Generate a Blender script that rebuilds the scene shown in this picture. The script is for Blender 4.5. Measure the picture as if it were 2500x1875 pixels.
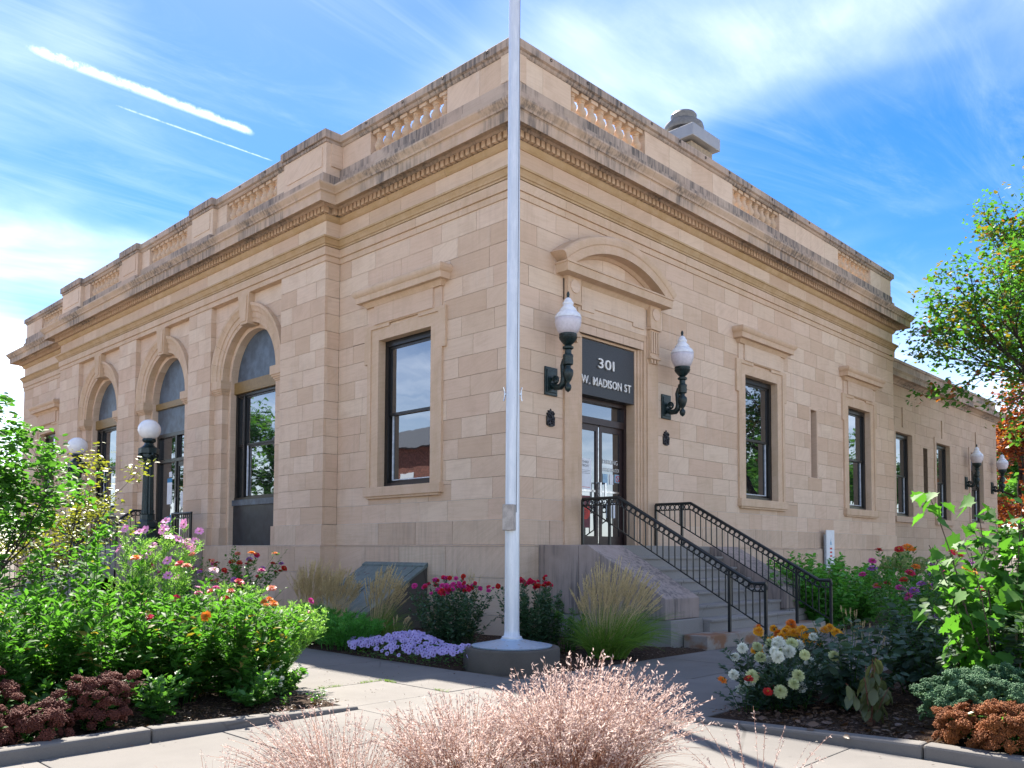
import bpy, bmesh, math, random
import numpy as np
from mathutils import Vector, Matrix

SC = bpy.context.scene
for o in list(bpy.data.objects):
    bpy.data.objects.remove(o)
COL = SC.collection
RAD = math.radians
rng = np.random.default_rng(7)
random.seed(7)

# ------------------------------------------------------------------ camera
F_PX, PITCH, ROLL, YAW = 2075.0, RAD(2.6), RAD(0.25), RAD(44.12)
CAM_POS = Vector((-10.338, -10.025, 1.45))
d_ = Vector((math.cos(YAW), math.sin(YAW), 0)); r_ = Vector((math.sin(YAW), -math.cos(YAW), 0)); u_ = Vector((0, 0, 1))
fw = d_ * math.cos(PITCH) + u_ * math.sin(PITCH)
up = u_ * math.cos(PITCH) - d_ * math.sin(PITCH)
rt2 = r_ * math.cos(ROLL) + up * math.sin(ROLL)
up2 = up * math.cos(ROLL) - r_ * math.sin(ROLL)
cam_data = bpy.data.cameras.new('camera')
cam = bpy.data.objects.new('camera', cam_data)
COL.objects.link(cam)
m = Matrix.Identity(4)
for i in range(3):
    m[i][0], m[i][1], m[i][2], m[i][3] = rt2[i], up2[i], -fw[i], CAM_POS[i]
cam.matrix_world = m
cam_data.sensor_width = 36
cam_data.lens = F_PX / 2500 * 36
cam_data.shift_y = 0.1261
cam_data.clip_end = 20000
SC.camera = cam

# ------------------------------------------------------------------ light
SUNV = Vector((3.95, 7.75, 10.4)).normalized()
sun_el = math.asin(SUNV.z); sun_az = math.atan2(SUNV.x, SUNV.y)
sd = bpy.data.lights.new('sun', 'SUN'); sd.energy = 2.0; sd.angle = RAD(0.53); sd.color = (1.0, 0.93, 0.82)
sun = bpy.data.objects.new('sun', sd); COL.objects.link(sun)
sun.rotation_euler = (-SUNV).to_track_quat('-Z', 'Y').to_euler()
sun.location = SUNV * 40

world = bpy.data.worlds.new('World'); SC.world = world; world.use_nodes = True
wt = world.node_tree; wt.nodes.clear()

def W(t, **kw):
    n = wt.nodes.new(t)
    for k, v in kw.items():
        setattr(n, k, v)
    return n
def WL(a, b):
    wt.links.new(a, b)
sky = W('ShaderNodeTexSky'); sky.sky_type = 'NISHITA'; sky.sun_disc = False
sky.sun_elevation = sun_el; sky.sun_rotation = sun_az
sky.air_density = 1.0; sky.dust_density = 0.25; sky.ozone_density = 2.2; sky.altitude = 100
hsv = W('ShaderNodeHueSaturation'); hsv.inputs['Saturation'].default_value = 1.5; hsv.inputs['Value'].default_value = 0.245; hsv.inputs['Hue'].default_value = 0.508
WL(sky.outputs[0], hsv.inputs['Color'])
tc = W('ShaderNodeTexCoord')
sep = W('ShaderNodeSeparateXYZ'); WL(tc.outputs['Generated'], sep.inputs[0])
def WM(op, a, b=None, c=None, clamp=False):
    n = W('ShaderNodeMath', operation=op); n.use_clamp = clamp
    for i, v in enumerate((a, b, c)):
        if v is None:
            continue
        if isinstance(v, (int, float)):
            n.inputs[i].default_value = v
        else:
            WL(v, n.inputs[i])
    return n.outputs[0]
zc = WM('MAXIMUM', sep.outputs[2], 0.05)
px = WM('DIVIDE', sep.outputs[0], zc); py = WM('DIVIDE', sep.outputs[1], zc)
cmb = W('ShaderNodeCombineXYZ'); WL(px, cmb.inputs[0]); WL(py, cmb.inputs[1])
def wnoise(scale, detail, rough, rot, sc, off=(0, 0, 0), dist=0.0):
    mp = W('ShaderNodeMapping'); WL(cmb.outputs[0], mp.inputs[0])
    mp.inputs['Rotation'].default_value = (0, 0, rot); mp.inputs['Scale'].default_value = sc; mp.inputs['Location'].default_value = off
    n = W('ShaderNodeTexNoise'); WL(mp.outputs[0], n.inputs['Vector'])
    n.inputs['Scale'].default_value = scale; n.inputs['Detail'].default_value = detail; n.inputs['Roughness'].default_value = rough
    n.inputs['Distortion'].default_value = dist
    return n.outputs[0]
def wramp(v, a, b):
    n = W('ShaderNodeMapRange', interpolation_type='SMOOTHSTEP'); WL(v, n.inputs[0])
    n.inputs[1].default_value = a; n.inputs[2].default_value = b
    return n.outputs[0]
big = wramp(wnoise(0.62, 4, 0.55, 0.5, (1, 0.7, 1), (1.81, 19.01, 0)), 0.40, 0.66)
fib = wramp(wnoise(1.0, 8, 0.60, 0.95, (0.55, 1.2, 1), (3.0, 14.79, 0), 0.5), 0.30, 0.80)
fil = wramp(wnoise(2.2, 10, 0.7, 0.35, (0.4, 1.6, 1), (5.3, 2.2, 0), 0.9), 0.42, 0.86)
cl = WM('MULTIPLY', big, WM('MULTIPLY_ADD', fib, 0.75, 0.18))
cl = WM('ADD', cl, WM('MULTIPLY', fil, 0.16), clamp=True)
cl = WM('ADD', cl, 0.03)
# thin veil thickens towards the horizon
haze = wramp(sep.outputs[2], 0.33, 0.0)
cl = WM('ADD', WM('MULTIPLY', cl, 0.42), WM('MULTIPLY', haze, 0.34), clamp=True)
# two contrails: great-circle streaks given by a normal, a mid direction and half length
def contrail(p0, p1, w0, strength, seed):
    a = Vector(p0).normalized(); b = Vector(p1).normalized()
    nrm = a.cross(b).normalized(); mid = (a + b).normalized(); tan = nrm.cross(mid).normalized()
    half = math.acos(max(-1, min(1, a.dot(mid))))
    def dot(v):
        n = W('ShaderNodeVectorMath', operation='DOT_PRODUCT'); WL(tc.outputs['Generated'], n.inputs[0]); n.inputs[1].default_value = v
        return n.outputs['Value']
    dn, dt, dm = dot(nrm), dot(tan), dot(mid)
    nz = W('ShaderNodeTexNoise'); WL(tc.outputs['Generated'], nz.inputs['Vector']); nz.inputs['Scale'].default_value = 70 + seed; nz.inputs['Detail'].default_value = 9; nz.inputs['Roughness'].default_value = 0.7
    wob = WM('MULTIPLY', WM('SUBTRACT', nz.outputs[0], 0.5), w0 * 1.1)
    along = WM('DIVIDE', dt, math.sin(half))             # -1..1
    width = WM('MULTIPLY_ADD', along, -w0 * 0.30, w0)
    across = WM('DIVIDE', WM('ABSOLUTE', WM('ADD', dn, wob)), width)
    f = WM('POWER', wramp(across, 1.3, 0.0), 1.5)
    e1 = wramp(along, -1.08, -0.70); e2 = wramp(along, 1.03, 0.90)
    pos = wramp(dm, 0.0, 0.1)
    f = WM('MULTIPLY', WM('MULTIPLY', f, WM('MULTIPLY', e1, e2)), pos)
    dens = wramp(nz.outputs[0], 0.25, 0.6)
    return WM('MULTIPLY', WM('MULTIPLY', f, strength), WM('MULTIPLY_ADD', dens, 0.8, 0.2))
c1 = contrail((0.2271, 0.856, 0.4643), (0.4308, 0.7926, 0.4315), 0.0062, 0.40, 1)
c2 = contrail((0.3062, 0.8466, 0.4353), (0.4532, 0.7918, 0.4095), 0.0013, 0.20, 9)
cl = WM('MAXIMUM', cl, WM('MAXIMUM', c1, c2))
mixc = W('ShaderNodeMix', data_type='RGBA'); WL(cl, mixc.inputs['Factor'])
WL(hsv.outputs[0], mixc.inputs['A']); mixc.inputs['B'].default_value = (4.9, 4.9, 4.95, 1)
bg = W('ShaderNodeBackground'); WL(mixc.outputs['Result'], bg.inputs[0]); bg.inputs[1].default_value = 0.10
wo = W('ShaderNodeOutputWorld'); WL(bg.outputs[0], wo.inputs[0])

SC.view_settings.view_transform = 'Standard'; SC.view_settings.look = 'None'
SC.view_settings.exposure = 3.05; SC.view_settings.gamma = 1.0; SC.view_settings.use_curve_mapping = False
SC.render.engine = 'CYCLES'
SC.cycles.max_bounces = 8; SC.cycles.diffuse_bounces = 3; SC.cycles.glossy_bounces = 3; SC.cycles.transmission_bounces = 4; SC.cycles.transparent_max_bounces = 6
SC.cycles.use_denoising = True
SC.cycles.sample_clamp_indirect = 6

# ------------------------------------------------------------------ materials
MATS = {}
class NT:
    def __init__(s, name):
        s.m = bpy.data.materials.new(name); s.m.use_nodes = True; s.t = s.m.node_tree; s.t.nodes.clear()
        s.out = s.n('ShaderNodeOutputMaterial'); MATS[name] = s.m
    def n(s, t, **kw):
        n = s.t.nodes.new(t)
        for k, v in kw.items():
            setattr(n, k, v)
        return n
    def put(s, inp, v):
        if hasattr(v, 'is_output'):
            s.t.links.new(v, inp)
        elif isinstance(v, (tuple, list)) and len(v) == 3 and inp.type == 'RGBA':
            inp.default_value = (*v, 1)
        else:
            inp.default_value = v
    def math(s, op, a, b=None, c=None, clamp=False):
        n = s.n('ShaderNodeMath', operation=op); n.use_clamp = clamp
        for i, v in enumerate((a, b, c)):
            if v is not None:
                s.put(n.inputs[i], v)
        return n.outputs[0]
    def mix(s, f, a, b, blend='MIX'):
        n = s.n('ShaderNodeMix', data_type='RGBA', blend_type=blend)
        s.put(n.inputs['Factor'], f); s.put(n.inputs['A'], a); s.put(n.inputs['B'], b)
        return n.outputs['Result']
    def noise(s, vec, scale, detail=4, rough=0.55, dist=0.0):
        n = s.n('ShaderNodeTexNoise'); s.put(n.inputs['Vector'], vec)
        n.inputs['Scale'].default_value = scale; n.inputs['Detail'].default_value = detail; n.inputs['Roughness'].default_value = rough; n.inputs['Distortion'].default_value = dist
        return n.outputs[0]
    def map(s, vec, scale=(1, 1, 1), loc=(0, 0, 0), rot=(0, 0, 0)):
        n = s.n('ShaderNodeMapping'); s.put(n.inputs[0], vec)
        s.put(n.inputs['Scale'], scale); s.put(n.inputs['Location'], loc); s.put(n.inputs['Rotation'], rot)
        return n.outputs[0]
    def ramp(s, v, a, b, lo=0.0, hi=1.0):
        n = s.n('ShaderNodeMapRange', interpolation_type='SMOOTHSTEP'); s.put(n.inputs[0], v)
        n.inputs[1].default_value = a; n.inputs[2].default_value = b; n.inputs[3].default_value = lo; n.inputs[4].default_value = hi
        return n.outputs[0]
    def pos(s):
        return s.n('ShaderNodeNewGeometry').outputs['Position']
    def attr(s, name='tone'):
        n = s.n('ShaderNodeAttribute'); n.attribute_name = name
        return n.outputs['Fac']
    def bump(s, h, strength=0.2, dist=0.01):
        n = s.n('ShaderNodeBump'); s.put(n.inputs['Height'], h); n.inputs['Strength'].default_value = strength; n.inputs['Distance'].default_value = dist
        return n.outputs[0]
    def principled(s, color, rough=0.6, metal=0.0, spec=0.5, normal=None, link=True, **kw):
        b = s.n('ShaderNodeBsdfPrincipled')
        s.put(b.inputs['Base Color'], color); s.put(b.inputs['Roughness'], rough); s.put(b.inputs['Metallic'], metal)
        s.put(b.inputs['Specular IOR Level'], spec)
        if normal is not None:
            s.put(b.inputs['Normal'], normal)
        for k, v in kw.items():
            s.put(b.inputs[k], v)
        if link:
            s.t.links.new(b.outputs[0], s.out.inputs[0])
        return b.outputs[0]

def stone(name, ca, cb, pale=0.35, dark=0.0, ochre=0.0, streak=0.25, bz=17):
    t = NT(name); p = t.pos(); tone = t.attr()
    off = t.n('ShaderNodeCombineXYZ'); t.put(off.inputs[0], t.math('MULTIPLY', tone, 37.0)); t.put(off.inputs[2], t.math('MULTIPLY', tone, 91.0))
    va = t.n('ShaderNodeVectorMath', operation='ADD'); t.put(va.inputs[0], p); t.put(va.inputs[1], off.outputs[0])
    pv = va.outputs[0]
    # bedding: stretched along the block, tilted by the block's own amount
    tilt = t.n('ShaderNodeCombineXYZ'); tw = t.math('MULTIPLY', t.math('POWER', t.math('FRACT', t.math('MULTIPLY', tone, 7.3)), 4.0), 0.8)
    t.put(tilt.inputs[0], tw); t.put(tilt.inputs[1], tw)
    bed = t.noise(t.map(t.map(pv, rot=tilt.outputs[0]), scale=(1.1, 1.1, bz)), 1.6, 5, 0.62, 0.4)
    col = t.mix(tone, ca, cb)
    hue = t.math('FRACT', t.math('MULTIPLY', tone, 5.7))
    col = t.mix(t.math('MULTIPLY', hue, 0.35), col, (cb[0] * 1.0, cb[1] * 0.90, cb[2] * 0.92))
    col = t.mix(t.math('MULTIPLY', t.ramp(bed, 0.40, 0.72), 0.22), col, (ca[0] * 0.72, ca[1] * 0.66, ca[2] * 0.60))
    patch = t.ramp(t.noise(p, 0.9, 6, 0.65, 0.3), 0.47, 0.74)
    vst = t.ramp(t.noise(t.map(p, scale=(5, 5, 0.5)), 1.5, 5, 0.7), 0.45, 0.75)
    col = t.mix(t.math('MULTIPLY', t.math('MULTIPLY', patch, vst), pale), col, (0.66, 0.60, 0.54))
    rs_ = t.math('MULTIPLY', t.ramp(t.noise(t.map(p, scale=(7, 7, 0.35)), 1.1, 6, 0.75), 0.50, 0.72), t.ramp(t.noise(p, 0.45, 3, 0.5), 0.42, 0.62))
    col = t.mix(t.math('MULTIPLY', rs_, streak), col, (ca[0] * 0.45, ca[1] * 0.42, ca[2] * 0.40))
    blot = t.ramp(t.noise(pv, 2.3, 5, 0.6), 0.45, 0.7)
    col = t.mix(t.math('MULTIPLY', blot, 0.26), col, (ca[0] * 0.75, ca[1] * 0.72, ca[2] * 0.7))
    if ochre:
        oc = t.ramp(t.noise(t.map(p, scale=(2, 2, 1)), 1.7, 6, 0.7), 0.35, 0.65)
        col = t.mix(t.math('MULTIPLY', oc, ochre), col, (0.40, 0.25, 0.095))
    if dark:
        ds = t.ramp(t.noise(t.map(p, scale=(9, 9, 0.55)), 1.4, 6, 0.72), 0.42, 0.62)
        dp = t.ramp(t.noise(p, 0.55, 4, 0.6), 0.40, 0.60)
        col = t.mix(t.math('MULTIPLY', t.math('MULTIPLY', ds, dp), dark), col, (0.055, 0.048, 0.044))
        col = t.mix(t.math('MULTIPLY', dp, dark * 0.35), col, (0.22, 0.20, 0.19))
    fine = t.noise(pv, 95, 3, 0.6)
    col = t.mix(t.ramp(fine, 0.3, 0.75, 0.0, 0.22), col, (ca[0] * 0.6, ca[1] * 0.58, ca[2] * 0.56))
    h = t.math('ADD', t.math('MULTIPLY', fine, 0.5), bed)
    t.principled(col, 0.86, spec=0.25, normal=t.bump(h, 0.25, 0.008))
stone('sandstone', (0.61, 0.435, 0.305), (0.76, 0.60, 0.455))
stone('sandstone_trim', (0.63, 0.455, 0.315), (0.69, 0.515, 0.37), pale=0.3, ochre=0.22)
stone('sandstone_ochre_bounce', (0.53, 0.37, 0.21), (0.58, 0.42, 0.26), pale=0.3, ochre=0.42)  # ochre staining, with warm bounce light on the undersides put into the colour
stone('sandstone_cornice', (0.58, 0.435, 0.32), (0.65, 0.50, 0.38), pale=0.3, ochre=0.2, dark=0.9)
stone('sandstone_soot', (0.47, 0.36, 0.275), (0.55, 0.43, 0.34), pale=0.2, dark=1.0)
stone('sandstone_base', (0.60, 0.435, 0.31), (0.70, 0.54, 0.40), pale=0.30, dark=0.16)
stone('sandstone_wet', (0.37, 0.30, 0.26), (0.43, 0.355, 0.31), pale=0.08, dark=0.8, bz=2.0)
stone('sandstone_annex', (0.54, 0.40, 0.29), (0.61, 0.47, 0.355), pale=0.25, dark=0.12)

def simple(name, color, rough=0.5, metal=0.0, spec=0.5, var=0.12, scale=12, bump=0.0, bscale=60, **kw):
    t = NT(name); p = t.pos()
    n = t.noise(p, scale, 5, 0.6)
    c2 = tuple(max(0, c * (1 - var * 2.2)) for c in color); c1 = tuple(min(1, c * (1 + var)) for c in color)
    col = t.mix(t.ramp(n, 0.3, 0.7), c2, c1)
    nm = t.bump(t.noise(p, bscale, 4, 0.6), bump, 0.004) if bump else None
    t.principled(col, rough, metal, spec, nm, **kw)
simple('mortar_dark', (0.20, 0.145, 0.105), 0.9)
simple('mortar_pale', (0.56, 0.52, 0.48), 0.9, scale=3)
simple('bronze_frame', (0.018, 0.017, 0.017), 0.32, 0.2, 0.5)
simple('black_iron', (0.012, 0.016, 0.017), 0.34, 0.0, 0.55)
simple('lamp_green', (0.008, 0.026, 0.028), 0.42, 0.2, 0.6, var=0.35, scale=30)
simple('gold_panel', (0.25, 0.155, 0.052), 0.45, 0.1, 0.5, var=0.06)
simple('slate_panel', (0.085, 0.115, 0.15), 0.42, 0.0, 0.5, var=0.2, scale=4)
simple('navy_panel', (0.022, 0.027, 0.034), 0.40, 0.0, 0.5, var=0.2, scale=5)
simple('sign_board', (0.040, 0.042, 0.047), 0.45, 0.3, 0.5, var=0.15, scale=40)
simple('white_letter', (0.80, 0.78, 0.74), 0.45)
simple('globe_glass', (0.86, 0.86, 0.88), 0.25, var=0.02)
simple('lamp_bowl', (0.62, 0.58, 0.64), 0.30, var=0.05, scale=20)
simple('lamp_cap', (0.78, 0.80, 0.86), 0.22, var=0.05)
simple('white_liner', (0.62, 0.66, 0.72), 0.4)
simple('door_wood', (0.055, 0.022, 0.016), 0.35, var=0.2)
simple('door_bronze', (0.035, 0.020, 0.020), 0.38, 0.2)
simple('chrome', (0.55, 0.55, 0.57), 0.25, 1.0)
simple('vent_metal', (0.34, 0.34, 0.35), 0.45, 0.3, var=0.03, scale=3)
simple('vent_dark', (0.20, 0.19, 0.18), 0.5, 0.3, var=0.08)
simple('vent_tan', (0.34, 0.26, 0.17), 0.6)
simple('paper_white', (0.78, 0.80, 0.82), 0.6, var=0.03)
simple('paper_blue', (0.30, 0.48, 0.62), 0.5)
simple('access_blue', (0.03, 0.24, 0.48), 0.5)
simple('poster_maroon', (0.14, 0.02, 0.035), 0.5)
simple('poster_red', (0.60, 0.035, 0.02), 0.5)
simple('print_grey', (0.14, 0.15, 0.16), 0.7)
simple('print_yellow', (0.62, 0.56, 0.12), 0.5)
simple('print_red', (0.62, 0.05, 0.04), 0.6)
simple('plaque_metal', (0.022, 0.020, 0.024), 0.42, 0.4, 0.5, var=0.4, scale=60)
simple('bark', (0.055, 0.042, 0.032), 0.9, var=0.3, scale=20, bump=0.5, bscale=40)
simple('bark_pale', (0.115, 0.085, 0.06), 0.9, var=0.3, scale=20, bump=0.5, bscale=40)
simple('roof_gravel', (0.09, 0.085, 0.08), 0.95, var=0.2, scale=40)
simple('red_brick', (0.24, 0.085, 0.055), 0.85, var=0.25, scale=6)
simple('slate_roof', (0.06, 0.065, 0.075), 0.7, var=0.2)
simple('far_grey', (0.34, 0.36, 0.38), 0.8)
simple('earth', (0.11, 0.085, 0.06), 0.95, var=0.3, scale=3)
simple('pod_brown', (0.06, 0.028, 0.016), 0.5, var=0.3)
simple('rope', (0.10, 0.10, 0.11), 0.8)
simple('meter_box', (0.42, 0.37, 0.34), 0.5, 0.2)

def concrete(name, col, var=0.1, speck=0.25, rust=0.0, dark=0.2):
    t = NT(name); p = t.pos(); tone = t.attr()
    c = t.mix(tone, tuple(x * (1 - var) for x in col), tuple(x * (1 + var) for x in col))
    lg = t.ramp(t.noise(p, 0.8, 7, 0.65), 0.35, 0.7)
    c = t.mix(t.math('MULTIPLY', lg, dark), c, tuple(x * 0.62 for x in col))
    sp = t.noise(p, 130, 2, 0.7)
    c = t.mix(t.ramp(sp, 0.52, 0.72, 0, speck), c, tuple(x * 0.45 for x in col))
    c = t.mix(t.ramp(sp, 0.42, 0.28, 0, speck * 0.8), c, tuple(min(1, x * 1.35) for x in col))
    vo = t.n('ShaderNodeTexVoronoi'); t.put(vo.inputs['Vector'], p); vo.inputs['Scale'].default_value = 3.1
    c = t.mix(t.ramp(vo.outputs['Distance'], 0.075, 0.05, 0, 0.45), c, tuple(x * 0.4 for x in col))
    cr = t.n('ShaderNodeTexVoronoi', feature='DISTANCE_TO_EDGE'); t.put(cr.inputs['Vector'], t.map(t.math('ADD', 0, 0) if False else p)); cr.inputs['Scale'].default_value = 0.42
    c = t.mix(t.math('MULTIPLY', t.ramp(cr.outputs['Distance'], 0.006, 0.002), t.ramp(t.noise(p, 0.6, 2, 0.5), 0.5, 0.6, 0, 0.7)), c, tuple(x * 0.35 for x in col))
    if rust:
        r = t.ramp(t.noise(t.map(p, scale=(1, 1, 1.5)), 1.7, 4, 0.6), 0.50, 0.64)
        c = t.mix(t.math('MULTIPLY', r, rust), c, (0.26, 0.10, 0.03))
    t.principled(c, 0.88, spec=0.25, normal=t.bump(t.noise(p, 90, 4, 0.65), 0.3, 0.005))
concrete('pavement', (0.178, 0.166, 0.154), dark=0.55)
concrete('street_concrete', (0.36, 0.34, 0.32))
concrete('kerb_concrete', (0.18, 0.168, 0.155), dark=0.35)
concrete('granite', (0.30, 0.28, 0.26), speck=0.5, dark=0.3)
concrete('granite_rust', (0.34, 0.30, 0.265), speck=0.4, rust=0.75)
concrete('base_concrete', (0.12, 0.105, 0.09), speck=0.45, dark=0.7)

t = NT('flag_paint'); p = t.pos()
c = t.mix(t.ramp(t.noise(t.map(p, scale=(6, 6, 0.8)), 3, 6, 0.7), 0.4, 0.7), (0.62, 0.65, 0.70), (0.74, 0.76, 0.80))
c = t.mix(t.ramp(t.noise(p, 26, 5, 0.75), 0.60, 0.74, 0, 0.5), c, (0.30, 0.32, 0.36))
t.principled(c, 0.42, 0.25, 0.5)
t = NT('flag_disc'); p = t.pos()
c = t.mix(t.ramp(t.noise(p, 9, 5, 0.7), 0.5, 0.75, 0, 0.55), (0.36, 0.46, 0.58), (0.60, 0.66, 0.72))
c = t.mix(t.ramp(t.noise(p, 14, 4, 0.7), 0.60, 0.70), c, (0.20, 0.12, 0.07))
t.principled(c, 0.4, 0.3, 0.5)
t = NT('hatch_green'); p = t.pos()
c = t.mix(t.ramp(t.noise(p, 7, 6, 0.7), 0.35, 0.7), (0.10, 0.135, 0.125), (0.165, 0.195, 0.18))
c = t.mix(t.ramp(t.noise(t.map(p, scale=(1, 2.5, 1)), 6, 6, 0.75), 0.585, 0.635), c, (0.10, 0.045, 0.03))
t.principled(c, 0.65)
# window glass: coated, dark inside, strong mirror of sky and street
t = NT('window_glass')
lw = t.n('ShaderNodeLayerWeight'); lw.inputs[0].default_value = 0.45
gl = t.n('ShaderNodeBsdfGlossy'); gl.inputs['Color'].default_value = (0.86, 0.92, 1.0, 1); gl.inputs['Roughness'].default_value = 0.015
wav = t.noise(t.pos(), 1.3, 2, 0.5)
gl_n = t.bump(wav, 0.05, 0.05); t.put(gl.inputs['Normal'], gl_n)
df = t.n('ShaderNodeBsdfDiffuse'); df.inputs[0].default_value = (0.010, 0.010, 0.011, 1)
mx = t.n('ShaderNodeMixShader'); t.put(mx.inputs[0], t.math('MULTIPLY_ADD', lw.outputs['Fresnel'], 0.55, 0.24, clamp=True))
t.t.links.new(df.outputs[0], mx.inputs[1]); t.t.links.new(gl.outputs[0], mx.inputs[2]); t.t.links.new(mx.outputs[0], t.out.inputs[0])

def leafmat(name, dark, light, trans=None, tf=0.38, rough=0.42, spec=0.45):
    t = NT(name); tone = t.attr()
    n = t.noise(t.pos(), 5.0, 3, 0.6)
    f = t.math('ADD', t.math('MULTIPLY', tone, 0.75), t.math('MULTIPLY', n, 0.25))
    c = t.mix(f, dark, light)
    b = t.principled(c, rough, spec=spec, link=False)
    tr = t.n('ShaderNodeBsdfTranslucent')
    tcx = trans or tuple(min(1, a * b_) for a, b_ in zip(light, (1.9, 1.75, 0.8)))
    t.put(tr.inputs[0], t.mix(f, tuple(x * 0.6 for x in tcx), tcx))
    mx = t.n('ShaderNodeMixShader'); mx.inputs[0].default_value = tf
    t.t.links.new(b, mx.inputs[1]); t.t.links.new(tr.outputs[0], mx.inputs[2]); t.t.links.new(mx.outputs[0], t.out.inputs[0])
leafmat('leaf_bright', (0.012, 0.055, 0.010), (0.085, 0.225, 0.030), (0.135, 0.40, 0.03), tf=0.45, rough=0.55, spec=0.25)
leafmat('leaf_mid', (0.022, 0.085, 0.016), (0.075, 0.21, 0.034), (0.16, 0.42, 0.04))
leafmat('leaf_dark', (0.022, 0.050, 0.034), (0.070, 0.125, 0.080), tf=0.22, rough=0.5, spec=0.3)
leafmat('leaf_hedge', (0.035, 0.15, 0.025), (0.14, 0.42, 0.065), tf=0.3)
leafmat('leaf_rose', (0.020, 0.055, 0.026), (0.065, 0.14, 0.065), tf=0.22, rough=0.34)
leafmat('leaf_yellow', (0.07, 0.12, 0.018), (0.22, 0.26, 0.035))
leafmat('leaf_old', (0.10, 0.07, 0.02), (0.28, 0.24, 0.04), tf=0.35, rough=0.6)
leafmat('leaf_wilt', (0.050, 0.070, 0.030), (0.14, 0.16, 0.075), tf=0.3)
leafmat('leaf_feather', (0.07, 0.19, 0.05), (0.20, 0.42, 0.11), tf=0.45)
leafmat('leaf_mound', (0.035, 0.17, 0.025), (0.11, 0.38, 0.06), tf=0.35)
leafmat('leaf_autumn', (0.030, 0.075, 0.012), (0.19, 0.17, 0.020), tf=0.4)
leafmat('leaf_rust', (0.16, 0.035, 0.012), (0.34, 0.11, 0.025), tf=0.4)
leafmat('leaf_red', (0.13, 0.028, 0.020), (0.26, 0.075, 0.035), tf=0.35)
leafmat('leaf_fallen', (0.05, 0.028, 0.016), (0.14, 0.08, 0.045), tf=0.1)
leafmat('grass_green', (0.045, 0.13, 0.020), (0.17, 0.30, 0.05), tf=0.35)
leafmat('grass_straw', (0.50, 0.36, 0.15), (0.86, 0.70, 0.40), (0.6, 0.5, 0.3), tf=0.35, rough=0.6)
leafmat('grass_pink', (0.13, 0.045, 0.03), (0.34, 0.16, 0.115), (0.5, 0.3, 0.22), tf=0.3, rough=0.6)
leafmat('grass_fluff', (0.34, 0.19, 0.15), (0.70, 0.53, 0.45), (0.8, 0.66, 0.62), tf=0.4, rough=0.7)
leafmat('sedum_red', (0.085, 0.022, 0.015), (0.20, 0.060, 0.038), tf=0.15, rough=0.7)
leafmat('sedum_orange', (0.15, 0.045, 0.012), (0.36, 0.125, 0.030), tf=0.2, rough=0.7)
leafmat('sedum_green', (0.035, 0.11, 0.045), (0.12, 0.25, 0.11), tf=0.2, rough=0.6)
leafmat('hydrangea', (0.18, 0.26, 0.07), (0.42, 0.50, 0.20), tf=0.3, rough=0.6)
for nm, a, b in [('red', (0.36, 0.010, 0.012), (0.62, 0.035, 0.025)), ('crimson', (0.42, 0.006, 0.05), (0.72, 0.025, 0.10)), ('magenta', (0.46, 0.02, 0.20), (0.74, 0.07, 0.34)),
                 ('pink', (0.58, 0.15, 0.40), (0.82, 0.36, 0.64)), ('orange', (0.60, 0.13, 0.012), (0.85, 0.28, 0.03)), ('gold', (0.62, 0.25, 0.015), (0.86, 0.46, 0.03)),
                 ('white', (0.58, 0.62, 0.44), (0.82, 0.82, 0.74)), ('cream', (0.46, 0.52, 0.20), (0.70, 0.72, 0.42)), ('violet', (0.30, 0.07, 0.34), (0.52, 0.20, 0.56)), ('lavender', (0.40, 0.31, 0.66), (0.60, 0.52, 0.84)),
                 ('purple_eye', (0.16, 0.06, 0.30), (0.26, 0.12, 0.42)), ('pale_pink', (0.70, 0.42, 0.52), (0.86, 0.66, 0.70)), ('eye_yellow', (0.45, 0.26, 0.02), (0.65, 0.42, 0.04)), ('salmon', (0.66, 0.16, 0.12), (0.84, 0.34, 0.24))]:
    leafmat('petal_' + nm, a, b, tuple(min(1, x * 1.15) for x in b), tf=0.35, rough=0.5, spec=0.3)

def M(n):
    return MATS[n]
# ------------------------------------------------------------------ mesh helpers
def tag(o, label=None, cat=None, group=None, kind=None):
    if label: o['label'] = label
    if cat: o['category'] = cat
    if group: o['group'] = group
    if kind: o['kind'] = kind
    return o
def empty(name, loc=(0, 0, 0), rz=0.0, label=None, cat=None, group=None):
    o = bpy.data.objects.new(name, None); COL.objects.link(o)
    o.location = loc; o.rotation_euler = (0, 0, rz); o.empty_display_size = 0.2
    return tag(o, label, cat, group)
def link(name, me, parent=None, loc=None, rot=None, scale=None):
    o = bpy.data.objects.new(name, me); COL.objects.link(o)
    if parent is not None: o.parent = parent
    if loc is not None: o.location = loc
    if rot is not None: o.rotation_euler = rot
    if scale is not None: o.scale = scale
    return o

class Frame:
    """facade frame: u along the wall, v up, w outwards"""
    def __init__(s, o, ud, wd):
        s.o = np.array(o, float); s.u = np.array(ud, float); s.w = np.array(wd, float)
    def __call__(s, u, v, w):
        p = s.o + s.u * u + s.w * w
        return (p[0], p[1], p[2] + v)
FR = Frame((0, 0, 0), (1, 0, 0), (0, -1, 0))        # right facade
FL = Frame((0, 0, 0), (0, 1, 0), (-1, 0, 0))        # left facade
FA = Frame((0, 0.65, 0), (1, 0, 0), (0, -1, 0))     # rear annex
ID = Frame((0, 0, 0), (1, 0, 0), (0, 1, 0))         # plain x, (v = z), y

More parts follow.
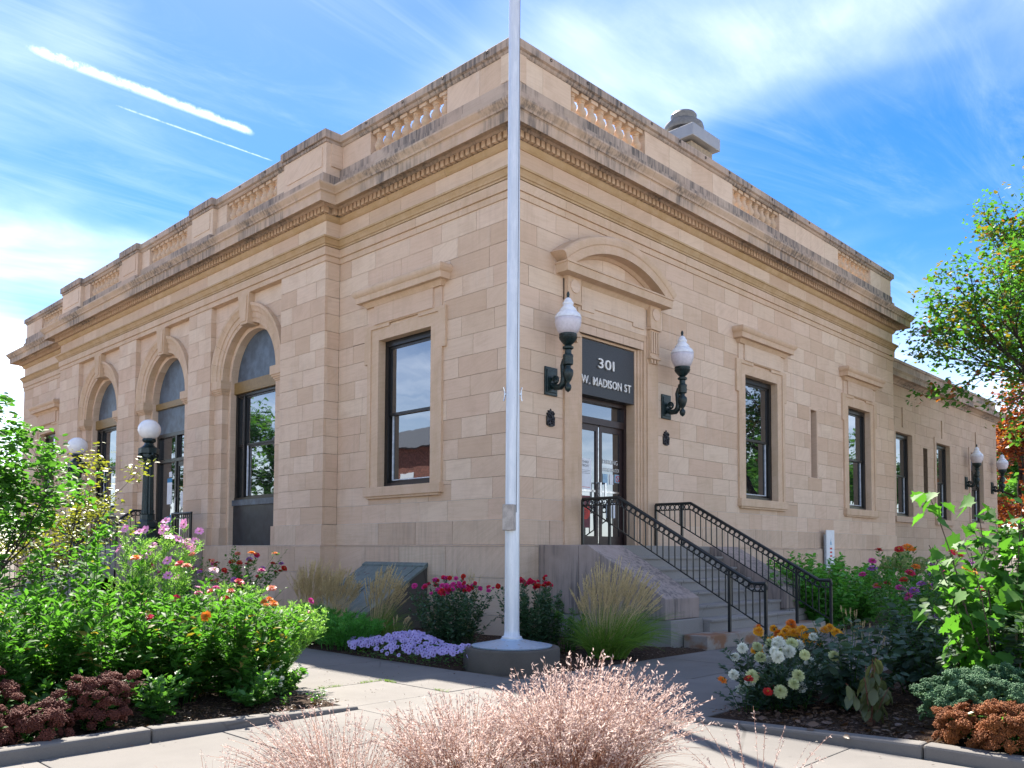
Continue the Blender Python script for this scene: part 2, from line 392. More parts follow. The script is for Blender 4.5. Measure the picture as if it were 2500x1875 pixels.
class MB:
    def __init__(s):
        s.v = []; s.f = []; s.m = []; s.tone = []; s.cur = 0; s.t = 0.5
    def face(s, idx):
        s.f.append(idx); s.m.append(s.cur); s.tone.append(s.t)
    def add(s, verts, faces):
        b = len(s.v); s.v.extend([tuple(v) for v in verts])
        for f in faces: s.face([b + i for i in f])
        return s
    def hexa(s, p):   # 8 points: bottom 4, top 4
        return s.add(p, [(0, 3, 2, 1), (4, 5, 6, 7), (0, 1, 5, 4), (1, 2, 6, 5), (2, 3, 7, 6), (3, 0, 4, 7)])
    def box(s, x0, x1, y0, y1, z0, z1):
        return s.hexa([(x0, y0, z0), (x1, y0, z0), (x1, y1, z0), (x0, y1, z0), (x0, y0, z1), (x1, y0, z1), (x1, y1, z1), (x0, y1, z1)])
    def fbox(s, fr, u0, u1, v0, v1, w0, w1):
        return s.hexa([fr(u0, v0, w0), fr(u1, v0, w0), fr(u1, v0, w1), fr(u0, v0, w1), fr(u0, v1, w0), fr(u1, v1, w0), fr(u1, v1, w1), fr(u0, v1, w1)])
    def prism(s, pts0, pts1):   # two congruent loops
        n = len(pts0)
        fs = [tuple(range(n))[::-1], tuple(range(n, 2 * n))] + [(i, (i + 1) % n, n + (i + 1) % n, n + i) for i in range(n)]
        return s.add(list(pts0) + list(pts1), fs)
    def fpoly(s, fr, uv, w0, w1):
        return s.prism([fr(u, v, w0) for u, v in uv], [fr(u, v, w1) for u, v in uv])
    def lathe(s, prof, c=(0, 0, 0), seg=16, ph=0.0, flute=0.0, cap=True):
        b = len(s.v)
        for r, z in prof:
            for i in range(seg):
                a = ph + 2 * math.pi * i / seg
                rr = r * (1 - flute * (i % 2))
                s.v.append((c[0] + rr * math.cos(a), c[1] + rr * math.sin(a), c[2] + z))
        for k in range(len(prof) - 1):
            for i in range(seg):
                j = (i + 1) % seg
                s.face([b + k * seg + i, b + k * seg + j, b + (k + 1) * seg + j, b + (k + 1) * seg + i])
        if cap:
            s.face([b + i for i in range(seg)][::-1]); s.face([b + (len(prof) - 1) * seg + i for i in range(seg)])
        return s
    def tube(s, pts, rad, seg=6):
        pts = [Vector(p) for p in pts]; n = len(pts)
        rads = rad if isinstance(rad, (list, tuple)) else [rad] * n
        b = len(s.v); prev = None
        for i, p in enumerate(pts):
            dirv = (pts[min(i + 1, n - 1)] - pts[max(i - 1, 0)]).normalized()
            ref = Vector((0, 0, 1)) if abs(dirv.z) < 0.9 else Vector((1, 0, 0))
            if prev is None:
                x = dirv.cross(ref).normalized()
            else:
                x = (prev - dirv * prev.dot(dirv)); x = x.normalized() if x.length > 1e-6 else dirv.cross(ref).normalized()
            prev = x; y = dirv.cross(x)
            for k in range(seg):
                a = 2 * math.pi * k / seg + math.pi / seg
                q = p + (x * math.cos(a) + y * math.sin(a)) * rads[i]
                s.v.append(tuple(q))
        for i in range(n - 1):
            for k in range(seg):
                j = (k + 1) % seg
                s.face([b + i * seg + k, b + i * seg + j, b + (i + 1) * seg + j, b + (i + 1) * seg + k])
        s.face([b + k for k in range(seg)][::-1]); s.face([b + (n - 1) * seg + k for k in range(seg)])
        return s
    def sphere(s, c, r, seg=16, rings=8, sz=1.0):
        prof = [(max(1e-4, r * math.sin(math.pi * k / rings)), -r * sz * math.cos(math.pi * k / rings)) for k in range(rings + 1)]
        return s.lathe(prof, c, seg)
    def torus(s, c, R, r, axis='y', seg=14, sub=5):
        b = len(s.v)
        for i in range(seg):
            a = 2 * math.pi * i / seg
            for k in range(sub):
                e = 2 * math.pi * k / sub
                rr = R + r * math.cos(e); h = r * math.sin(e)
                p = (rr * math.cos(a), h, rr * math.sin(a)) if axis == 'y' else ((h, rr * math.cos(a), rr * math.sin(a)) if axis == 'x' else (rr * math.cos(a), rr * math.sin(a), h))
                s.v.append((c[0] + p[0], c[1] + p[1], c[2] + p[2]))
        for i in range(seg):
            for k in range(sub):
                i2, k2 = (i + 1) % seg, (k + 1) % sub
                s.face([b + i * sub + k, b + i2 * sub + k, b + i2 * sub + k2, b + i * sub + k2])
        return s
    def mesh(s, name, mats, smooth=False, bevel=0.0):
        me = bpy.data.meshes.new(name)
        me.from_pydata(s.v, [], s.f)
        if isinstance(mats, str): mats = [mats]
        for mm in mats: me.materials.append(M(mm))
        if len(mats) > 1: me.polygons.foreach_set('material_index', s.m)
        a = me.attributes.new('tone', 'FLOAT', 'FACE'); a.data.foreach_set('value', s.tone)
        bm = bmesh.new(); bm.from_mesh(me)
        bmesh.ops.recalc_face_normals(bm, faces=bm.faces)
        if bevel:
            bmesh.ops.bevel(bm, geom=[e for e in bm.edges if e.is_manifold and e.calc_face_angle(0) > 0.5], offset=bevel, segments=2, affect='EDGES', profile=0.5)
        bm.to_mesh(me); bm.free()
        if smooth:
            me.polygons.foreach_set('use_smooth', [True] * len(me.polygons))
            if smooth != 'all':
                me.set_sharp_from_angle(angle=RAD(smooth if isinstance(smooth, (int, float)) and smooth > 1 else 40))
        me.update()
        return me
    def build(s, name, mats, parent=None, smooth=False, bevel=0.0, **kw):
        return link(name, s.mesh(name, mats, smooth, bevel), parent, **kw)

def text_mesh(txt, size, extrude, mat, align='CENTER', offset=0.0):
    cu = bpy.data.curves.new('text', 'FONT'); cu.body = txt; cu.size = size; cu.extrude = extrude; cu.align_x = align; cu.offset = offset
    cu.resolution_u = 3
    ob = bpy.data.objects.new('text', cu); COL.objects.link(ob)
    bpy.context.view_layer.update()
    me = bpy.data.meshes.new_from_object(ob.evaluated_get(bpy.context.evaluated_depsgraph_get()))
    me.materials.clear(); me.materials.append(M(mat)); me.name = 'lettering'
    bpy.data.objects.remove(ob); bpy.data.curves.remove(cu)
    return me
def put_text(name, fr, txt, u, v, w, size, mat, parent, extrude=0.0005, sx=1.0, offset=0.0, label=None):
    """flat text whose reading direction is +u of the right facade, -u (towards +y is left) on the left facade"""
    me = text_mesh(txt, size, extrude, mat, offset=offset)
    o = link(name, me, parent)
    ux = Vector(fr.u) if fr is not FL else -Vector(fr.u)
    mw = Matrix.Identity(4)
    p = fr(u, v, w)
    for i in range(3):
        mw[i][0] = ux[i] * sx; mw[i][1] = (0, 0, 1)[i]; mw[i][2] = fr.w[i]; mw[i][3] = p[i]
    o.matrix_parent_inverse = Matrix.Identity(4)
    o.matrix_basis = mw
    if label: o['label'] = label
    return o

CAMP = np.array(CAM_POS)
_fwv = np.array(fw); _r = np.array(rt2); _u = np.array(up2)
def seen_area(quad):
    """how large a quad shows from where the photographer stands (for choosing which pieces are objects of their own)"""
    q = np.array(quad) - CAMP; z = q @ _fwv
    if (z < 0.3).any(): return 0
    x = (q @ _r) / z; y = (q @ _u) / z
    return abs(0.5 * np.sum(x * np.roll(y, -1) - y * np.roll(x, -1)))

# ------------------------------------------------------------------ the municipal building
Z_WT, Z_BASE, CH, NC = 1.57, 2.005, 0.3725, 15
Z_ARCH = Z_BASE + CH * NC          # underside of the architrave 7.59
LX, LY = 17.47, 26.47
PAV = 0.36; PY0, PY1 = 5.18, 21.32
bld = empty('municipal_building', (0, 0, 0), label='two-fronted tan sandstone municipal building with balustraded parapet and arched windows', cat='building')

BLOCKS = []      # (points8, tone, area)
def subtract(rects, op):
    out = []
    for (a, b, c, d) in rects:
        x0, x1, y0, y1 = op
        if x1 <= a or x0 >= b or y1 <= c or y0 >= d:
            out.append((a, b, c, d)); continue
        if y0 > c: out.append((a, b, c, y0))
        if y1 < d: out.append((a, b, y1, d))
        lo, hi = max(c, y0), min(d, y1)
        if x0 > a: out.append((a, x0, lo, hi))
        if x1 < b: out.append((x1, b, lo, hi))
    return [r for r in out if r[1] - r[0] > 0.03 and r[3] - r[2] > 0.03]
def block(fr, u0, u1, v0, v1, w0, w1, store, g=0.0035, tone=None):
    jit = random.uniform(-0.0018, 0.0018)
    p = [fr(u0 + g, v0 + g, w0), fr(u1 - g, v0 + g, w0), fr(u1 - g, v0 + g, w1 + jit), fr(u0 + g, v0 + g, w1 + jit),
         fr(u0 + g, v1 - g, w0), fr(u1 - g, v1 - g, w0), fr(u1 - g, v1 - g, w1 + jit), fr(u0 + g, v1 - g, w1 + jit)]
    store.append((p, random.random() if tone is None else tone, seen_area([p[3], p[2], p[6], p[7]])))
def courses(fr, u0, u1, zs, w, openings, store, depth=0.06, wmin=0.58, wmax=1.12, g=0.0035):
    for k in range(len(zs) - 1):
        u = u0; cuts = [u0]
        first = True
        while True:
            step = random.uniform(wmin, wmax)
            if first and k % 2: step *= 0.55
            first = False
            u += step
            if u > u1 - wmin * 0.6: break
            cuts.append(u)
        cuts.append(u1)
        for a, b in zip(cuts[:-1], cuts[1:]):
            rs = [(a, b, zs[k], zs[k + 1])]
            for op in openings: rs = subtract(rs, op)
            for r in rs: block(fr, *r, w - depth, w, store, g)
def core(mb, fr, u0, u1, v0, v1, w0, w1, openings):
    us = sorted({u0, u1, *[x for o in openings for x in o[:2] if u0 < x < u1]})
    vs = sorted({v0, v1, *[x for o in openings for x in o[2:] if v0 < x < v1]})
    for a, b in zip(us[:-1], us[1:]):
        run = None
        for c, d in zip(vs[:-1], vs[1:]):
            hit = any(o[0] < (a + b) / 2 < o[1] and o[2] < (c + d) / 2 < o[3] for o in openings)
            if hit:
                if run: mb.fbox(fr, a, b, run[0], run[1], w0, w1)
                run = None
            else:
                run = (run[0], d) if run else (c, d)
        if run: mb.fbox(fr, a, b, run[0], run[1], w0, w1)

WZ0, WZ1 = 2.73, 5.70
win_r = [8.75, 14.70]; win_w = 0.81
DC = 2.80
op_r = [(c - win_w - 0.04, c + win_w + 0.04, WZ0 - 0.05, WZ1 + 0.04) for c in win_r] + [(11.47, 11.89, 3.46, 5.32), (DC - 1.12, DC + 1.12, Z_WT, 5.56)]
LWC = 2.94
op_l = [(c - win_w - 0.04, c + win_w + 0.04, WZ0 - 0.05, WZ1 + 0.04) for c in (LWC, LY - LWC)]
zs_up = [Z_BASE + CH * k for k in range(NC + 1)]
zs_lo = [0.0, 0.36, 1.0, Z_WT - 0.03]

# ashlar faces
courses(FR, 0, LX, zs_up, 0.0, op_r, BLOCKS)
courses(FL, 0, PY0, zs_up, 0.0, op_l, BLOCKS)
courses(FL, PY1, LY, zs_up, 0.0, op_l, BLOCKS)
FP = Frame((0, PY0, 0), (1, 0, 0), (0, -1, 0))      # return of the pavilion, faces the street corner
courses(FP, -PAV + 0.06, 0, zs_up, 0.0, [], BLOCKS, wmin=0.5, wmax=0.9)
PIERS = [(PY0, 6.95), (10.30, 11.55), (14.95, 16.20), (19.55, PY1)]
BAYS = [(6.95, 10.30), (11.55, 14.95), (16.20, 19.55)]
for a, b in PIERS:
    courses(FL, a, b, zs_up, PAV, [], BLOCKS, depth=0.20, wmin=0.55, wmax=0.85)
LOW = []         # base courses
courses(FR, 0, LX, [Z_WT, Z_BASE], 0.045, op_r, LOW, depth=0.1, wmin=0.9, wmax=1.5, g=0.005)
courses(FL, 0, PY0, [Z_WT, Z_BASE], 0.045, [], LOW, depth=0.1, wmin=0.9, wmax=1.5, g=0.005)
courses(FL, PY1, LY, [Z_WT, Z_BASE], 0.045, [], LOW, depth=0.1, wmin=0.9, wmax=1.5, g=0.005)
for a, b in PIERS:
    courses(FL, a - 0.045, b + 0.045, [Z_WT, Z_BASE], PAV + 0.045, [], LOW, depth=0.25, wmin=0.7, wmax=1.0, g=0.005)
courses(FP, -PAV, 0, [Z_WT, Z_BASE], 0.045, [], LOW, g=0.005)
stair_op = (0.57, 5.45, -1, Z_WT)
courses(FR, 0, LX, zs_lo, 0.10, [stair_op], LOW, depth=0.14, wmin=1.0, wmax=1.7, g=0.005)
courses(FL, 0, PY0, zs_lo, 0.10, [], LOW, depth=0.14, wmin=1.0, wmax=1.7, g=0.005)
courses(FL, PY0 - 0.1, PY1 + 0.1, zs_lo, PAV + 0.10, [(11.2, 15.3, -1, 1.5)], LOW, depth=0.14, wmin=0.9, wmax=1.4, g=0.005)
courses(FL, PY1, LY, zs_lo, 0.10, [], LOW, depth=0.14, wmin=1.0, wmax=1.7, g=0.005)
courses(FP, -PAV, 0, zs_lo, 0.10, [], LOW, g=0.005)

def emit_blocks(store, name, rest_name, mat, parent, limit):
    store.sort(key=lambda t: -t[2])
    rest = MB()
    for i, (p, tone, area) in enumerate(store):
        if i < limit and area > 0:
            b = MB(); b.t = tone; b.hexa(p); b.build(name, mat, parent)
        else:
            rest.t = tone; rest.hexa(p)
    if rest.v:
        tag(rest.build(rest_name, mat, parent), kind='stuff')
emit_blocks(BLOCKS, 'stone_block', 'small_stone_blocks', 'sandstone', bld, 300)
emit_blocks(LOW, 'base_stone', 'small_base_stones', 'sandstone_base', bld, 110)

# water table: sloped ledge on top of the base
def sweep(path, prof, cuts=None, gap=0.003, name='moulding', mats='sandstone_trim', parent=None, smooth=False, tones=True, mat_of=None):
    """profile [(w,z)...] closed loop swept along an open plan path (outward = left of travel); one object per stone"""
    pts = [Vector((p[0], p[1], 0)) for p in path]
    objs = []
    for i in range(1, len(pts) - 2):
        a, b = pts[i], pts[i + 1]
        dr = (b - a); L = dr.length; dr.normalize(); nrm = Vector((-dr.y, dr.x, 0))
        def mitre(prev, nxt):
            n0 = Vector((-prev.y, prev.x, 0)); n1 = Vector((-nxt.y, nxt.x, 0))
            k = (n0 + n1); return k / (1 + n0.dot(n1))
        d0 = (a - pts[i - 1]).normalized(); d2 = (pts[i + 2] - b).normalized()
        m0, m1 = mitre(d0, dr), mitre(dr, d2)
        n = max(1, round(L / cuts)) if cuts else 1
        for k in range(n):
            s0, s1 = L * k / n, L * (k + 1) / n
            o0 = m0 if k == 0 else nrm; o1 = m1 if k == n - 1 else nrm
            g0 = 0 if k == 0 else gap; g1 = 0 if k == n - 1 else gap
            mb = MB(); mb.t = random.random() if tones else 0.5
            A = [a + dr * (s0 + g0) + o0 * w + Vector((0, 0, z)) for w, z in prof]
            B = [a + dr * (s1 - g1) + o1 * w + Vector((0, 0, z)) for w, z in prof]
            mb.prism(A, B)
            objs.append(mb.build(name, mats, parent, smooth=smooth))
    return objs
PATH = [(LX, 12), (LX, 6), (LX, 0), (0, 0), (0, PY0), (-PAV, PY0), (-PAV, PY1), (0, PY1), (0, LY), (6, LY), (12, LY)]
WTP = [(-0.06, Z_WT - 0.03), (0.10, Z_WT - 0.03), (0.10, Z_WT - 0.01), (0.052, Z_WT), (-0.06, Z_WT)]
sweep([(17.6, -3), (LX, 0), (5.45, 0), (4, 0)], WTP, 1.6, name='water_table', mats='sandstone_base', parent=bld)
sweep([(1.5, 0), (0.57, 0), (0, 0), (0, PY0), (-PAV, PY0), (-PAV, PY1), (0, PY1), (0, LY), (6, LY)], WTP, 1.6, name='water_table', mats='sandstone_base', parent=bld)
# architrave, taenia, frieze, bed mould, corona, cyma
za = Z_ARCH
sweep(PATH, [(-0.17, za), (0.022, za), (0.022, za + 0.112), (0.010, za + 0.116), (0.010, za + 0.124), (0.046, za + 0.128), (0.046, za + 0.30), (-0.17, za + 0.30)], 1.35, name='architrave_stone', parent=bld)
sweep(PATH, [(-0.08, za + 0.30), (0.02, za + 0.30), (0.02, za + 0.312), (0.058, za + 0.312), (0.062, za + 0.345), (0.045, za + 0.352), (0.07, za + 0.362), (0.085, za + 0.40), (0.12, za + 0.45), (0.125, za + 0.455), (0.115, za + 0.462), (0.14, za + 0.468), (0.14, za + 0.505), (0.01, za + 0.53), (-0.08, za + 0.53)], 1.5, name='architrave_moulding', mats='sandstone_ochre_bounce', parent=bld)
sweep(PATH, [(-0.08, za + 0.53), (0.0, za + 0.53), (0.0, 8.46), (-0.08, 8.46)], 1.05, name='frieze_stone', mats='sandstone', parent=bld)
sweep(PATH, [(-0.1, 8.46), (0.02, 8.46), (0.05, 8.49), (0.075, 8.55), (0.085, 8.565), (0.085, 8.57), (-0.1, 8.57)], 1.7, name='bed_moulding', mats='sandstone_ochre_bounce', parent=bld)
sweep(PATH, [(-0.1, 8.57), (0.045, 8.57), (0.045, 8.70), (0.17, 8.705), (0.19, 8.75), (0.40, 8.74), (0.405, 8.66), (0.42, 8.66), (0.42, 8.84), (0.435, 8.86), (0.46, 8.865), (0.47, 8.90), (0.51, 8.95), (0.535, 8.985), (0.535, 9.02), (0.10, 9.09), (-0.1, 9.09)], 1.75, name='cornice_stone', mats='sandstone_cornice', parent=bld)
# dentils
DEN = []
def dentils(fr, u0, u1, woff):
    n = int((u1 - u0) / 0.135); st = (u1 - u0) / n
    for k in range(n):
        u = u0 + st * (k + 0.5)
        block(fr, u - 0.043, u + 0.043, 8.582, 8.70, woff + 0.035, woff + 0.165, DEN, g=0.0, tone=random.random())
dentils(FR, -0.16, LX + 0.16, 0.0)
dentils(FL, -0.16, PY0 - 0.12, 0.0); dentils(FL, PY0 - 0.16, PY1 + 0.16, PAV); dentils(FL, PY1 + 0.12, LY + 0.16, 0.0)
dentils(FP, -PAV + 0.02, -0.13, 0.0)
emit_blocks(DEN, 'dentil', 'far_dentils', 'sandstone_trim', bld, 300)

# parapet: two steps, solid dado panels, balustrades, coping
PW = 0.27
PPATH = [(LX, 12), (LX, 6), (LX, 0), (0, 0), (0, PY0 + 0.06), (-PW, PY0 + 0.06), (-PW, PY1 - 0.06), (0, PY1 - 0.06), (0, LY), (6, LY), (12, LY)]
sweep(PPATH, [(-0.36, 9.08), (0.065, 9.05), (0.06, 9.46), (0.045, 9.47), (-0.36, 9.47)], 1.3, name='parapet_plinth', mats='sandstone_soot', parent=bld)
sweep(PPATH, [(-0.34, 9.47), (0.01, 9.47), (0.01, 9.66), (-0.02, 9.68), (-0.34, 9.68)], 1.3, name='parapet_base', mats='sandstone_soot', parent=bld)
sweep(PPATH, [(-0.34, 10.18), (-0.02, 10.18), (0.0, 10.20), (0.012, 10.235), (0.04, 10.245), (0.06, 10.255), (0.06, 10.39), (0.05, 10.41), (-0.16, 10.43), (-0.38, 10.41), (-0.38, 10.25)], 1.45, name='coping_stone', mats='sandstone_soot', parent=bld)
bal_r = [(1.57, 3.94), (7.50, 9.86), (13.45, 15.82)]
bal_l = [(1.78, 4.17), (7.42, 9.82), (12.05, 14.45), (16.68, 19.08), (LY - 4.17, LY - 1.78)]
PAN = []
def panels(fr, runs, bal, woff=0.0):
    for L0, L1 in runs:
        edges = [L0] + [x for b in bal for x in b if L0 < x < L1] + [L1]
        for a, b in zip(edges[0::2], edges[1::2]):
            n = max(1, round((b - a) / 0.95))
            for k in range(n):
                block(fr, a + (b - a) * k / n, a + (b - a) * (k + 1) / n, 9.68, 10.18, -0.32 + woff, -0.03 + woff, PAN, g=0.003)
panels(FR, [(0, LX)], bal_r); panels(FL, [(0, PY0), (PY1, LY)], bal_l); panels(FL, [(PY0, PY1)], bal_l, PW)
emit_blocks(PAN, 'parapet_stone', 'parapet_stones', 'sandstone', bld, 300)
bprof = [(0.06, 0.055), (0.06, 0.075), (0.088, 0.12), (0.096, 0.17), (0.088, 0.215), (0.062, 0.265), (0.052, 0.31), (0.052, 0.36), (0.066, 0.37), (0.066, 0.385), (0.054, 0.40), (0.07, 0.43)]
bb = MB(); bb.t = 0.6
bb.box(-0.105, 0.105, -0.105, 0.105, 0, 0.05); bb.lathe([(r * 1.18, z) for r, z in bprof], seg=12, cap=False); bb.box(-0.105, 0.105, -0.105, 0.105, 0.43, 0.50)
bme = bb.mesh('baluster', 'sandstone_trim', smooth=35)
for fr, bal in ((FR, bal_r), (FL, bal_l)):
    for a, b in bal:
        for k in range(8):
            link('baluster', bme, bld, loc=fr(a + (b - a) * (k + 0.5) / 8, 9.68, -0.16 + (PW if fr is FL and PY0 < a < PY1 else 0)))
# pavilion pedestals stand a little forward of the balustrade
for a, b in PIERS:
    a2, b2 = a + 0.04, b - 0.04
    mb = MB(); mb.fbox(FL, a2 - 0.05, b2 + 0.05, 9.05, 9.475, -0.08, PAV + 0.10); mb.build('pedestal_plinth', 'sandstone_soot', bld)
    mb = MB(); mb.t = random.random(); mb.fbox(FL, a2, b2, 9.475, 10.185, -0.08, PAV)
    mb.fbox(FL, a2 + 0.14, b2 - 0.14, 9.68, 10.10, PAV - 0.02, PAV + 0.016); ped = mb.build('pedestal', 'sandstone', bld)
    mb = MB(); mb.fbox(FL, a2 - 0.02, b2 + 0.02, 10.185, 10.255, -0.08, PAV + 0.03); mb.fbox(FL, a2 - 0.06, b2 + 0.06, 10.255, 10.44, -0.12, PAV + 0.075)
    mb.build('pedestal_cap', 'sandstone_soot', bld, bevel=0.015)
# iron eyes in the coping
eye = MB().torus((0, 0, 0), 0.026, 0.006, 'y', 10, 4).mesh('eye_bolt', 'plaque_metal')
for k in range(16):
    link('eye_bolt', eye, bld, loc=FR(0.9 + k * 1.05, 10.34, 0.072))
for k in range(22):
    u_e = 0.6 + k * 1.2
    if any(a_ - 0.2 < u_e < b_ + 0.2 for a_, b_ in PIERS): continue
    link('eye_bolt', eye, bld, loc=FL(u_e, 10.34, 0.072 + (PW if PY0 < u_e < PY1 else 0)), rot=(0, 0, RAD(90)))

# core behind the ashlar: mortar shows in the joints
pav_op = [(c0 + 0.36, c1 - 0.36, Z_WT, 6.93) for c0, c1 in BAYS]
mb = MB()
core(mb, FR, 0.03, LX - 0.02, 2.38, 9.3, -0.45, -0.012, op_r)
core(mb, FL, 0.03, PY0, 2.38, 9.3, -0.45, -0.012, op_l); core(mb, FL, PY1, LY - 0.02, 2.38, 9.3, -0.45, -0.012, op_l)
core(mb, FL, PY0 + 0.02, PY1 - 0.02, Z_ARCH + 0.03, 9.3, -0.45, PAV - 0.02, [])
for a, b in PIERS: core(mb, FL, a + 0.02, b - 0.02, 2.0, 7.6, -0.45, PAV - 0.02, [])
mb.box(0.45, LX - 0.3, LY - 0.4, LY - 0.02, 0, 9.3); mb.box(LX - 0.35, LX - 0.02, 0.45, LY - 0.3, 0, 9.3)
mb.build('wall_core', 'mortar_dark', bld)
mb = MB()
core(mb, FR, 0.03, LX - 0.02, 0, 2.38, -0.45, -0.006, [o for o in op_r if o[2] < 2]); core(mb, FL, 0.03, PY0, 0, 2.38, -0.45, -0.006, []); core(mb, FL, PY1, LY - 0.02, 0, 2.38, -0.45, -0.006, [])
core(mb, FL, PY0 + 0.02, PY1 - 0.02, 0, Z_WT, -0.45, PAV + 0.07, [])
core(mb, FR, 0.03, LX, 0, Z_WT - 0.05, -0.1, 0.075, [stair_op]); core(mb, FL, 0.03, PY0, 0, Z_WT - 0.05, -0.1, 0.075, []); core(mb, FL, PY1, LY, 0, Z_WT - 0.05, -0.1, 0.075, [])
for a, b in PIERS: mb.fbox(FL, a + 0.02, b - 0.02, Z_WT, Z_BASE, 0, PAV + 0.02)
mb.build('base_core', 'mortar_pale', bld)
mb = MB(); mb.box(0.5, LX - 0.4, 0.5, LY - 0.45, 0.0, 9.22); mb.build('roof', 'roof_gravel', bld)

# ---- rectangular windows
glass_me = None
def sash_window(fr, uc, z0, z1, hw, w, parent, blind=0.0):
    fm = MB(); t = 0.11; hw += 0.008; z1 += 0.008; z0 -= 0.01
    fm.fbox(fr, uc - hw, uc - hw + t, z0, z1, w - 0.12, w + 0.02); fm.fbox(fr, uc + hw - t, uc + hw, z0, z1, w - 0.12, w + 0.02)
    fm.fbox(fr, uc - hw + t, uc + hw - t, z1 - 0.13, z1, w - 0.12, w + 0.02); fm.fbox(fr, uc - hw + t, uc + hw - t, z0, z0 + 0.09, w - 0.12, w + 0.03)
    fm.fbox(fr, uc - hw + t, uc + hw - t, z0, z1, w - 0.2, w - 0.125)
    win = fm.build('window', 'bronze_frame', parent)
    zm = (z0 + z1) / 2 - 0.02; iu0, iu1 = uc - hw + t, uc + hw - t
    for (a, b, ww) in ((zm - 0.02, z1 - 0.13, w - 0.035), (z0 + 0.09, zm + 0.04, w - 0.075)):
        s = MB(); q = 0.055
        s.fbox(fr, iu0 + 0.002, iu0 + q, a, b, ww - 0.02, ww + 0.015); s.fbox(fr, iu1 - q, iu1 - 0.002, a, b, ww - 0.02, ww + 0.015)
        s.fbox(fr, iu0 + q, iu1 - q, b - q, b, ww - 0.02, ww + 0.014); s.fbox(fr, iu0 + q, iu1 - q, a, a + q, ww - 0.02, ww + 0.014)
        s.build('sash', 'bronze_frame', win)
        g = MB(); g.fbox(fr, iu0 + q, iu1 - q, a + q, b - q, ww - 0.008, ww - 0.002); g.build('pane', 'window_glass', win)
    l = MB(); l.fbox(fr, iu0 + 0.058, iu0 + 0.085, z0 + 0.15, zm - 0.02, w - 0.076, w - 0.055); l.fbox(fr, iu1 - 0.085, iu1 - 0.058, z0 + 0.15, zm - 0.02, w - 0.076, w - 0.055)
    l.fbox(fr, iu0 + 0.085, iu1 - 0.085, z0 + 0.146, z0 + 0.165, w - 0.076, w - 0.05)
    l.build('sash_liner', 'white_liner', win)
    return win
def surround(fr, uc, hw, z0, z1, parent, hood=True):
    m_ = MB(); m_.t = random.random(); o = hw + 0.34
    for s in (-1, 1):
        a, b = sorted((uc + s * hw, uc + s * (hw + 0.23))); m_.fbox(fr, a, b, z0, z1, -0.30, 0.025)
        a, b = sorted((uc + s * (hw + 0.23), uc + s * o)); m_.fbox(fr, a, b, z0, z1 - 0.45, -0.02, 0.05)
        a, b = sorted((uc + s * (hw + 0.23), uc + s * (o + 0.10))); m_.fbox(fr, a, b, z1 - 0.45, z1 + 0.32, -0.02, 0.052)
    m_.fbox(fr, uc - hw - 0.23, uc + hw + 0.23, z1, z1 + 0.24, -0.30, 0.025)
    m_.fbox(fr, uc - hw - 0.23, uc - 0.45, z1 + 0.24, z1 + 0.32, -0.02, 0.051); m_.fbox(fr, uc + 0.45, uc + hw + 0.23, z1 + 0.24, z1 + 0.32, -0.02, 0.051)
    m_.fbox(fr, uc - 0.45, uc + 0.45, z1 + 0.30, z1 + 0.38, -0.02, 0.0515)
    m_.build('window_surround', 'sandstone_trim', parent)
    m_ = MB(); m_.t = random.random()
    m_.fbox(fr, uc - o - 0.03, uc + o + 0.03, z0 - 0.19, z0 - 0.005, -0.31, 0.11)
    m_.fbox(fr, uc - o + 0.03, uc + o - 0.03, z0 - 0.235, z0 - 0.19, -0.05, 0.075); m_.build('window_sill', 'sandstone_trim', parent, bevel=0.006)
    if not hood: return
    m_ = MB(); m_.t = random.random()
    m_.fbox(fr, uc - hw - 0.10, uc + hw + 0.10, z1 + 0.32, z1 + 0.78, -0.02, 0.075)
    m_.fbox(fr, uc - o + 0.02, uc - hw - 0.10, z1 + 0.32, z1 + 0.78, -0.02, 0.035); m_.fbox(fr, uc + hw + 0.10, uc + o - 0.02, z1 + 0.32, z1 + 0.78, -0.02, 0.035)
    m_.build('window_frieze', 'sandstone', parent)
    # hood with mitred returns
    m_ = MB(); m_.t = random.random()
    lay = [(0.70, 0.085), (0.735, 0.10), (0.77, 0.13), (0.79, 0.14), (0.79, 0.235), (0.905, 0.245), (0.915, 0.265), (0.945, 0.285), (0.985, 0.305), (1.02, 0.30), (1.055, 0.27), (1.07, 0.20), (1.10, -0.02)]
    hw2 = o - 0.02
    rows = [[fr(uc - hw2 - w + 0.05, z1 + z, -0.02), fr(uc - hw2 - w + 0.05, z1 + z, w), fr(uc + hw2 + w - 0.05, z1 + z, w), fr(uc + hw2 + w - 0.05, z1 + z, -0.02)] for z, w in lay]
    b = len(m_.v); m_.v.extend([p for r in rows for p in r])
    for k in range(len(rows) - 1):
        for j in range(4):
            j2 = (j + 1) % 4; m_.face([b + k * 4 + j, b + k * 4 + j2, b + k * 4 + 4 + j2, b + k * 4 + 4 + j])
    m_.face([b, b + 1, b + 2, b + 3]); e = b + 4 * (len(rows) - 1); m_.face([e, e + 1, e + 2, e + 3])
    m_.build('window_hood', 'sandstone_trim', parent, smooth=35)
for c in win_r:
    surround(FR, c, win_w, WZ0, WZ1, bld); sash_window(FR, c, WZ0, WZ1, win_w, -0.17, bld)
for c in (LWC, LY - LWC):
    surround(FL, c, win_w, WZ0, WZ1, bld); sash_window(FL, c, WZ0, WZ1, win_w, -0.17, bld)
mb = MB(); mb.fbox(FR, 11.47, 11.89, 3.46, 5.32, -0.45, -0.40); mb.build('slot_vent', 'bronze_frame', bld)
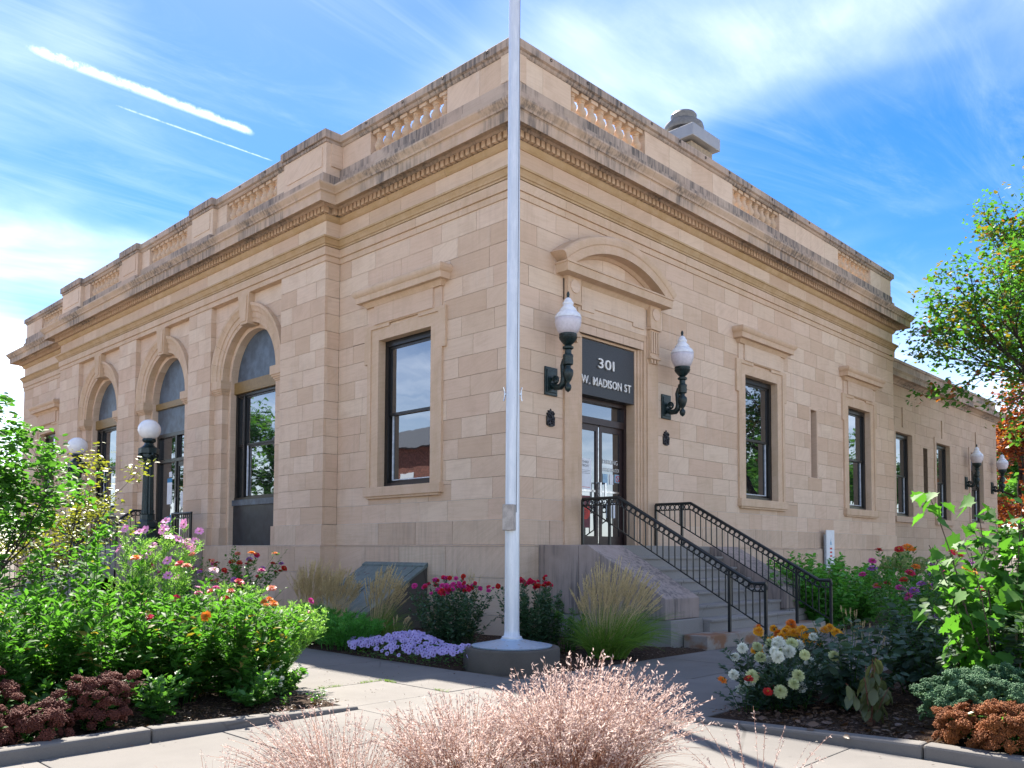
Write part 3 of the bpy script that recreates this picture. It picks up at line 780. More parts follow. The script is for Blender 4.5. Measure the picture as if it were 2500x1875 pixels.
mb = MB(); mb.fbox(FR, 11.42, 11.50, 3.42, 5.36, -0.42, -0.004); mb.fbox(FR, 11.86, 11.94, 3.42, 5.36, -0.42, -0.004); mb.fbox(FR, 11.5, 11.86, 5.30, 5.38, -0.42, -0.004); mb.fbox(FR, 11.5, 11.86, 3.40, 3.47, -0.42, -0.004)
mb.build('slot_reveal', 'sandstone', bld)

# ---- arched bays of the pavilion
ZS = 5.66; RO, RI, RJ = 1.72, 1.27, 1.16; WA = 0.23
for bi, (u0, u1) in enumerate(BAYS):
    uc = (u0 + u1) / 2; hb = (u1 - u0) / 2
    # spandrel stones in courses
    za_list = [ZS, 6.09, 6.4625, 6.835, 7.2075, Z_ARCH]
    for k in range(5):
        a, b = za_list[k], za_list[k + 1]
        for s in (-1, 1):
            arc = []
            for j in range(7):
                z = a + (b - a) * j / 6; q = (RO - 0.03) ** 2 - (z - ZS) ** 2
                arc.append((uc + s * (math.sqrt(q) if q > 0 else 0.02), z))
            uv = [(uc + s * hb, a), *arc, (uc + s * hb, b)]
            mm = MB(); mm.t = random.random()
            mm.fpoly(FL, [(u, z + (0.003 if z < b - 0.001 else -0.003)) for u, z in uv], 0.0, WA); mm.build('spandrel_stone', 'sandstone', bld)
    # archivolt in voussoirs (radial profile), inner reveal ring
    prof = [(RI, 0.02), (RI, WA + 0.01), (RI + 0.10, WA + 0.01), (RI + 0.105, WA + 0.03), (RI + 0.24, WA + 0.035), (RI + 0.25, WA + 0.06), (RI + 0.30, WA + 0.07), (RI + 0.36, WA + 0.10), (RI + 0.375, WA + 0.115), (RO, WA + 0.12), (RO, 0.02)]
    prof2 = [(RJ, -0.20), (RJ, 0.06), (RI + 0.01, 0.06), (RI + 0.01, -0.20)]
    nv = 11
    for k in range(nv):
        a0, a1 = math.pi * k / nv, math.pi * (k + 1) / nv
        for pr, nm, mt in ((prof, 'arch_stone', 'sandstone_trim'), (prof2, 'reveal_stone', 'sandstone')):
            if nm == 'arch_stone' and k == nv // 2: continue
            mm = MB(); mm.t = random.random(); n = 4
            rows = []
            for j in range(n + 1):
                an = a0 + (a1 - a0) * j / n + (0.002 if j == 0 else (-0.002 if j == n else 0))
                rows.append([FL(uc + max(-hb + 0.004, min(hb - 0.004, r * math.cos(an))), ZS + r * math.sin(an), w) for r, w in pr])
            L_ = len(pr); b = len(mm.v); mm.v.extend([p for r in rows for p in r])
            for j in range(n):
                for i in range(L_):
                    i2 = (i + 1) % L_; mm.face([b + j * L_ + i, b + j * L_ + i2, b + (j + 1) * L_ + i2, b + (j + 1) * L_ + i])
            mm.face([b + i for i in range(L_)]); mm.face([b + n * L_ + i for i in range(L_)])
            mm.build(nm, mt, bld, smooth=30)
    # jamb pilasters and imposts
    for s in (-1, 1):
        a, b = sorted((uc + s * RI, uc + s * hb))
        for k in range(10):
            z0, z1 = Z_BASE + CH * k, min(Z_BASE + CH * (k + 1), 5.35)
            if z1 - z0 < 0.05: continue
            mm = MB(); mm.t = random.random(); mm.fbox(FL, a, b, z0 + 0.003, z1 - 0.003, 0.0, WA); mm.build('jamb_stone', 'sandstone', bld)
        mm = MB(); mm.t = random.random(); mm.fbox(FL, a - 0.04, b + 0.04, Z_WT + 0.005, Z_BASE, 0.0, WA + 0.045); mm.build('jamb_base', 'sandstone_base', bld)
        a2, b2 = sorted((uc + s * RJ, uc + s * (RI + 0.02))); mm = MB(); mm.t = 0.6; mm.fbox(FL, a2, b2, Z_WT, ZS, -0.20, 0.06); mm.build('inner_jamb', 'sandstone', bld)
        mm = MB(); mm.t = 0.6
        e0, e1 = (a - 0.0, b - 0.0)
        for (z0, z1, ex) in ((5.35, 5.385, 0.02), (5.385, 5.43, 0.045), (5.43, 5.475, 0.075), (5.475, 5.68, 0.10)):
            ia, ib = (a - (ex if s > 0 else 0), b + (ex if s < 0 else 0)); mm.fbox(FL, ia, ib, z0, z1, 0.0, WA + ex)
        mm.build('impost', 'sandstone_trim', bld)
    # keystone
    kz0, kz1 = ZS + RI - 0.06, Z_ARCH - 0.004
    mm = MB(); mm.t = 0.4
    mm.prism([FL(uc - 0.17, kz0, -0.05), FL(uc + 0.17, kz0, -0.05), FL(uc + 0.27, kz1, -0.05), FL(uc - 0.27, kz1, -0.05)],
             [FL(uc - 0.17, kz0, WA + 0.14), FL(uc + 0.17, kz0, WA + 0.14), FL(uc + 0.27, kz1, WA + 0.16), FL(uc - 0.27, kz1, WA + 0.16)])
    mm.prism([FL(uc - 0.11, kz0 + 0.06, WA + 0.10), FL(uc + 0.11, kz0 + 0.06, WA + 0.10), FL(uc + 0.20, kz1 - 0.05, WA + 0.12), FL(uc - 0.20, kz1 - 0.05, WA + 0.12)],
             [FL(uc - 0.11, kz0 + 0.06, WA + 0.162), FL(uc + 0.11, kz0 + 0.06, WA + 0.162), FL(uc + 0.20, kz1 - 0.05, WA + 0.182), FL(uc - 0.20, kz1 - 0.05, WA + 0.182)])
    mm.build('keystone', 'sandstone_trim', bld)
    # tympanum panel, bronze band, infill
    wp = -0.12
    mm = MB(); arc = [(uc + RJ * math.cos(math.pi * j / 20), ZS - 0.05 + (RJ + 0.05) * math.sin(math.pi * j / 20)) for j in range(21)]
    mm.fpoly(FL, arc, wp - 0.05, wp); mm.build('lunette_panel', 'slate_panel', bld)
    door = bi == 1
    gz0 = 5.47 if door else 5.36
    mm = MB(); mm.fbox(FL, uc - RJ, uc + RJ, gz0, 5.65, wp - 0.05, wp + 0.09); mm.build('transom_band', 'gold_panel', bld, bevel=0.004)
    if not door:
        fz0, fz1 = 2.70, gz0
        mm = MB()
        for a, b in ((-RJ, -RJ + 0.09), (-0.80, -0.72), (0.72, 0.80), (RJ - 0.09, RJ)): mm.fbox(FL, uc + a, uc + b, fz0, fz1, wp - 0.08, wp + 0.03)
        mm.fbox(FL, uc - RJ, uc + RJ, fz1 - 0.07, fz1, wp - 0.08, wp + 0.025); mm.fbox(FL, uc - RJ, uc + RJ, fz0, fz0 + 0.06, wp - 0.08, wp + 0.04)
        mm.fbox(FL, uc - RJ, uc + RJ, fz0, fz1, wp - 0.16, wp - 0.1)
        win = mm.build('window', 'bronze_frame', bld)
        zm = 4.05
        for (a, b) in ((-RJ + 0.09, -0.80), (-0.72, 0.72), (0.80, RJ - 0.09)):
            for (c, d, dw) in ((zm, fz1 - 0.07, 0), (fz0 + 0.06, zm, -0.03)):
                q = 0.045; s_ = MB()
                s_.fbox(FL, uc + a, uc + a + q, c, d, wp - 0.06 + dw, wp - 0.01 + dw); s_.fbox(FL, uc + b - q, uc + b, c, d, wp - 0.06 + dw, wp - 0.01 + dw)
                s_.fbox(FL, uc + a + q, uc + b - q, d - q, d, wp - 0.06 + dw, wp - 0.011 + dw); s_.fbox(FL, uc + a + q, uc + b - q, c, c + q, wp - 0.06 + dw, wp - 0.011 + dw); s_.build('sash', 'bronze_frame', win)
                g = MB(); g.fbox(FL, uc + a + q, uc + b - q, c + q, d - q, wp - 0.045 + dw, wp - 0.038 + dw); g.build('pane', 'window_glass', win)
        l = MB(); l.fbox(FL, uc + 0.63, uc + 0.665, fz0 + 0.1, zm, wp - 0.05, wp - 0.02); l.fbox(FL, uc - RJ + 0.14, uc - RJ + 0.17, fz0 + 0.1, zm, wp - 0.05, wp - 0.02); l.build('sash_liner', 'white_liner', win)
        mm = MB(); mm.fbox(FL, uc - RJ, uc + RJ, 2.56, 2.70, wp - 0.08, wp + 0.10); mm.build('window_ledge', 'slate_panel', bld)
        mm = MB(); mm.fbox(FL, uc - RJ - 0.0, uc + RJ, Z_WT, 2.56, wp - 0.08, wp + 0.06); mm.build('apron_panel', 'navy_panel', bld)
    else:
        mm = MB(); mm.fbox(FL, uc - RJ, uc + RJ, 4.76, gz0, wp - 0.05, wp + 0.02); mm.build('over_door_panel', 'slate_panel', bld)
        mm = MB()
        for a, b in ((-RJ, -RJ + 0.10), (-0.12, -0.02), (RJ - 0.10, RJ)): mm.fbox(FL, uc + a, uc + b, Z_WT, 4.76, wp - 0.1, wp + 0.03)
        mm.fbox(FL, uc - RJ, uc + RJ, 4.66, 4.76, wp - 0.1, wp + 0.035); mm.fbox(FL, uc - RJ, uc + RJ, 3.93, 4.02, wp - 0.1, wp + 0.034); mm.fbox(FL, uc - RJ, uc + RJ, Z_WT, 4.7, wp - 0.2, wp - 0.11)
        dr = mm.build('city_offices_door', 'bronze_frame', bld)
        for (a, b, c, d) in ((-RJ + 0.10, -0.12, 4.02, 4.66), (-0.02, RJ - 0.10, 4.02, 4.66), (-0.02, RJ - 0.10, Z_WT + 0.05, 3.93)):
            g = MB(); g.fbox(FL, uc + a, uc + b, c, d, wp - 0.06, wp - 0.05); g.build('pane', 'window_glass', dr)
        # the leaf on the street side (smaller u shows to the right)
        lf = MB(); a, b, c, d = -RJ + 0.10, -0.12, Z_WT + 0.03, 3.93
        lf.fbox(FL, uc + a, uc + a + 0.10, c, d, wp - 0.05, wp + 0.0); lf.fbox(FL, uc + b - 0.10, uc + b, c, d, wp - 0.05, wp + 0.0); lf.fbox(FL, uc + a + 0.1, uc + b - 0.1, d - 0.14, d, wp - 0.05, wp - 0.001); lf.fbox(FL, uc + a + 0.1, uc + b - 0.1, c, c + 0.25, wp - 0.05, wp - 0.001)
        leaf = lf.build('door_leaf', 'bronze_frame', bld)
        g = MB(); g.fbox(FL, uc + a + 0.1, uc + b - 0.1, c + 0.25, d - 0.14, wp - 0.03, wp - 0.022); g.build('pane', 'window_glass', leaf)
        hd = MB(); hd.tube([FL(uc + b - 0.05, 2.5, wp), FL(uc + b - 0.05, 2.5, wp + 0.07), FL(uc + b - 0.05, 2.9, wp + 0.07), FL(uc + b - 0.05, 2.9, wp)], 0.015); hd.build('handle', 'chrome', leaf)
        put_text('lettering', FL, 'CITY OFFICES', uc - 0.58, 3.12, wp - 0.02, 0.15, 'print_yellow', leaf, sx=0.85)
        for (x, z, w_, h_, mt) in ((-0.72, 2.72, 0.13, 0.22, 'paper_blue'), (-0.60, 2.76, 0.14, 0.18, 'paper_white'), (-0.42, 2.66, 0.2, 0.4, 'paper_white'), (-0.62, 2.10, 0.24, 0.44, 'paper_white'), (-0.6, 1.9, 0.2, 0.25, 'paper_white')):
            g = MB(); g.fbox(FL, uc + x - w_ / 2, uc + x + w_ / 2, z, z + h_, wp - 0.021, wp - 0.018); g.build('notice', mt, leaf)
        for (x, z, w_, h_, mt) in ((0.45, 2.75, 0.30, 0.62, 'paper_white'), (0.45, 3.37, 0.30, 0.12, 'access_blue'), (0.40, 3.52, 0.18, 0.15, 'paper_white'), (0.55, 2.1, 0.16, 0.3, 'paper_blue'), (0.32, 2.15, 0.15, 0.3, 'access_blue')):
            g = MB(); g.fbox(FL, uc + x - w_ / 2, uc + x + w_ / 2, z, z + h_, wp - 0.049, wp - 0.044); g.build('notice', mt, dr)
# ---- Madison Street doorway (right facade)
for s, (a, b) in ((-1, (DC - 1.48, DC - 1.11)), (1, (DC + 1.11, DC + 1.48))):
    mm = MB(); mm.t = 0.5; mm.fbox(FR, a, b, Z_WT + 0.44, 5.30, -0.35, 0.045)
    mm.fbox(FR, a - 0.03, b + (0.03 if s > 0 else 0.0), Z_WT, Z_WT + 0.44, -0.35, 0.07); mm.build('door_pilaster', 'sandstone_trim', bld)
    # bracket: disc block, fluted tongue, drops
    mm = MB(); mm.t = 0.6; a2, b2, uc = a, b, (a + b) / 2
    mm.fbox(FR, a2, b2, 6.06, 6.52, -0.02, 0.12); mm.fbox(FR, a2 - 0.01, b2 + 0.01, 6.00, 6.05, -0.02, 0.14); mm.fbox(FR, a2 + 0.03, b2 - 0.03, 5.45, 6.00, -0.02, 0.09)
    mm.fbox(FR, a2, b2, 5.30, 6.6, -0.3, 0.03)
    for k in range(4): mm.fbox(FR, a2 + 0.04 + k * 0.079, a2 + 0.085 + k * 0.079, 5.52, 5.96, 0.08, 0.115)
    mm.fbox(FR, a2 + 0.01, b2 - 0.01, 5.40, 5.45, -0.02, 0.13)
    for k in range(3): mm.fpoly(FR, [(a2 + 0.05 + k * 0.105, 5.40), (a2 + 0.065 + k * 0.105, 5.31), (a2 + 0.105 + k * 0.105, 5.31), (a2 + 0.12 + k * 0.105, 5.40)], 0.0, 0.10)
    br = mm.build('bracket', 'sandstone_trim', bld)
    mm = MB(); mm.t = 0.7; mm.fpoly(FR, [(uc + 0.125 * math.cos(2 * math.pi * k / 20), 6.32 + 0.125 * math.sin(2 * math.pi * k / 20)) for k in range(20)], 0.11, 0.142); mm.build('roundel', 'sandstone', br, bevel=0.006)
# moulded frame steps inwards to the opening
mm = MB(); mm.t = 0.45
for (hw, zt, w0, w1) in ((1.115, 5.86, -0.35, 0.012), (1.03, 5.74, -0.35, -0.03), (0.97, 5.66, -0.35, -0.055), (0.90, 5.58, -0.42, -0.085)):
    iw = {1.115: 1.03, 1.03: 0.97, 0.97: 0.90, 0.90: 0.835}[hw]; it = {5.86: 5.74, 5.74: 5.66, 5.66: 5.58, 5.58: 5.515}[zt]
    for s in (-1, 1):
        a, b = sorted((DC + s * iw, DC + s * hw)); mm.fbox(FR, a, b, Z_WT, zt, w0, w1)
    mm.fbox(FR, DC - iw, DC + iw, it, zt, w0, w1 + 0.0005)
mm.build('door_architrave', 'sandstone_trim', bld)
mm = MB(); mm.t = 0.75; mm.fbox(FR, DC - 1.115, DC + 1.115, 5.86, 6.46, -0.3, 0.02)
mm.fpoly(FR, [(DC - 1.0, 6.42), (DC - 1.0, 5.97), (DC - 0.62, 5.97), (DC - 0.62, 6.05), (DC + 0.62, 6.05), (DC + 0.62, 5.97), (DC + 1.0, 5.97), (DC + 1.0, 6.42)], 0.0, 0.045); mm.build('door_frieze', 'sandstone', bld)
# pediment: corona shelf with bed mould, then the segmental hood
PU0, PU1 = 1.10, 4.46; pc = (PU0 + PU1) / 2
def return_stack(mm, fr, u0, u1, lay):
    rows = [[fr(u0 - w, z, -0.02), fr(u0 - w, z, w), fr(u1 + w, z, w), fr(u1 + w, z, -0.02)] for z, w in lay]
    b = len(mm.v); mm.v.extend([p for r in rows for p in r])
    for k in range(len(rows) - 1):
        for j in range(4):
            j2 = (j + 1) % 4; mm.face([b + k * 4 + j, b + k * 4 + j2, b + k * 4 + 4 + j2, b + k * 4 + 4 + j])
    mm.face([b, b + 1, b + 2, b + 3]); e = b + 4 * (len(rows) - 1); mm.face([e, e + 1, e + 2, e + 3])
mm = MB(); mm.t = 0.4
return_stack(mm, FR, PU0 + 0.30, PU1 - 0.30, [(6.40, 0.03), (6.42, 0.06), (6.45, 0.075), (6.48, 0.10), (6.49, 0.11), (6.50, 0.29), (6.65, 0.30), (6.655, 0.32), (6.685, 0.32), (6.69, 0.0)])
ped = mm.build('pediment_shelf', 'sandstone_trim', bld, smooth=30)
hwp = (PU1 - PU0) / 2 + 0.02; rise = 0.60                       # segment through the shelf ends
Rp = (hwp ** 2 + rise ** 2) / (2 * rise); zc_ = 6.69 + rise - Rp; ang = math.asin(hwp / Rp)
prof = [(Rp, -0.02), (Rp, 0.29), (Rp + 0.02, 0.31), (Rp + 0.05, 0.315), (Rp + 0.10, 0.33), (Rp + 0.145, 0.325), (Rp + 0.175, 0.29), (Rp + 0.19, 0.22), (Rp + 0.20, -0.02), (Rp - 0.155, -0.02), (Rp - 0.155, 0.02), (Rp - 0.12, 0.06), (Rp - 0.13, 0.085), (Rp - 0.14, 0.285), (Rp - 0.001, 0.288)]
# order the loop so that it walks once round the section
prof = [(Rp - 0.20, -0.02), (Rp - 0.20, 0.03), (Rp - 0.17, 0.075), (Rp - 0.155, 0.085), (Rp - 0.155, 0.285), (Rp, 0.29), (Rp + 0.02, 0.31), (Rp + 0.05, 0.315), (Rp + 0.10, 0.33), (Rp + 0.145, 0.322), (Rp + 0.175, 0.29), (Rp + 0.19, 0.22), (Rp + 0.20, -0.02)]
nseg = 3
for k in range(nseg):
    mm = MB(); mm.t = (0.3, 0.7, 0.4)[k]; n = 10; rows = []
    for j in range(n + 1):
        an = -ang + 2 * ang * (k + j / n) / nseg
        if j == 0 and k: an += 0.001
        rows.append([FR(pc + r * math.sin(an), max(6.686, zc_ + r * math.cos(an)), w) for r, w in prof])
    L_ = len(prof); b = len(mm.v); mm.v.extend([p for r in rows for p in r])
    for j in range(n):
        for i in range(L_):
            i2 = (i + 1) % L_; mm.face([b + j * L_ + i, b + j * L_ + i2, b + (j + 1) * L_ + i2, b + (j + 1) * L_ + i])
    mm.face([b + i for i in range(L_)]); mm.face([b + n * L_ + i for i in range(L_)])
    mm.build('pediment_arch', 'sandstone_trim', ped, smooth=30)
# sign board with raised letters
sgn = MB(); sgn.fbox(FR, DC - 0.90, DC + 0.835, 4.43, 5.50, -0.30, -0.10); sgn = sgn.build('address_sign', 'sign_board', bld, bevel=0.006)
sgn['label'] = 'dark sign board reading 301 W. MADISON ST in raised white letters'
def raised(txt, uc, v, size, width):
    mes = [(c, text_mesh(c, size, 0.012, 'white_letter', 'LEFT', 0.002) if c != ' ' else None) for c in txt]
    ws = [(max(x.co.x for x in me.vertices) - min(x.co.x for x in me.vertices)) if me else size * 0.28 for c, me in mes]
    gap = size * 0.12; tot = sum(ws) + gap * (len(ws) - 1); k = width / tot; u = uc - width / 2
    for (c, me), w in zip(mes, ws):
        if me:
            x0 = min(q.co.x for q in me.vertices)
            o = link('raised_letter', me, sgn)
            o.matrix_basis = Matrix(((k, 0, 0, u - x0 * k), (0, 0, -1, 0.07 + 0.012 + 0.0), (0, 1, 0, v), (0, 0, 0, 1)))
        u += (w + gap) * k
raised('301', 2.70, 5.00, 0.27, 0.50)
raised('W. MADISON ST', 2.72, 4.64, 0.225, 1.56)
# door leaves, transom
dw = -0.34
mm = MB()
for a, b in ((-0.835, -0.76), (0.76, 0.835)): mm.fbox(FR, DC + a, DC + b, Z_WT, 4.45, dw - 0.1, dw + 0.05)
mm.fbox(FR, DC - 0.76, DC + 0.76, 4.36, 4.45, dw - 0.1, dw + 0.04); mm.fbox(FR, DC - 0.76, DC + 0.76, 3.94, 4.07, dw - 0.1, dw + 0.045); mm.fbox(FR, DC - 0.835, DC + 0.835, Z_WT, 4.5, dw - 0.2, dw - 0.11)
dfr = mm.build('entrance_door', 'door_bronze', bld); dfr['label'] = 'brown double glass door lettered PARKING ADMINISTRATOR'
g = MB(); g.fbox(FR, DC - 0.76, DC + 0.76, 4.07, 4.36, dw - 0.05, dw - 0.04); g.build('pane', 'window_glass', dfr)
for s in (-1, 1):
    a, b = sorted((DC + s * 0.012, DC + s * 0.755)); q = 0.085; c, d = Z_WT + 0.02, 3.94
    lf = MB(); lf.fbox(FR, a, a + q, c, d, dw - 0.05, dw + 0.0); lf.fbox(FR, b - q, b, c, d, dw - 0.05, dw + 0.0); lf.fbox(FR, a + q, b - q, d - 0.12, d, dw - 0.05, dw - 0.001); lf.fbox(FR, a + q, b - q, c, c + 0.17, dw - 0.05, dw - 0.001)
    leaf = lf.build('door_leaf', 'door_bronze', dfr)
    g = MB(); g.fbox(FR, a + q, b - q, c + 0.17, d - 0.12, dw - 0.03, dw - 0.024); g.build('pane', 'window_glass', dfr)
    g = MB(); uu = DC + s * 0.075; g.tube([FR(uu, 2.42, dw), FR(uu, 2.42, dw + 0.10), FR(uu, 2.80, dw + 0.10), FR(uu, 2.80, dw)], 0.024, 8); g.build('door_handle', 'chrome', dfr)
g = MB(); g.fbox(FR, DC - 0.045, DC - 0.02, Z_WT + 0.05, 3.9, dw, dw + 0.012); g.build('astragal', 'chrome', dfr)
for z in (2.62,):
    g = MB(); g.fbox(FR, DC + 0.09, DC + 0.67, z, z + 0.04, dw - 0.02, dw - 0.008); g.fbox(FR, DC - 0.67, DC - 0.09, z, z + 0.04, dw - 0.02, dw - 0.008); g.build('push_bar', 'chrome', dfr)
put_text('lettering', FR, 'PARKING', DC + 0.38, 3.20, dw - 0.018, 0.125, 'white_letter', dfr, sx=0.95)
put_text('lettering', FR, 'ADMINISTRATOR', DC + 0.38, 3.05, dw - 0.018, 0.105, 'white_letter', dfr, sx=0.78)
def notice(name, u, v, w_, h_, mt, lab=None, dz=0.0):
    g = MB(); g.fbox(FR, DC + u - w_ / 2, DC + u + w_ / 2, v, v + h_, dw - 0.02, dw - 0.016 + dz); o = g.build(name, mt, dfr)
    if lab: o['label'] = lab
    return o
notice('poster', -0.40, 2.66, 0.36, 0.60, 'paper_white'); put_text('lettering', FR, 'THIRD', DC - 0.40, 3.17, dw - 0.014, 0.07, 'print_grey', dfr); put_text('lettering', FR, 'FRIDAY', DC - 0.40, 3.10, dw - 0.014, 0.07, 'print_grey', dfr)
for k in range(3): notice('print_line', -0.40, 3.03 - k * 0.03, 0.28, 0.006, 'print_grey', dz=0.002)
notice('print_line', -0.40, 2.70, 0.28, 0.008, 'print_red', dz=0.002)
notice('poster', -0.42, 1.92, 0.33, 0.62, 'poster_maroon')
g = MB(); g.fpoly(FR, [(DC - 0.40 + 0.14 * math.cos(k * math.pi / 10), 2.22 + 0.14 * math.sin(k * math.pi / 10)) for k in range(20)], dw - 0.018, dw - 0.014); g.build('print_disc', 'poster_red', dfr)
for txt, z in (('FALL', 2.235), ('FEST', 2.165)): put_text('lettering', FR, txt, DC - 0.40, z, dw - 0.0125, 0.075, 'poster_maroon', dfr)
notice('notice', 0.22, 2.78, 0.15, 0.22, 'paper_blue'); notice('notice', 0.42, 2.80, 0.12, 0.20, 'paper_white'); notice('notice', 0.62, 2.84, 0.19, 0.17, 'paper_blue')
g = MB(); g.torus(FR(DC + 0.62, 2.925, dw - 0.012), 0.06, 0.008, 'y', 16, 4); g.tube([FR(DC + 0.58, 2.965, dw - 0.012), FR(DC + 0.66, 2.885, dw - 0.012)], 0.007, 4); g.build('prohibition_mark', 'print_red', dfr)
notice('notice', 0.40, 2.13, 0.28, 0.30, 'paper_white'); notice('access_panel', 0.33, 2.15, 0.13, 0.24, 'access_blue', dz=0.002)
g = MB(); g.torus(FR(DC + 0.335, 2.21, dw - 0.012), 0.035, 0.006, 'y', 14, 4); g.tube([FR(DC + 0.325, 2.33, dw - 0.012), FR(DC + 0.325, 2.27, dw - 0.012), FR(DC + 0.36, 2.27, dw - 0.012), FR(DC + 0.375, 2.21, dw - 0.012)], 0.006, 4); g.sphere(FR(DC + 0.325, 2.355, dw - 0.012), 0.014, 8, 5); g.build('wheelchair_mark', 'white_letter', dfr)

# ------------------------------------------------------------------ rear annex
anx = empty('rear_annex', (LX, 0.65, 0), label='lower plain sandstone rear wing beyond the main block', cat='building')
inv = Matrix.Translation((-LX, -0.65, 0))
def A(o):
    o.matrix_parent_inverse = inv; return o
AX1 = 31.4; AB = []
aw = [(19.35, 20.92), (23.45, 25.0), (27.6, 29.3)]
op_a = [(a - 0.04, b + 0.04, 2.67, 5.64) for a, b in aw[:2]] + [(27.56, 29.34, 2.67, 5.64), (22.1, 22.55, 3.55, 5.28)]
zs_a = [0.0, 0.7, Z_WT, 2.0] + [2.0 + CH * k for k in range(1, 15)]
courses(FA, LX - 0.2, AX1, zs_a, 0.0, op_a, AB)
emit_before = set(COL.objects)
emit_blocks(AB, 'stone_block', 'small_stone_blocks', 'sandstone_annex', anx, 120)
APATH = [(AX1, 14), (AX1, 10), (AX1, 0.65), (LX, 0.65), (LX - 1, 0.65)]
zt_ = zs_a[-1]
sweep(APATH, [(-0.1, zt_), (0.03, zt_), (0.06, zt_ + 0.06), (0.16, zt_ + 0.12), (0.18, zt_ + 0.14), (0.32, zt_ + 0.15), (0.32, zt_ + 0.28), (0.36, zt_ + 0.36), (0.0, zt_ + 0.42), (-0.1, zt_ + 0.42)], 1.6, name='cornice_stone', mats='sandstone_soot', parent=anx)
sweep(APATH, [(-0.35, zt_ + 0.42), (0.03, zt_ + 0.42), (0.03, zt_ + 0.58), (0.0, zt_ + 0.6), (0.0, 8.02), (0.04, 8.03), (0.04, 8.12), (-0.35, 8.12)], 1.3, name='parapet_stone', mats='sandstone_soot', parent=anx)
mb = MB(); core(mb, FA, LX - 0.2, AX1 - 0.02, 0, 7.6, -0.4, -0.012, op_a); mb.build('wall_core', 'mortar_dark', anx)
mb = MB(); mb.box(LX - 0.1, AX1 - 0.4, 1.1, 13, 0, 7.4); mb.box(AX1 - 0.42, AX1 - 0.02, 0.7, 13, 0, 7.6); mb.build('roof', 'roof_gravel', anx)
for a, b in aw:
    uc, hw = (a + b) / 2, (b - a) / 2; z0 = 2.72
    mm = MB(); mm.t = 0.6
    for s in (-1, 1):
        p, q = sorted((uc + s * hw, uc + s * (hw + 0.20))); mm.fbox(FA, p, q, z0, 5.6, -0.28, 0.03)
    mm.fbox(FA, uc - hw - 0.2, uc + hw + 0.2, 5.6, 5.8, -0.28, 0.03); mm.fbox(FA, uc - 0.12, uc + 0.12, 5.8, 6.5, -0.02, 0.035); mm.build('window_surround', 'sandstone_annex', anx)
    mm = MB(); mm.fbox(FA, uc - hw - 0.2, uc + hw + 0.2, z0 - 0.2, z0 - 0.005, -0.3, 0.10); mm.build('window_sill', 'sandstone_annex', anx)
    sash_window(FA, uc, z0, 5.6, hw, -0.15, anx)
mb = MB(); mb.fbox(FA, 22.1, 22.55, 3.55, 5.28, -0.41, -0.36); mb.build('slot_vent', 'bronze_frame', anx)
for o in set(COL.objects) - emit_before:
    if o.parent is anx: A(o)

# ------------------------------------------------------------------ roof vent
vt = empty('roof_exhaust_vent', (9.9, 2.6, 9.2), label='boxy metal exhaust vent with round fan hood rising above the right parapet', cat='vent')
def V(mb, name, mat, **kw):
    o = mb.build(name, mat, vt, **kw); o.matrix_parent_inverse = Matrix.Translation((-9.9, -2.6, -9.2)); return o
mb = MB(); mb.box(10.0, 10.95, 2.75, 3.75, 9.2, 12.95); V(mb, 'shaft', 'vent_tan')
mb = MB(); mb.box(9.92, 11.03, 2.67, 3.83, 12.78, 13.02); V(mb, 'collar', 'vent_tan')
mb = MB(); mb.box(9.75, 11.21, 2.5, 4.0, 13.08, 13.44); V(mb, 'cap', 'vent_metal', bevel=0.02)
mb = MB(); mb.lathe([(0.28, 13.4), (0.28, 13.62)], (10.45, 3.25, 0), 20); V(mb, 'fan_base', 'vent_dark')
mb = MB(); mb.lathe([(0.42, 13.60), (0.56, 13.62), (0.585, 13.70), (0.55, 13.82), (0.40, 13.90), (0.36, 13.96), (0.38, 14.10), (0.34, 14.16), (0.05, 14.19)], (10.45, 3.25, 0), 24); V(mb, 'fan_hood', 'vent_dark', smooth=35)

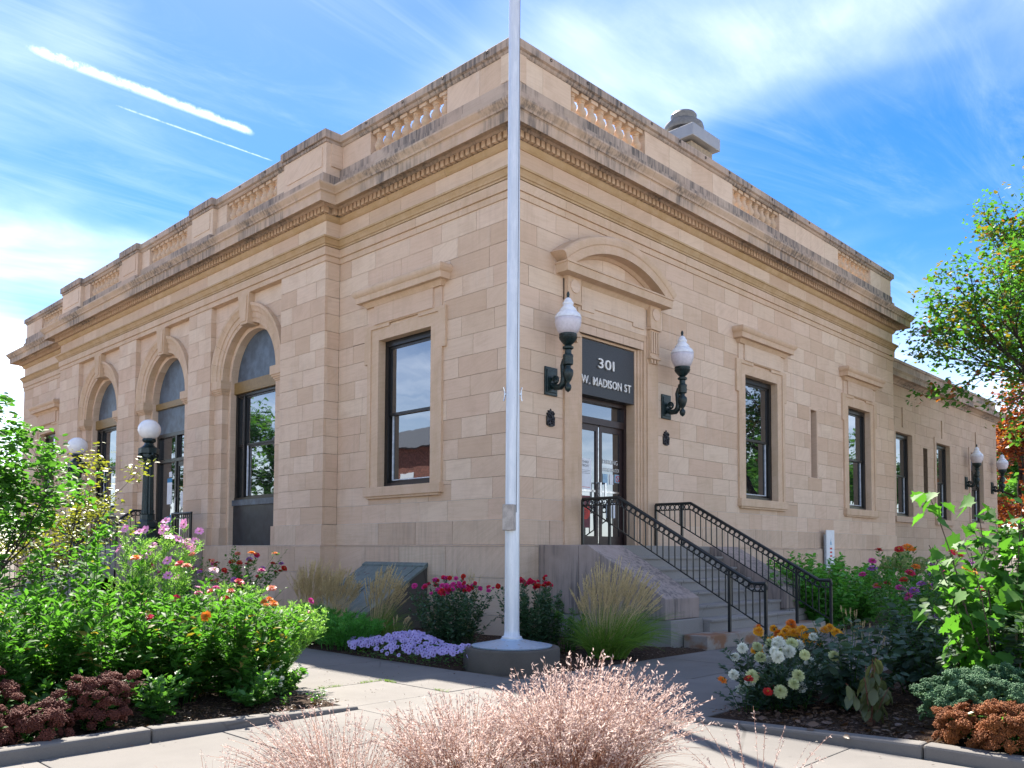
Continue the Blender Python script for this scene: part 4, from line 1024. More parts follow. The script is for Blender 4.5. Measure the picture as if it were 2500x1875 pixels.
# ------------------------------------------------------------------ wall lamps and plaques
def wall_lamp(label):
    r = empty('wall_lantern', (0, 0, 0), label=label, cat='wall lamp', group='green bracket lanterns with white globes')
    z = lambda v: v - 4.25
    mb = MB(); mb.box(-0.165, 0.165, -0.035, 0.0, z(4.24), z(4.75)); mb.box(-0.13, 0.13, -0.05, -0.03, z(4.29), z(4.70)); mb.build('backplate', 'lamp_green', r, bevel=0.008)
    pts = []
    for k in range(17):
        a = k / 16; ang_ = -math.pi * 0.5 + a * math.pi * 1.0
        pts.append((0, -0.05 - 0.32 * math.sin(a * math.pi / 2) if a < 1 else -0.37, 0))
    sc_ = [(0, -0.04, z(4.42)), (0, -0.14, z(4.37)), (0, -0.25, z(4.37)), (0, -0.31, z(4.43)), (0, -0.325, z(4.52)), (0, -0.31, z(4.64)), (0, -0.30, z(4.74)), (0, -0.33, z(4.83)), (0, -0.40, z(4.86))]
    mb = MB(); mb.tube(sc_, [0.05, 0.055, 0.06, 0.06, 0.055, 0.05, 0.048, 0.045, 0.04], 10)
    sp = [(0, -0.06 - 0.075 + 0.075 * (1 - k / 20) * math.cos(k * 0.55), z(4.50) + 0.085 * (1 - k / 20) * math.sin(k * 0.55)) for k in range(18)]
    mb.tube(sp, 0.022, 8); mb.build('scroll_arm', 'lamp_green', r, smooth=50)
    prof = [(0.005, 4.25), (0.045, 4.28), (0.062, 4.33), (0.058, 4.37), (0.03, 4.40), (0.028, 4.42), (0.06, 4.47), (0.085, 4.53), (0.098, 4.59), (0.092, 4.64), (0.05, 4.68), (0.05, 4.72), (0.088, 4.74), (0.095, 4.80), (0.088, 4.86), (0.096, 4.88), (0.09, 4.91), (0.062, 4.93), (0.06, 5.00), (0.095, 5.02), (0.10, 5.05), (0.055, 5.08), (0.09, 5.11), (0.15, 5.18), (0.165, 5.22), (0.155, 5.235), (0.162, 5.25), (0.158, 5.28)]
    mb = MB(); mb.lathe([(a, z(b)) for a, b in prof], (0, -0.42, 0), 18); mb.build('shaft', 'lamp_green', r, smooth=50)
    prof = [(0.145, 5.27), (0.19, 5.34), (0.222, 5.42), (0.235, 5.50), (0.232, 5.56)]
    mb = MB(); mb.lathe([(a, z(b)) for a, b in prof], (0, -0.42, 0), 24); mb.build('glass_bowl', 'lamp_bowl', r, smooth='all')
    prof = [(0.236, 5.555), (0.238, 5.575), (0.215, 5.63), (0.165, 5.675), (0.15, 5.69), (0.155, 5.705), (0.11, 5.76), (0.085, 5.79), (0.098, 5.81), (0.10, 5.835), (0.085, 5.85), (0.06, 5.90), (0.03, 5.93)]
    mb = MB(); mb.lathe([(a, z(b)) for a, b in prof], (0, -0.42, 0), 24); mb.build('lamp_cap', 'lamp_cap', r, smooth=60)
    mb = MB(); mb.lathe([(0.035, z(5.925)), (0.02, z(5.95)), (0.03, z(5.98)), (0.026, z(6.01)), (0.008, z(6.04))], (0, -0.42, 0), 10); mb.build('finial', 'lamp_green', r, smooth=60)
    return r
def copy_tree(o, parent=None):
    c = o.copy(); COL.objects.link(c); c.parent = parent
    for ch in [x for x in o.children]: copy_tree(ch, c)
    return c
wl1 = wall_lamp('green bracket wall lantern with white globe, left of the Madison Street door')
wl1.location = (0.965, 0, 4.25)
for loc, lab in (((4.605, 0, 4.25), 'green bracket wall lantern with white globe, right of the Madison Street door'),
                 ((27.0, 0.65, 4.05), 'wall lantern on the rear wing left of its end doorway'),
                 ((30.6, 0.65, 4.05), 'wall lantern at the far corner of the rear wing')):
    c = copy_tree(wl1); c.location = loc; c['label'] = lab
def plaque(x, label):
    p = empty('coat_of_arms_plaque', (x, 0, 3.69), label=label, cat='plaque', group='cast plaques flanking the door')
    mb = MB(); pts = [(-0.105, 0.02), (-0.11, 0.17), (-0.085, 0.19), (-0.10, 0.23), (-0.06, 0.25), (-0.07, 0.28), (-0.02, 0.275), (0, 0.315), (0.02, 0.275), (0.07, 0.28), (0.06, 0.25), (0.10, 0.23), (0.085, 0.19), (0.11, 0.17), (0.105, 0.02), (0.05, -0.005), (0, -0.01), (-0.05, -0.005)]
    mb.fpoly(FR, pts, 0.0, 0.025); mb.build('shield', 'plaque_metal', p)
    mb = MB(); r2 = random.Random(3)
    for k in range(46): mb.sphere((r2.uniform(-0.085, 0.085), -0.024, r2.uniform(0.02, 0.26)), r2.uniform(0.012, 0.024), 6, 4)
    mb.build('relief', 'plaque_metal', p)
plaque(0.965, 'dark cast coat of arms under the left door lantern')
plaque(4.61, 'dark cast coat of arms under the right door lantern')

# ------------------------------------------------------------------ stairs
st = empty('entrance_stairs', (DC, -1.5, 0), label='granite steps with sloping stone cheek walls up to the Madison Street door', cat='stairs')
si = Matrix.Translation((-DC, 1.5, 0))
def S(mb, name, mat, **kw):
    o = mb.build(name, mat, st, **kw); o.matrix_parent_inverse = si; return o
SX0, SX1 = 1.52, 4.48; RISE = Z_WT / 8
for k in range(8):
    yf = -3.22 + 0.30 * k; mb = MB(); mb.t = random.random()
    if k == 0: mb.box(0.90, 5.0, yf, yf + 0.42, -0.1, RISE); S(mb, 'step', 'granite_rust', bevel=0.012)
    elif k < 7: mb.box(SX0, SX1, yf + 0.03, yf + 0.36, RISE * k - 0.02, RISE * (k + 1) - 0.045); mb.box(SX0 + 0.001, SX1 - 0.001, yf, yf + 0.36, RISE * (k + 1) - 0.045, RISE * (k + 1)); S(mb, 'step', 'granite', bevel=0.008)
    else: mb.box(SX0, SX1, yf, 0.3, RISE * k - 0.02, RISE * (k + 1)); S(mb, 'landing', 'granite', bevel=0.008)
for (a, b) in ((0.57, SX0), (SX1, 5.45)):
    mb = MB(); mb.t = 0.3
    pr = [(-0.02, 0.36), (-0.02, Z_WT - 0.02), (-1.18, Z_WT - 0.03), (-2.66, 0.76), (-2.70, 0.74), (-2.70, 0.36)]
    A0 = [(a, y, z) for y, z in pr if y > -1.0] + [(a, -0.98, Z_WT - 0.025), (a, -0.98, 0.36)]
    mb.prism([(a, -0.02, 0.42), (a, -0.02, Z_WT), (a, -0.98, Z_WT), (a, -0.98, 0.42)], [(b, -0.02, 0.42), (b, -0.02, Z_WT), (b, -0.98, Z_WT), (b, -0.98, 0.42)]); S(mb, 'cheek_block', 'sandstone_wet', bevel=0.012)
    mb = MB(); mb.t = 0.7; q = [(-0.985, 0.42), (-0.985, Z_WT), (-1.18, Z_WT), (-2.66, 0.765), (-2.70, 0.74), (-2.70, 0.42)]
    mb.prism([(a, y, z) for y, z in q], [(b, y, z) for y, z in q]); S(mb, 'cheek_wall', 'sandstone_wet', bevel=0.012)
    mb = MB(); mb.t = 0.5; mb.box(a + 0.02, b - 0.02, -2.78, 0, -0.1, 0.415); S(mb, 'cheek_foot', 'granite', bevel=0.01)
# iron handrails: rings under the rail, plain balusters
ring = MB().torus((0, 0, 0), 0.050, 0.0115, 'x', 14, 5).mesh('ring', 'black_iron', smooth='all')
def handrail(pts, label, group, foot, along='y', posts=(), floor=None, low=None):
    """pts: [(s, z)...] along the plan direction; x or y is fixed. returns the root"""
    fixed, ax = along
    P3 = (lambda s, z: (fixed, s, z)) if ax == 'y' else (lambda s, z: (s, fixed, z))
    root = empty('handrail', P3(pts[0][0], 0), label=label, cat='railing', group=group)
    pinv = Matrix.Translation([-x for x in P3(pts[0][0], 0)])
    def H(mb, name, **kw):
        o = mb.build(name, 'black_iron', root, **kw); o.matrix_parent_inverse = pinv; return o
    ss = [p[0] for p in pts]; order = 1 if ss[-1] > ss[0] else -1
    def top(s):
        for (a, za_), (b, zb_) in zip(pts[:-1], pts[1:]):
            if min(a, b) - 1e-6 <= s <= max(a, b) + 1e-6: return za_ + (zb_ - za_) * ((s - a) / (b - a) if b != a else 0)
        return pts[-1][1]
    H(MB().tube([P3(a, b) for a, b in pts], 0.030, 8), 'top_rail', smooth=60)
    dz = 0.125
    H(MB().tube([P3(a, b - dz) for a, b in pts], 0.014, 4), 'lower_rail')
    for s in posts:
        H(MB().tube([P3(s, top(s) - 0.01), P3(s, foot(s))], 0.030, 4), 'post')
    L = abs(ss[-1] - ss[0]); x = 0.06; 
    while x < L - 0.03:
        s = ss[0] + order * x; zt2 = top(s)
        o = link('ring', ring, root, loc=P3(s, zt2 - dz / 2 - 0.008), rot=(0, 0, 0) if ax == 'y' else (0, 0, RAD(90))); o.matrix_parent_inverse = pinv
        sl = 0
        for (a, za_), (b, zb_) in zip(pts[:-1], pts[1:]):
            if min(a, b) <= s <= max(a, b) and abs(b - a) > 1e-4: sl = (zb_ - za_) / (b - a)
        x += 0.112 * math.cos(math.atan(sl))
    x = 0.10
    while x < L - 0.05:
        s = ss[0] + order * x; z0 = max(foot(s), (low(s) if low else foot(s)))
        H(MB().tube([P3(s, top(s) - dz), P3(s, z0)], 0.0115, 4), 'baluster'); x += 0.118
    if low:
        a = [p for p in pts if low(p[0]) > foot(p[0]) + 0.01]
        if len(a) > 1: H(MB().tube([P3(s, low(s)) for s, z in a], 0.014, 4), 'bottom_rail')
    return root
def stair_foot(y):
    if y > -1.12: return Z_WT
    if y < -3.22: return 0.0
    return RISE * (int((y + 3.22) / 0.30) + 1)
RP = [(-0.10, 2.42), (-0.92, 2.42), (-3.50, 0.98), (-3.73, 0.98)]
low = lambda y: max(stair_foot(y) if y > -1.2 else 0, 1.70 + (y + 1.2) * 0.558) if y > -3.75 else 0
handrail(RP, 'near black iron handrail of the entrance steps, with rings under the rail', 'iron handrails of the entrance steps', stair_foot, (1.76, 'y'), (-0.10, -0.72, -3.10, -3.72), low=low)
handrail(RP, 'far black iron handrail of the entrance steps, beside the green shrubs', 'iron handrails of the entrance steps', stair_foot, (4.10, 'y'), (-0.10, -0.72, -3.10, -3.72), low=low)

# ---- side entrance on the left front: steps, pedestals, globe lamps, rails
se = empty('side_stairs', (-1.6, 13.25, 0), label='stone steps of the arched side entrance, mostly hidden by garden plants', cat='stairs')
se_i = Matrix.Translation((1.6, -13.25, 0))
def S2(mb, name, mat, **kw):
    o = mb.build(name, mat, se, **kw); o.matrix_parent_inverse = se_i; return o
mb = MB(); mb.box(-1.55, 0.1, 11.4, 15.1, -0.1, Z_WT); S2(mb, 'landing', 'granite', bevel=0.01)
for k in range(7):
    mb = MB(); mb.t = random.random(); mb.box(-1.55 - 0.32 * (k + 1), -1.5, 11.4, 15.1, -0.1, Z_WT - RISE * (k + 1)); S2(mb, 'step', 'granite', bevel=0.01)
for yc in (10.85, 15.65):
    mb = MB(); mb.t = 0.4; mb.box(-2.15, -0.46, yc - 0.54, yc + 0.54, -0.1, Z_WT); S2(mb, 'cheek_block', 'sandstone_wet', bevel=0.015)
def globe_lamp(label):
    r = empty('globe_lamp_post', (0, 0, 0), label=label, cat='lamp post', group='globe lamps of the side entrance')
    mb = MB(); mb.lathe([(0.36, 0), (0.36, 0.10), (0.30, 0.12), (0.30, 0.30), (0.27, 0.34), (0.23, 0.36), (0.23, 0.42), (0.26, 0.44), (0.25, 0.55), (0.17, 0.62), (0.165, 0.74), (0.18, 0.76)], seg=8, ph=math.pi / 8); mb.build('base', 'lamp_green', r)
    mb = MB(); mb.lathe([(0.145, 0.74), (0.145, 0.80), (0.138, 0.84), (0.118, 2.05), (0.13, 2.07)], seg=24, flute=0.12); mb.build('shaft', 'lamp_green', r)
    mb = MB(); mb.lathe([(0.125, 2.03), (0.16, 2.08), (0.19, 2.14), (0.19, 2.22), (0.24, 2.24), (0.24, 2.36), (0.20, 2.38), (0.14, 2.42), (0.11, 2.46), (0.10, 2.50)], seg=8, ph=math.pi / 8); mb.build('capital', 'lamp_green', r)
    mb = MB()
    for k in range(4):
        a = k * math.pi / 2 + math.pi / 4
        pp = [(0.21 * math.cos(a + t * 0.62), 0.21 * math.sin(a + t * 0.62), 2.19 - 0.10 * (1 - t * t)) for t in np.linspace(-1, 1, 9)]
        mb.tube(pp, 0.032, 6); mb.sphere((0.225 * math.cos(a + 0.78), 0.225 * math.sin(a + 0.78), 2.20), 0.045, 8, 5)
    mb.build('garland', 'lamp_green', r, smooth=60)
    mb = MB(); mb.lathe([(0.10, 2.50), (0.15, 2.53), (0.17, 2.56), (0.16, 2.60), (0.12, 2.61)], seg=16, flute=0.10); mb.build('gallery', 'lamp_green', r)
    mb = MB(); mb.sphere((0, 0, 2.83), 0.265, 28, 16, 0.95); mb.build('globe', 'globe_glass', r, smooth='all')
    return r
gl1 = globe_lamp('dark green fluted lamp post with white globe, nearer one at the side entrance'); gl1.location = (-1.65, 10.8, Z_WT)
gl2 = copy_tree(gl1); gl2.location = (-1.65, 15.65, Z_WT); gl2['label'] = 'white globe lamp post half hidden by the left tree branches'
sfoot = lambda x: Z_WT if x > -1.55 else max(0, Z_WT - RISE * (int((-1.55 - x) / 0.32) + 1))
handrail([(-1.20, 2.44), (-1.7, 2.44), (-3.7, 1.10), (-4.0, 1.10)], 'black iron handrail of the side steps behind the cosmos flowers', 'iron rails of the side entrance', sfoot, (11.5, 'x'), (-1.25, -2.6, -3.95))
handrail([(-1.0, 2.42), (-1.6, 2.40), (-3.5, 1.15), (-3.8, 1.15)], 'black iron handrail on the far side of the side steps', 'iron rails of the side entrance', sfoot, (15.0, 'x'), (-1.05, -2.4, -3.75))
handrail([(10.35, 2.38), (11.45, 2.38)], 'short level iron rail across the side entrance landing beside the nearer globe lamp', 'iron rails of the side entrance', lambda s: Z_WT, (-0.75, 'y'), (10.37, 11.43))
handrail([(15.0, 2.42), (16.3, 2.42)], 'short level iron rail beside the far globe lamp', 'iron rails of the side entrance', lambda s: Z_WT, (-0.75, 'y'), (15.02, 16.28))

# ------------------------------------------------------------------ flagpole
FX, FY = -2.52, -2.45
fb = MB(); fb.lathe([(0.615, -0.05), (0.615, 0.22), (0.60, 0.245), (0.3, 0.25)], (0, 0, 0), 48); fb = fb.build('concrete_footing', 'base_concrete', smooth=40, loc=(FX, FY, 0)); tag(fb, 'round weathered concrete footing under the flagpole', 'footing')
fp = empty('flagpole', (FX, FY, 0.25), label='tall white painted flagpole standing in front of the building corner', cat='flagpole')
mb = MB(); mb.lathe([(0.51, 0.0), (0.515, 0.015), (0.30, 0.055), (0.15, 0.085), (0.14, 0.10)], seg=48); mb.build('flange_plate', 'flag_disc', fp, smooth=40)
mb = MB(); mb.lathe([(0.13, 0.085), (0.13, 0.12), (0.102, 0.135), (0.096, 0.2), (0.073, 8.3), (0.05, 12.6)], seg=24); mb.build('pole', 'flag_paint', fp, smooth=60)
mb = MB(); mb.sphere((0, 0, 12.68), 0.11, 16, 10); mb.build('finial_ball', 'gold_panel', fp, smooth='all')
for s in (-1, 1):
    mb = MB(); ux, uy = r_.x * s, r_.y * s
    mb.tube([(ux * 0.07, uy * 0.07, 3.23), (ux * 0.108, uy * 0.108, 3.23)], 0.016, 6); mb.tube([(ux * 0.120, uy * 0.120, 3.14), (ux * 0.106, uy * 0.106, 3.19), (ux * 0.106, uy * 0.106, 3.27), (ux * 0.120, uy * 0.120, 3.32)], 0.010, 6); mb.build('cleat', 'chrome', fp)
mb = MB(); mb.box(-0.075, 0.075, -0.05, 0.05, 0, 0.33); bx_ = mb.build('cleat_cover', 'meter_box', fp, bevel=0.006); bx_.location = (-d_.x * 0.10 - r_.x * 0.04, -d_.y * 0.10 - r_.y * 0.04, 1.47); bx_.rotation_euler = (0, 0, YAW - math.pi / 2 - 0.35)
mb = MB(); mb.tube([(r_.x * (0.05 + 0.03 * k / 12) - d_.x * 0.105 * (1 - 0.02 * k), r_.y * (0.05 + 0.03 * k / 12) - d_.y * 0.105 * (1 - 0.02 * k), 1.7 + k * 0.78) for k in range(13)], 0.004, 4); mb.build('halyard', 'rope', fp)

# ------------------------------------------------------------------ cellar hatch
ht = empty('cellar_hatch', (-0.8, 3.0, 0), label='sloping weathered green cellar hatch against the left wall', cat='hatch')
hi = Matrix.Translation((0.8, -3.0, 0))
def HH(mb, name, mat, **kw):
    o = mb.build(name, mat, ht, **kw); o.matrix_parent_inverse = hi; return o
hx0, hx1, hz0, hz1 = -1.66, -0.09, 0.28, 1.23
mb = MB(); mb.t = 0.2
for y in (2.08, 3.84):
    mb.prism([(hx0, y, -0.05), (hx0, y, hz0 - 0.06), (hx1, y, hz1 - 0.06), (hx1, y, -0.05)], [(hx0, y + 0.16, -0.05), (hx0, y + 0.16, hz0 - 0.06), (hx1, y + 0.16, hz1 - 0.06), (hx1, y + 0.16, -0.05)])
mb.box(hx0, hx0 + 0.14, 2.24, 3.84, -0.05, hz0 - 0.06); HH(mb, 'side_wall', 'base_concrete')
sl = (hz1 - hz0) / (hx1 - hx0)
def slab(y0, y1, x0, x1, off, th, name, mat):
    mb = MB(); z = lambda x: hz0 + (x - hx0) * sl + off
    mb.prism([(x0, y0, z(x0)), (x1, y0, z(x1)), (x1, y0, z(x1) + th), (x0, y0, z(x0) + th)], [(x0, y1, z(x0)), (x1, y1, z(x1)), (x1, y1, z(x1) + th), (x0, y1, z(x0) + th)]); HH(mb, name, mat, bevel=0.004)
slab(2.06, 2.26, hx0 - 0.02, hx1, -0.06, 0.05, 'frame_rail', 'hatch_green'); slab(3.80, 4.0, hx0 - 0.02, hx1, -0.06, 0.05, 'frame_rail', 'hatch_green'); slab(2.28, 3.02, hx0, hx1 - 0.03, -0.06, 0.055, 'door_leaf', 'hatch_green'); slab(3.05, 3.78, hx0, hx1 - 0.03, -0.06, 0.055, 'door_leaf', 'hatch_green')
slab(2.98, 3.10, hx0, hx1 - 0.02, -0.004, 0.02, 'cover_strip', 'hatch_green'); slab(2.06, 4.0, hx1 - 0.10, hx1 - 0.005, -0.002, 0.02, 'top_strip', 'hatch_green')

# ------------------------------------------------------------------ board leaning at the wall
bd = empty('leaning_board', (12.15, -0.20, 1.05), label='narrow white printed board standing against the right wall behind the shrubs', cat='board')
mb = MB(); mb.box(-0.24, 0.24, -0.02, 0.02, 0, 1.02); mb.build('panel', 'paper_white', bd, bevel=0.01)
for k in range(3):
    mb = MB(); mb.box(-0.06, 0.07, -0.024, -0.02, 0.30 + k * 0.10, 0.345 + k * 0.10); mb.build('red_bar', 'print_red', bd)
mb = MB(); mb.fpoly(FR, [(-0.06, 0.62), (0.06, 0.62), (0.04, 0.70), (0.012, 0.72), (0, 0.80), (-0.012, 0.72), (-0.04, 0.70)], 0.021, 0.024); mb.build('dome_print', 'paper_blue', bd)
mb = MB(); mb.box(-0.26, -0.10, 0.02, 0.06, -1.2, 0.9); mb.box(0.10, 0.26, 0.02, 0.06, -1.2, 0.9); mb.build('stake', 'far_grey', bd)
# ------------------------------------------------------------------ ground
gm = MB(); gm.add([(-400, -400, -0.16), (400, -400, -0.16), (400, 400, -0.16), (-400, 400, -0.16)], [(0, 1, 2, 3)])
tag(gm.build('ground', 'earth'), kind='structure')
rd = MB()
for (x0, x1, y0, y1) in ((-60, -14, -60, 60), (-14, 60, -60, -14)): rd.add([(x0, y0, -0.14), (x1, y0, -0.14), (x1, y1, -0.14), (x0, y1, -0.14)], [(0, 1, 2, 3)])
tag(rd.build('road', 'street_concrete'), kind='structure')
walk = MB(); walk.add([(-14, -14, -0.03), (34, -14, -0.03), (34, 34, -0.03), (-14, 34, -0.03)], [(0, 1, 2, 3)])
walk = walk.build('sidewalk', 'earth'); tag(walk, kind='structure')
def slabs(xs, ys):
    for x0, x1 in zip(xs[:-1], xs[1:]):
        for y0, y1 in zip(ys[:-1], ys[1:]):
            a, b = sorted((x0, x1)); c, d = sorted((y0, y1)); g = 0.005
            dz = random.uniform(-0.003, 0.003)
            mb = MB(); mb.t = random.random(); mb.box(a + g, b - g, c + g, d - g, -0.12, dz); mb.build('slab', 'pavement', walk, bevel=0.006)
yl = [-3.4, -2.3, -0.85] + [-0.85 + 1.45 * k for k in range(1, 16)]
slabs([-5.66, -4.45, -3.3], yl)
slabs([-3.3 + 1.45 * k for k in range(0, 18)], [-5.98, -4.65, -3.3])
slabs([-5.66, -4.45, -3.3], [-5.98, -4.72, -3.4])
slabs([-5.66, -3.96], [-5.98 - 1.4 * k for k in range(0, 6)])
slabs([-5.66 - 1.35 * k for k in range(0, 7)], [-3.56, -4.72, -5.98] + [-5.98 - 1.4 * k for k in range(1, 6)])
kl = empty('kerb_left', (-5.7, -3.48, 0)); tag(kl, kind='structure'); kr = empty('kerb_right', (-3.88, -6.0, 0)); tag(kr, kind='structure')
for k in range(5):
    a, b = -5.66 - 1.9 * k, -5.66 - 1.9 * (k + 1); mb = MB(); mb.t = random.random(); h0 = 0.03 if k == 0 else 0.10
    mb.hexa([(b + 0.004, -3.55, -0.1), (a - 0.004, -3.55, -0.1), (a - 0.004, -3.40, -0.1), (b + 0.004, -3.40, -0.1), (b + 0.004, -3.55, 0.10), (a - 0.004, -3.55, h0), (a - 0.004, -3.40, h0), (b + 0.004, -3.40, 0.10)])
    o = mb.build('kerb_stone', 'kerb_concrete', kl, bevel=0.02); o.matrix_parent_inverse = Matrix.Translation((5.7, 3.48, 0))
for k in range(4):
    a, b = -5.98 - 1.9 * k, -5.98 - 1.9 * (k + 1); mb = MB(); mb.t = random.random(); h0 = 0.025 if k == 0 else 0.10
    mb.hexa([(-3.95, b + 0.004, -0.1), (-3.80, b + 0.004, -0.1), (-3.80, a - 0.004, -0.1), (-3.95, a - 0.004, -0.1), (-3.95, b + 0.004, 0.10), (-3.80, b + 0.004, 0.10), (-3.80, a - 0.004, h0), (-3.95, a - 0.004, h0)])
    o = mb.build('kerb_stone', 'kerb_concrete', kr, bevel=0.02); o.matrix_parent_inverse = Matrix.Translation((3.88, 6.0, 0))
t = NT('mulch'); p = t.pos()
n1 = t.noise(p, 45, 5, 0.7); n2 = t.noise(t.map(p, scale=(1, 3, 1)), 26, 4, 0.6)
c = t.mix(t.ramp(n1, 0.35, 0.7), (0.035, 0.022, 0.016), (0.10, 0.068, 0.050))
c = t.mix(t.ramp(n2, 0.6, 0.75), c, (0.19, 0.145, 0.115))
t.principled(c, 0.95, spec=0.1, normal=t.bump(n1, 1.0, 0.03))
def bed(name, x0, x1, y0, y1, z, n=40):
    xs = np.linspace(x0, x1, n); ys = np.linspace(y0, y1, n); r = np.random.default_rng(int(abs(x0 * 10 + y1)))
    X, Y = np.meshgrid(xs, ys); Z = z + 0.025 * np.sin(X * 3.1 + Y * 1.7) + r.uniform(-0.018, 0.018, X.shape); Z[0, :] = Z[-1, :] = Z[:, 0] = Z[:, -1] = z - 0.04
    v = np.stack([X, Y, Z], -1).reshape(-1, 3); f = [(j * n + i, j * n + i + 1, (j + 1) * n + i + 1, (j + 1) * n + i) for j in range(n - 1) for i in range(n - 1)]
    mb = MB(); mb.add(v, f); return tag(mb.build(name, 'mulch', smooth='all'), kind='structure')
bed('mulch_bed_left', -13.5, -5.675, -3.40, 8, 0.035, 60)
bed('mulch_bed_right', -3.80, 12, -13.5, -5.99, 0.035, 60)
bed('mulch_bed_wall', -3.29, -0.05, -2.2, 21, 0.02, 60)
bed('mulch_bed_corner', -2.2, 0.9, -3.29, 0.0, 0.02, 30); bed('mulch_bed_far', 5.0, 31, -3.29, 0.0, 0.02, 40)

# ------------------------------------------------------------------ foliage tools
def unit(a):
    return a / np.maximum(np.linalg.norm(a, axis=-1, keepdims=True), 1e-9)
T_LANCE = (np.array([(0, 0, 0), (.32, -.5, .07), (.32, 0, 0), (.32, .5, .07), (.68, -.36, .03), (.68, 0, -.04), (.68, .36, .03), (1, 0, -.14)]), [(0, 1, 2), (0, 2, 3), (1, 4, 5, 2), (2, 5, 6, 3), (4, 7, 5), (5, 7, 6)])
T_DIAM = (np.array([(0, 0, 0), (.45, -.5, .08), (1, 0, -.05), (.45, .5, .08)]), [(0, 1, 2), (0, 2, 3)])
T_OVAL = (np.array([(0, 0, 0), (.22, -.42, .05), (.22, .42, .05), (.6, -.48, .04), (.6, .48, .04), (.9, -.2, -.04), (.9, .2, -.04), (1, 0, -.08), (.22, 0, -.01), (.6, 0, -.03)]), [(0, 1, 8), (0, 8, 2), (1, 3, 9, 8), (8, 9, 4, 2), (3, 5, 7, 9), (9, 7, 6, 4)])
def _maple():
    pts = [(0, 0), (.12, .28), (.02, .46), (.26, .40), (.36, .56), (.52, .30), (.66, .26), (.70, .14), (1.0, 0)]
    full = pts + [(x, -y) for x, y in pts[-2:0:-1]]
    V = [(x, y, 0.10 * abs(y) - 0.10 * x * x) for x, y in full] + [(.38, 0, -.02)]
    c = len(V) - 1
    return np.array(V), [(i, (i + 1) % c, c) for i in range(c)]
T_MAPLE = _maple()
T_PETAL = (np.array([(0, 0, 0), (.5, -.5, .10), (.5, 0, .05), (.5, .5, .10), (.95, -.30, .02), (1, 0, .0), (.95, .30, .02)]), [(0, 1, 2), (0, 2, 3), (1, 4, 5, 2), (2, 5, 6, 3)])
T_BLOB = (np.array([(0, 0, 0), (.5, -.5, .0), (.5, 0, .5), (.5, .5, 0), (.5, 0, -.5), (1, 0, 0)]), [(0, 1, 2), (0, 2, 3), (0, 3, 4), (0, 4, 1), (5, 2, 1), (5, 3, 2), (5, 4, 3), (5, 1, 4)])
def np_mesh(name, V, F, tone, mats, midx=None, smooth=False):
    """V (n,3); F list of index tuples arrays: [(array (k,3 or 4))...]; tone per vertex"""
    me = bpy.data.meshes.new(name)
    loops = np.concatenate([f.ravel() for f in F]); tot = np.concatenate([np.full(len(f), f.shape[1], np.int32) for f in F])
    me.vertices.add(len(V)); me.vertices.foreach_set('co', np.ascontiguousarray(V, np.float32).ravel())
    me.loops.add(len(loops)); me.loops.foreach_set('vertex_index', loops.astype(np.int32))
    st_ = np.concatenate([[0], np.cumsum(tot)[:-1]]).astype(np.int32)
    me.polygons.add(len(tot)); me.polygons.foreach_set('loop_start', st_)
    try: me.polygons.foreach_set('loop_total', tot)
    except Exception: pass
    if isinstance(mats, str): mats = [mats]
    for mm in mats: me.materials.append(M(mm))
    if midx is not None: me.polygons.foreach_set('material_index', np.asarray(midx, np.int32))
    a = me.attributes.new('tone', 'FLOAT', 'POINT'); a.data.foreach_set('value', np.ascontiguousarray(tone, np.float32))
    if smooth: me.polygons.foreach_set('use_smooth', np.ones(len(tot), bool))
    me.update(calc_edges=True)
    return me
def scatter(T, pos, dirs, ups, L, Wd, tone):
    tv, tf = T; n = len(pos); k = len(tv)
    x = unit(np.asarray(dirs, float)); u = np.asarray(ups, float); z = unit(u - x * np.sum(u * x, -1, keepdims=True) + 1e-6); y = np.cross(z, x)
    L = np.broadcast_to(np.asarray(L, float), (n,)); Wd = np.broadcast_to(np.asarray(Wd, float), (n,))
    V = np.asarray(pos)[:, None, :] + tv[None, :, 0:1] * L[:, None, None] * x[:, None, :] + tv[None, :, 1:2] * Wd[:, None, None] * y[:, None, :] + tv[None, :, 2:3] * L[:, None, None] * z[:, None, :]
    F = []
    for sz in (3, 4):
        fs = np.array([f for f in tf if len(f) == sz])
        if len(fs): F.append((fs[None] + (np.arange(n) * k)[:, None, None]).reshape(-1, sz))
    return V.reshape(-1, 3), F, np.repeat(np.broadcast_to(tone, (n,)), k)
def merge(parts):
    V, F, Tn, off = [], [], [], 0
    for v, f, tn in parts:
        V.append(v); F += [x + off for x in f]; Tn.append(tn); off += len(v)
    return np.concatenate(V), F, np.concatenate(Tn)
def leaves(name, T, pos, dirs, ups, L, Wd, tone, mat, parent):
    V, F, tn = scatter(T, pos, dirs, ups, L, Wd, tone)
    return link(name, np_mesh(name, V, F, tn, mat), parent)
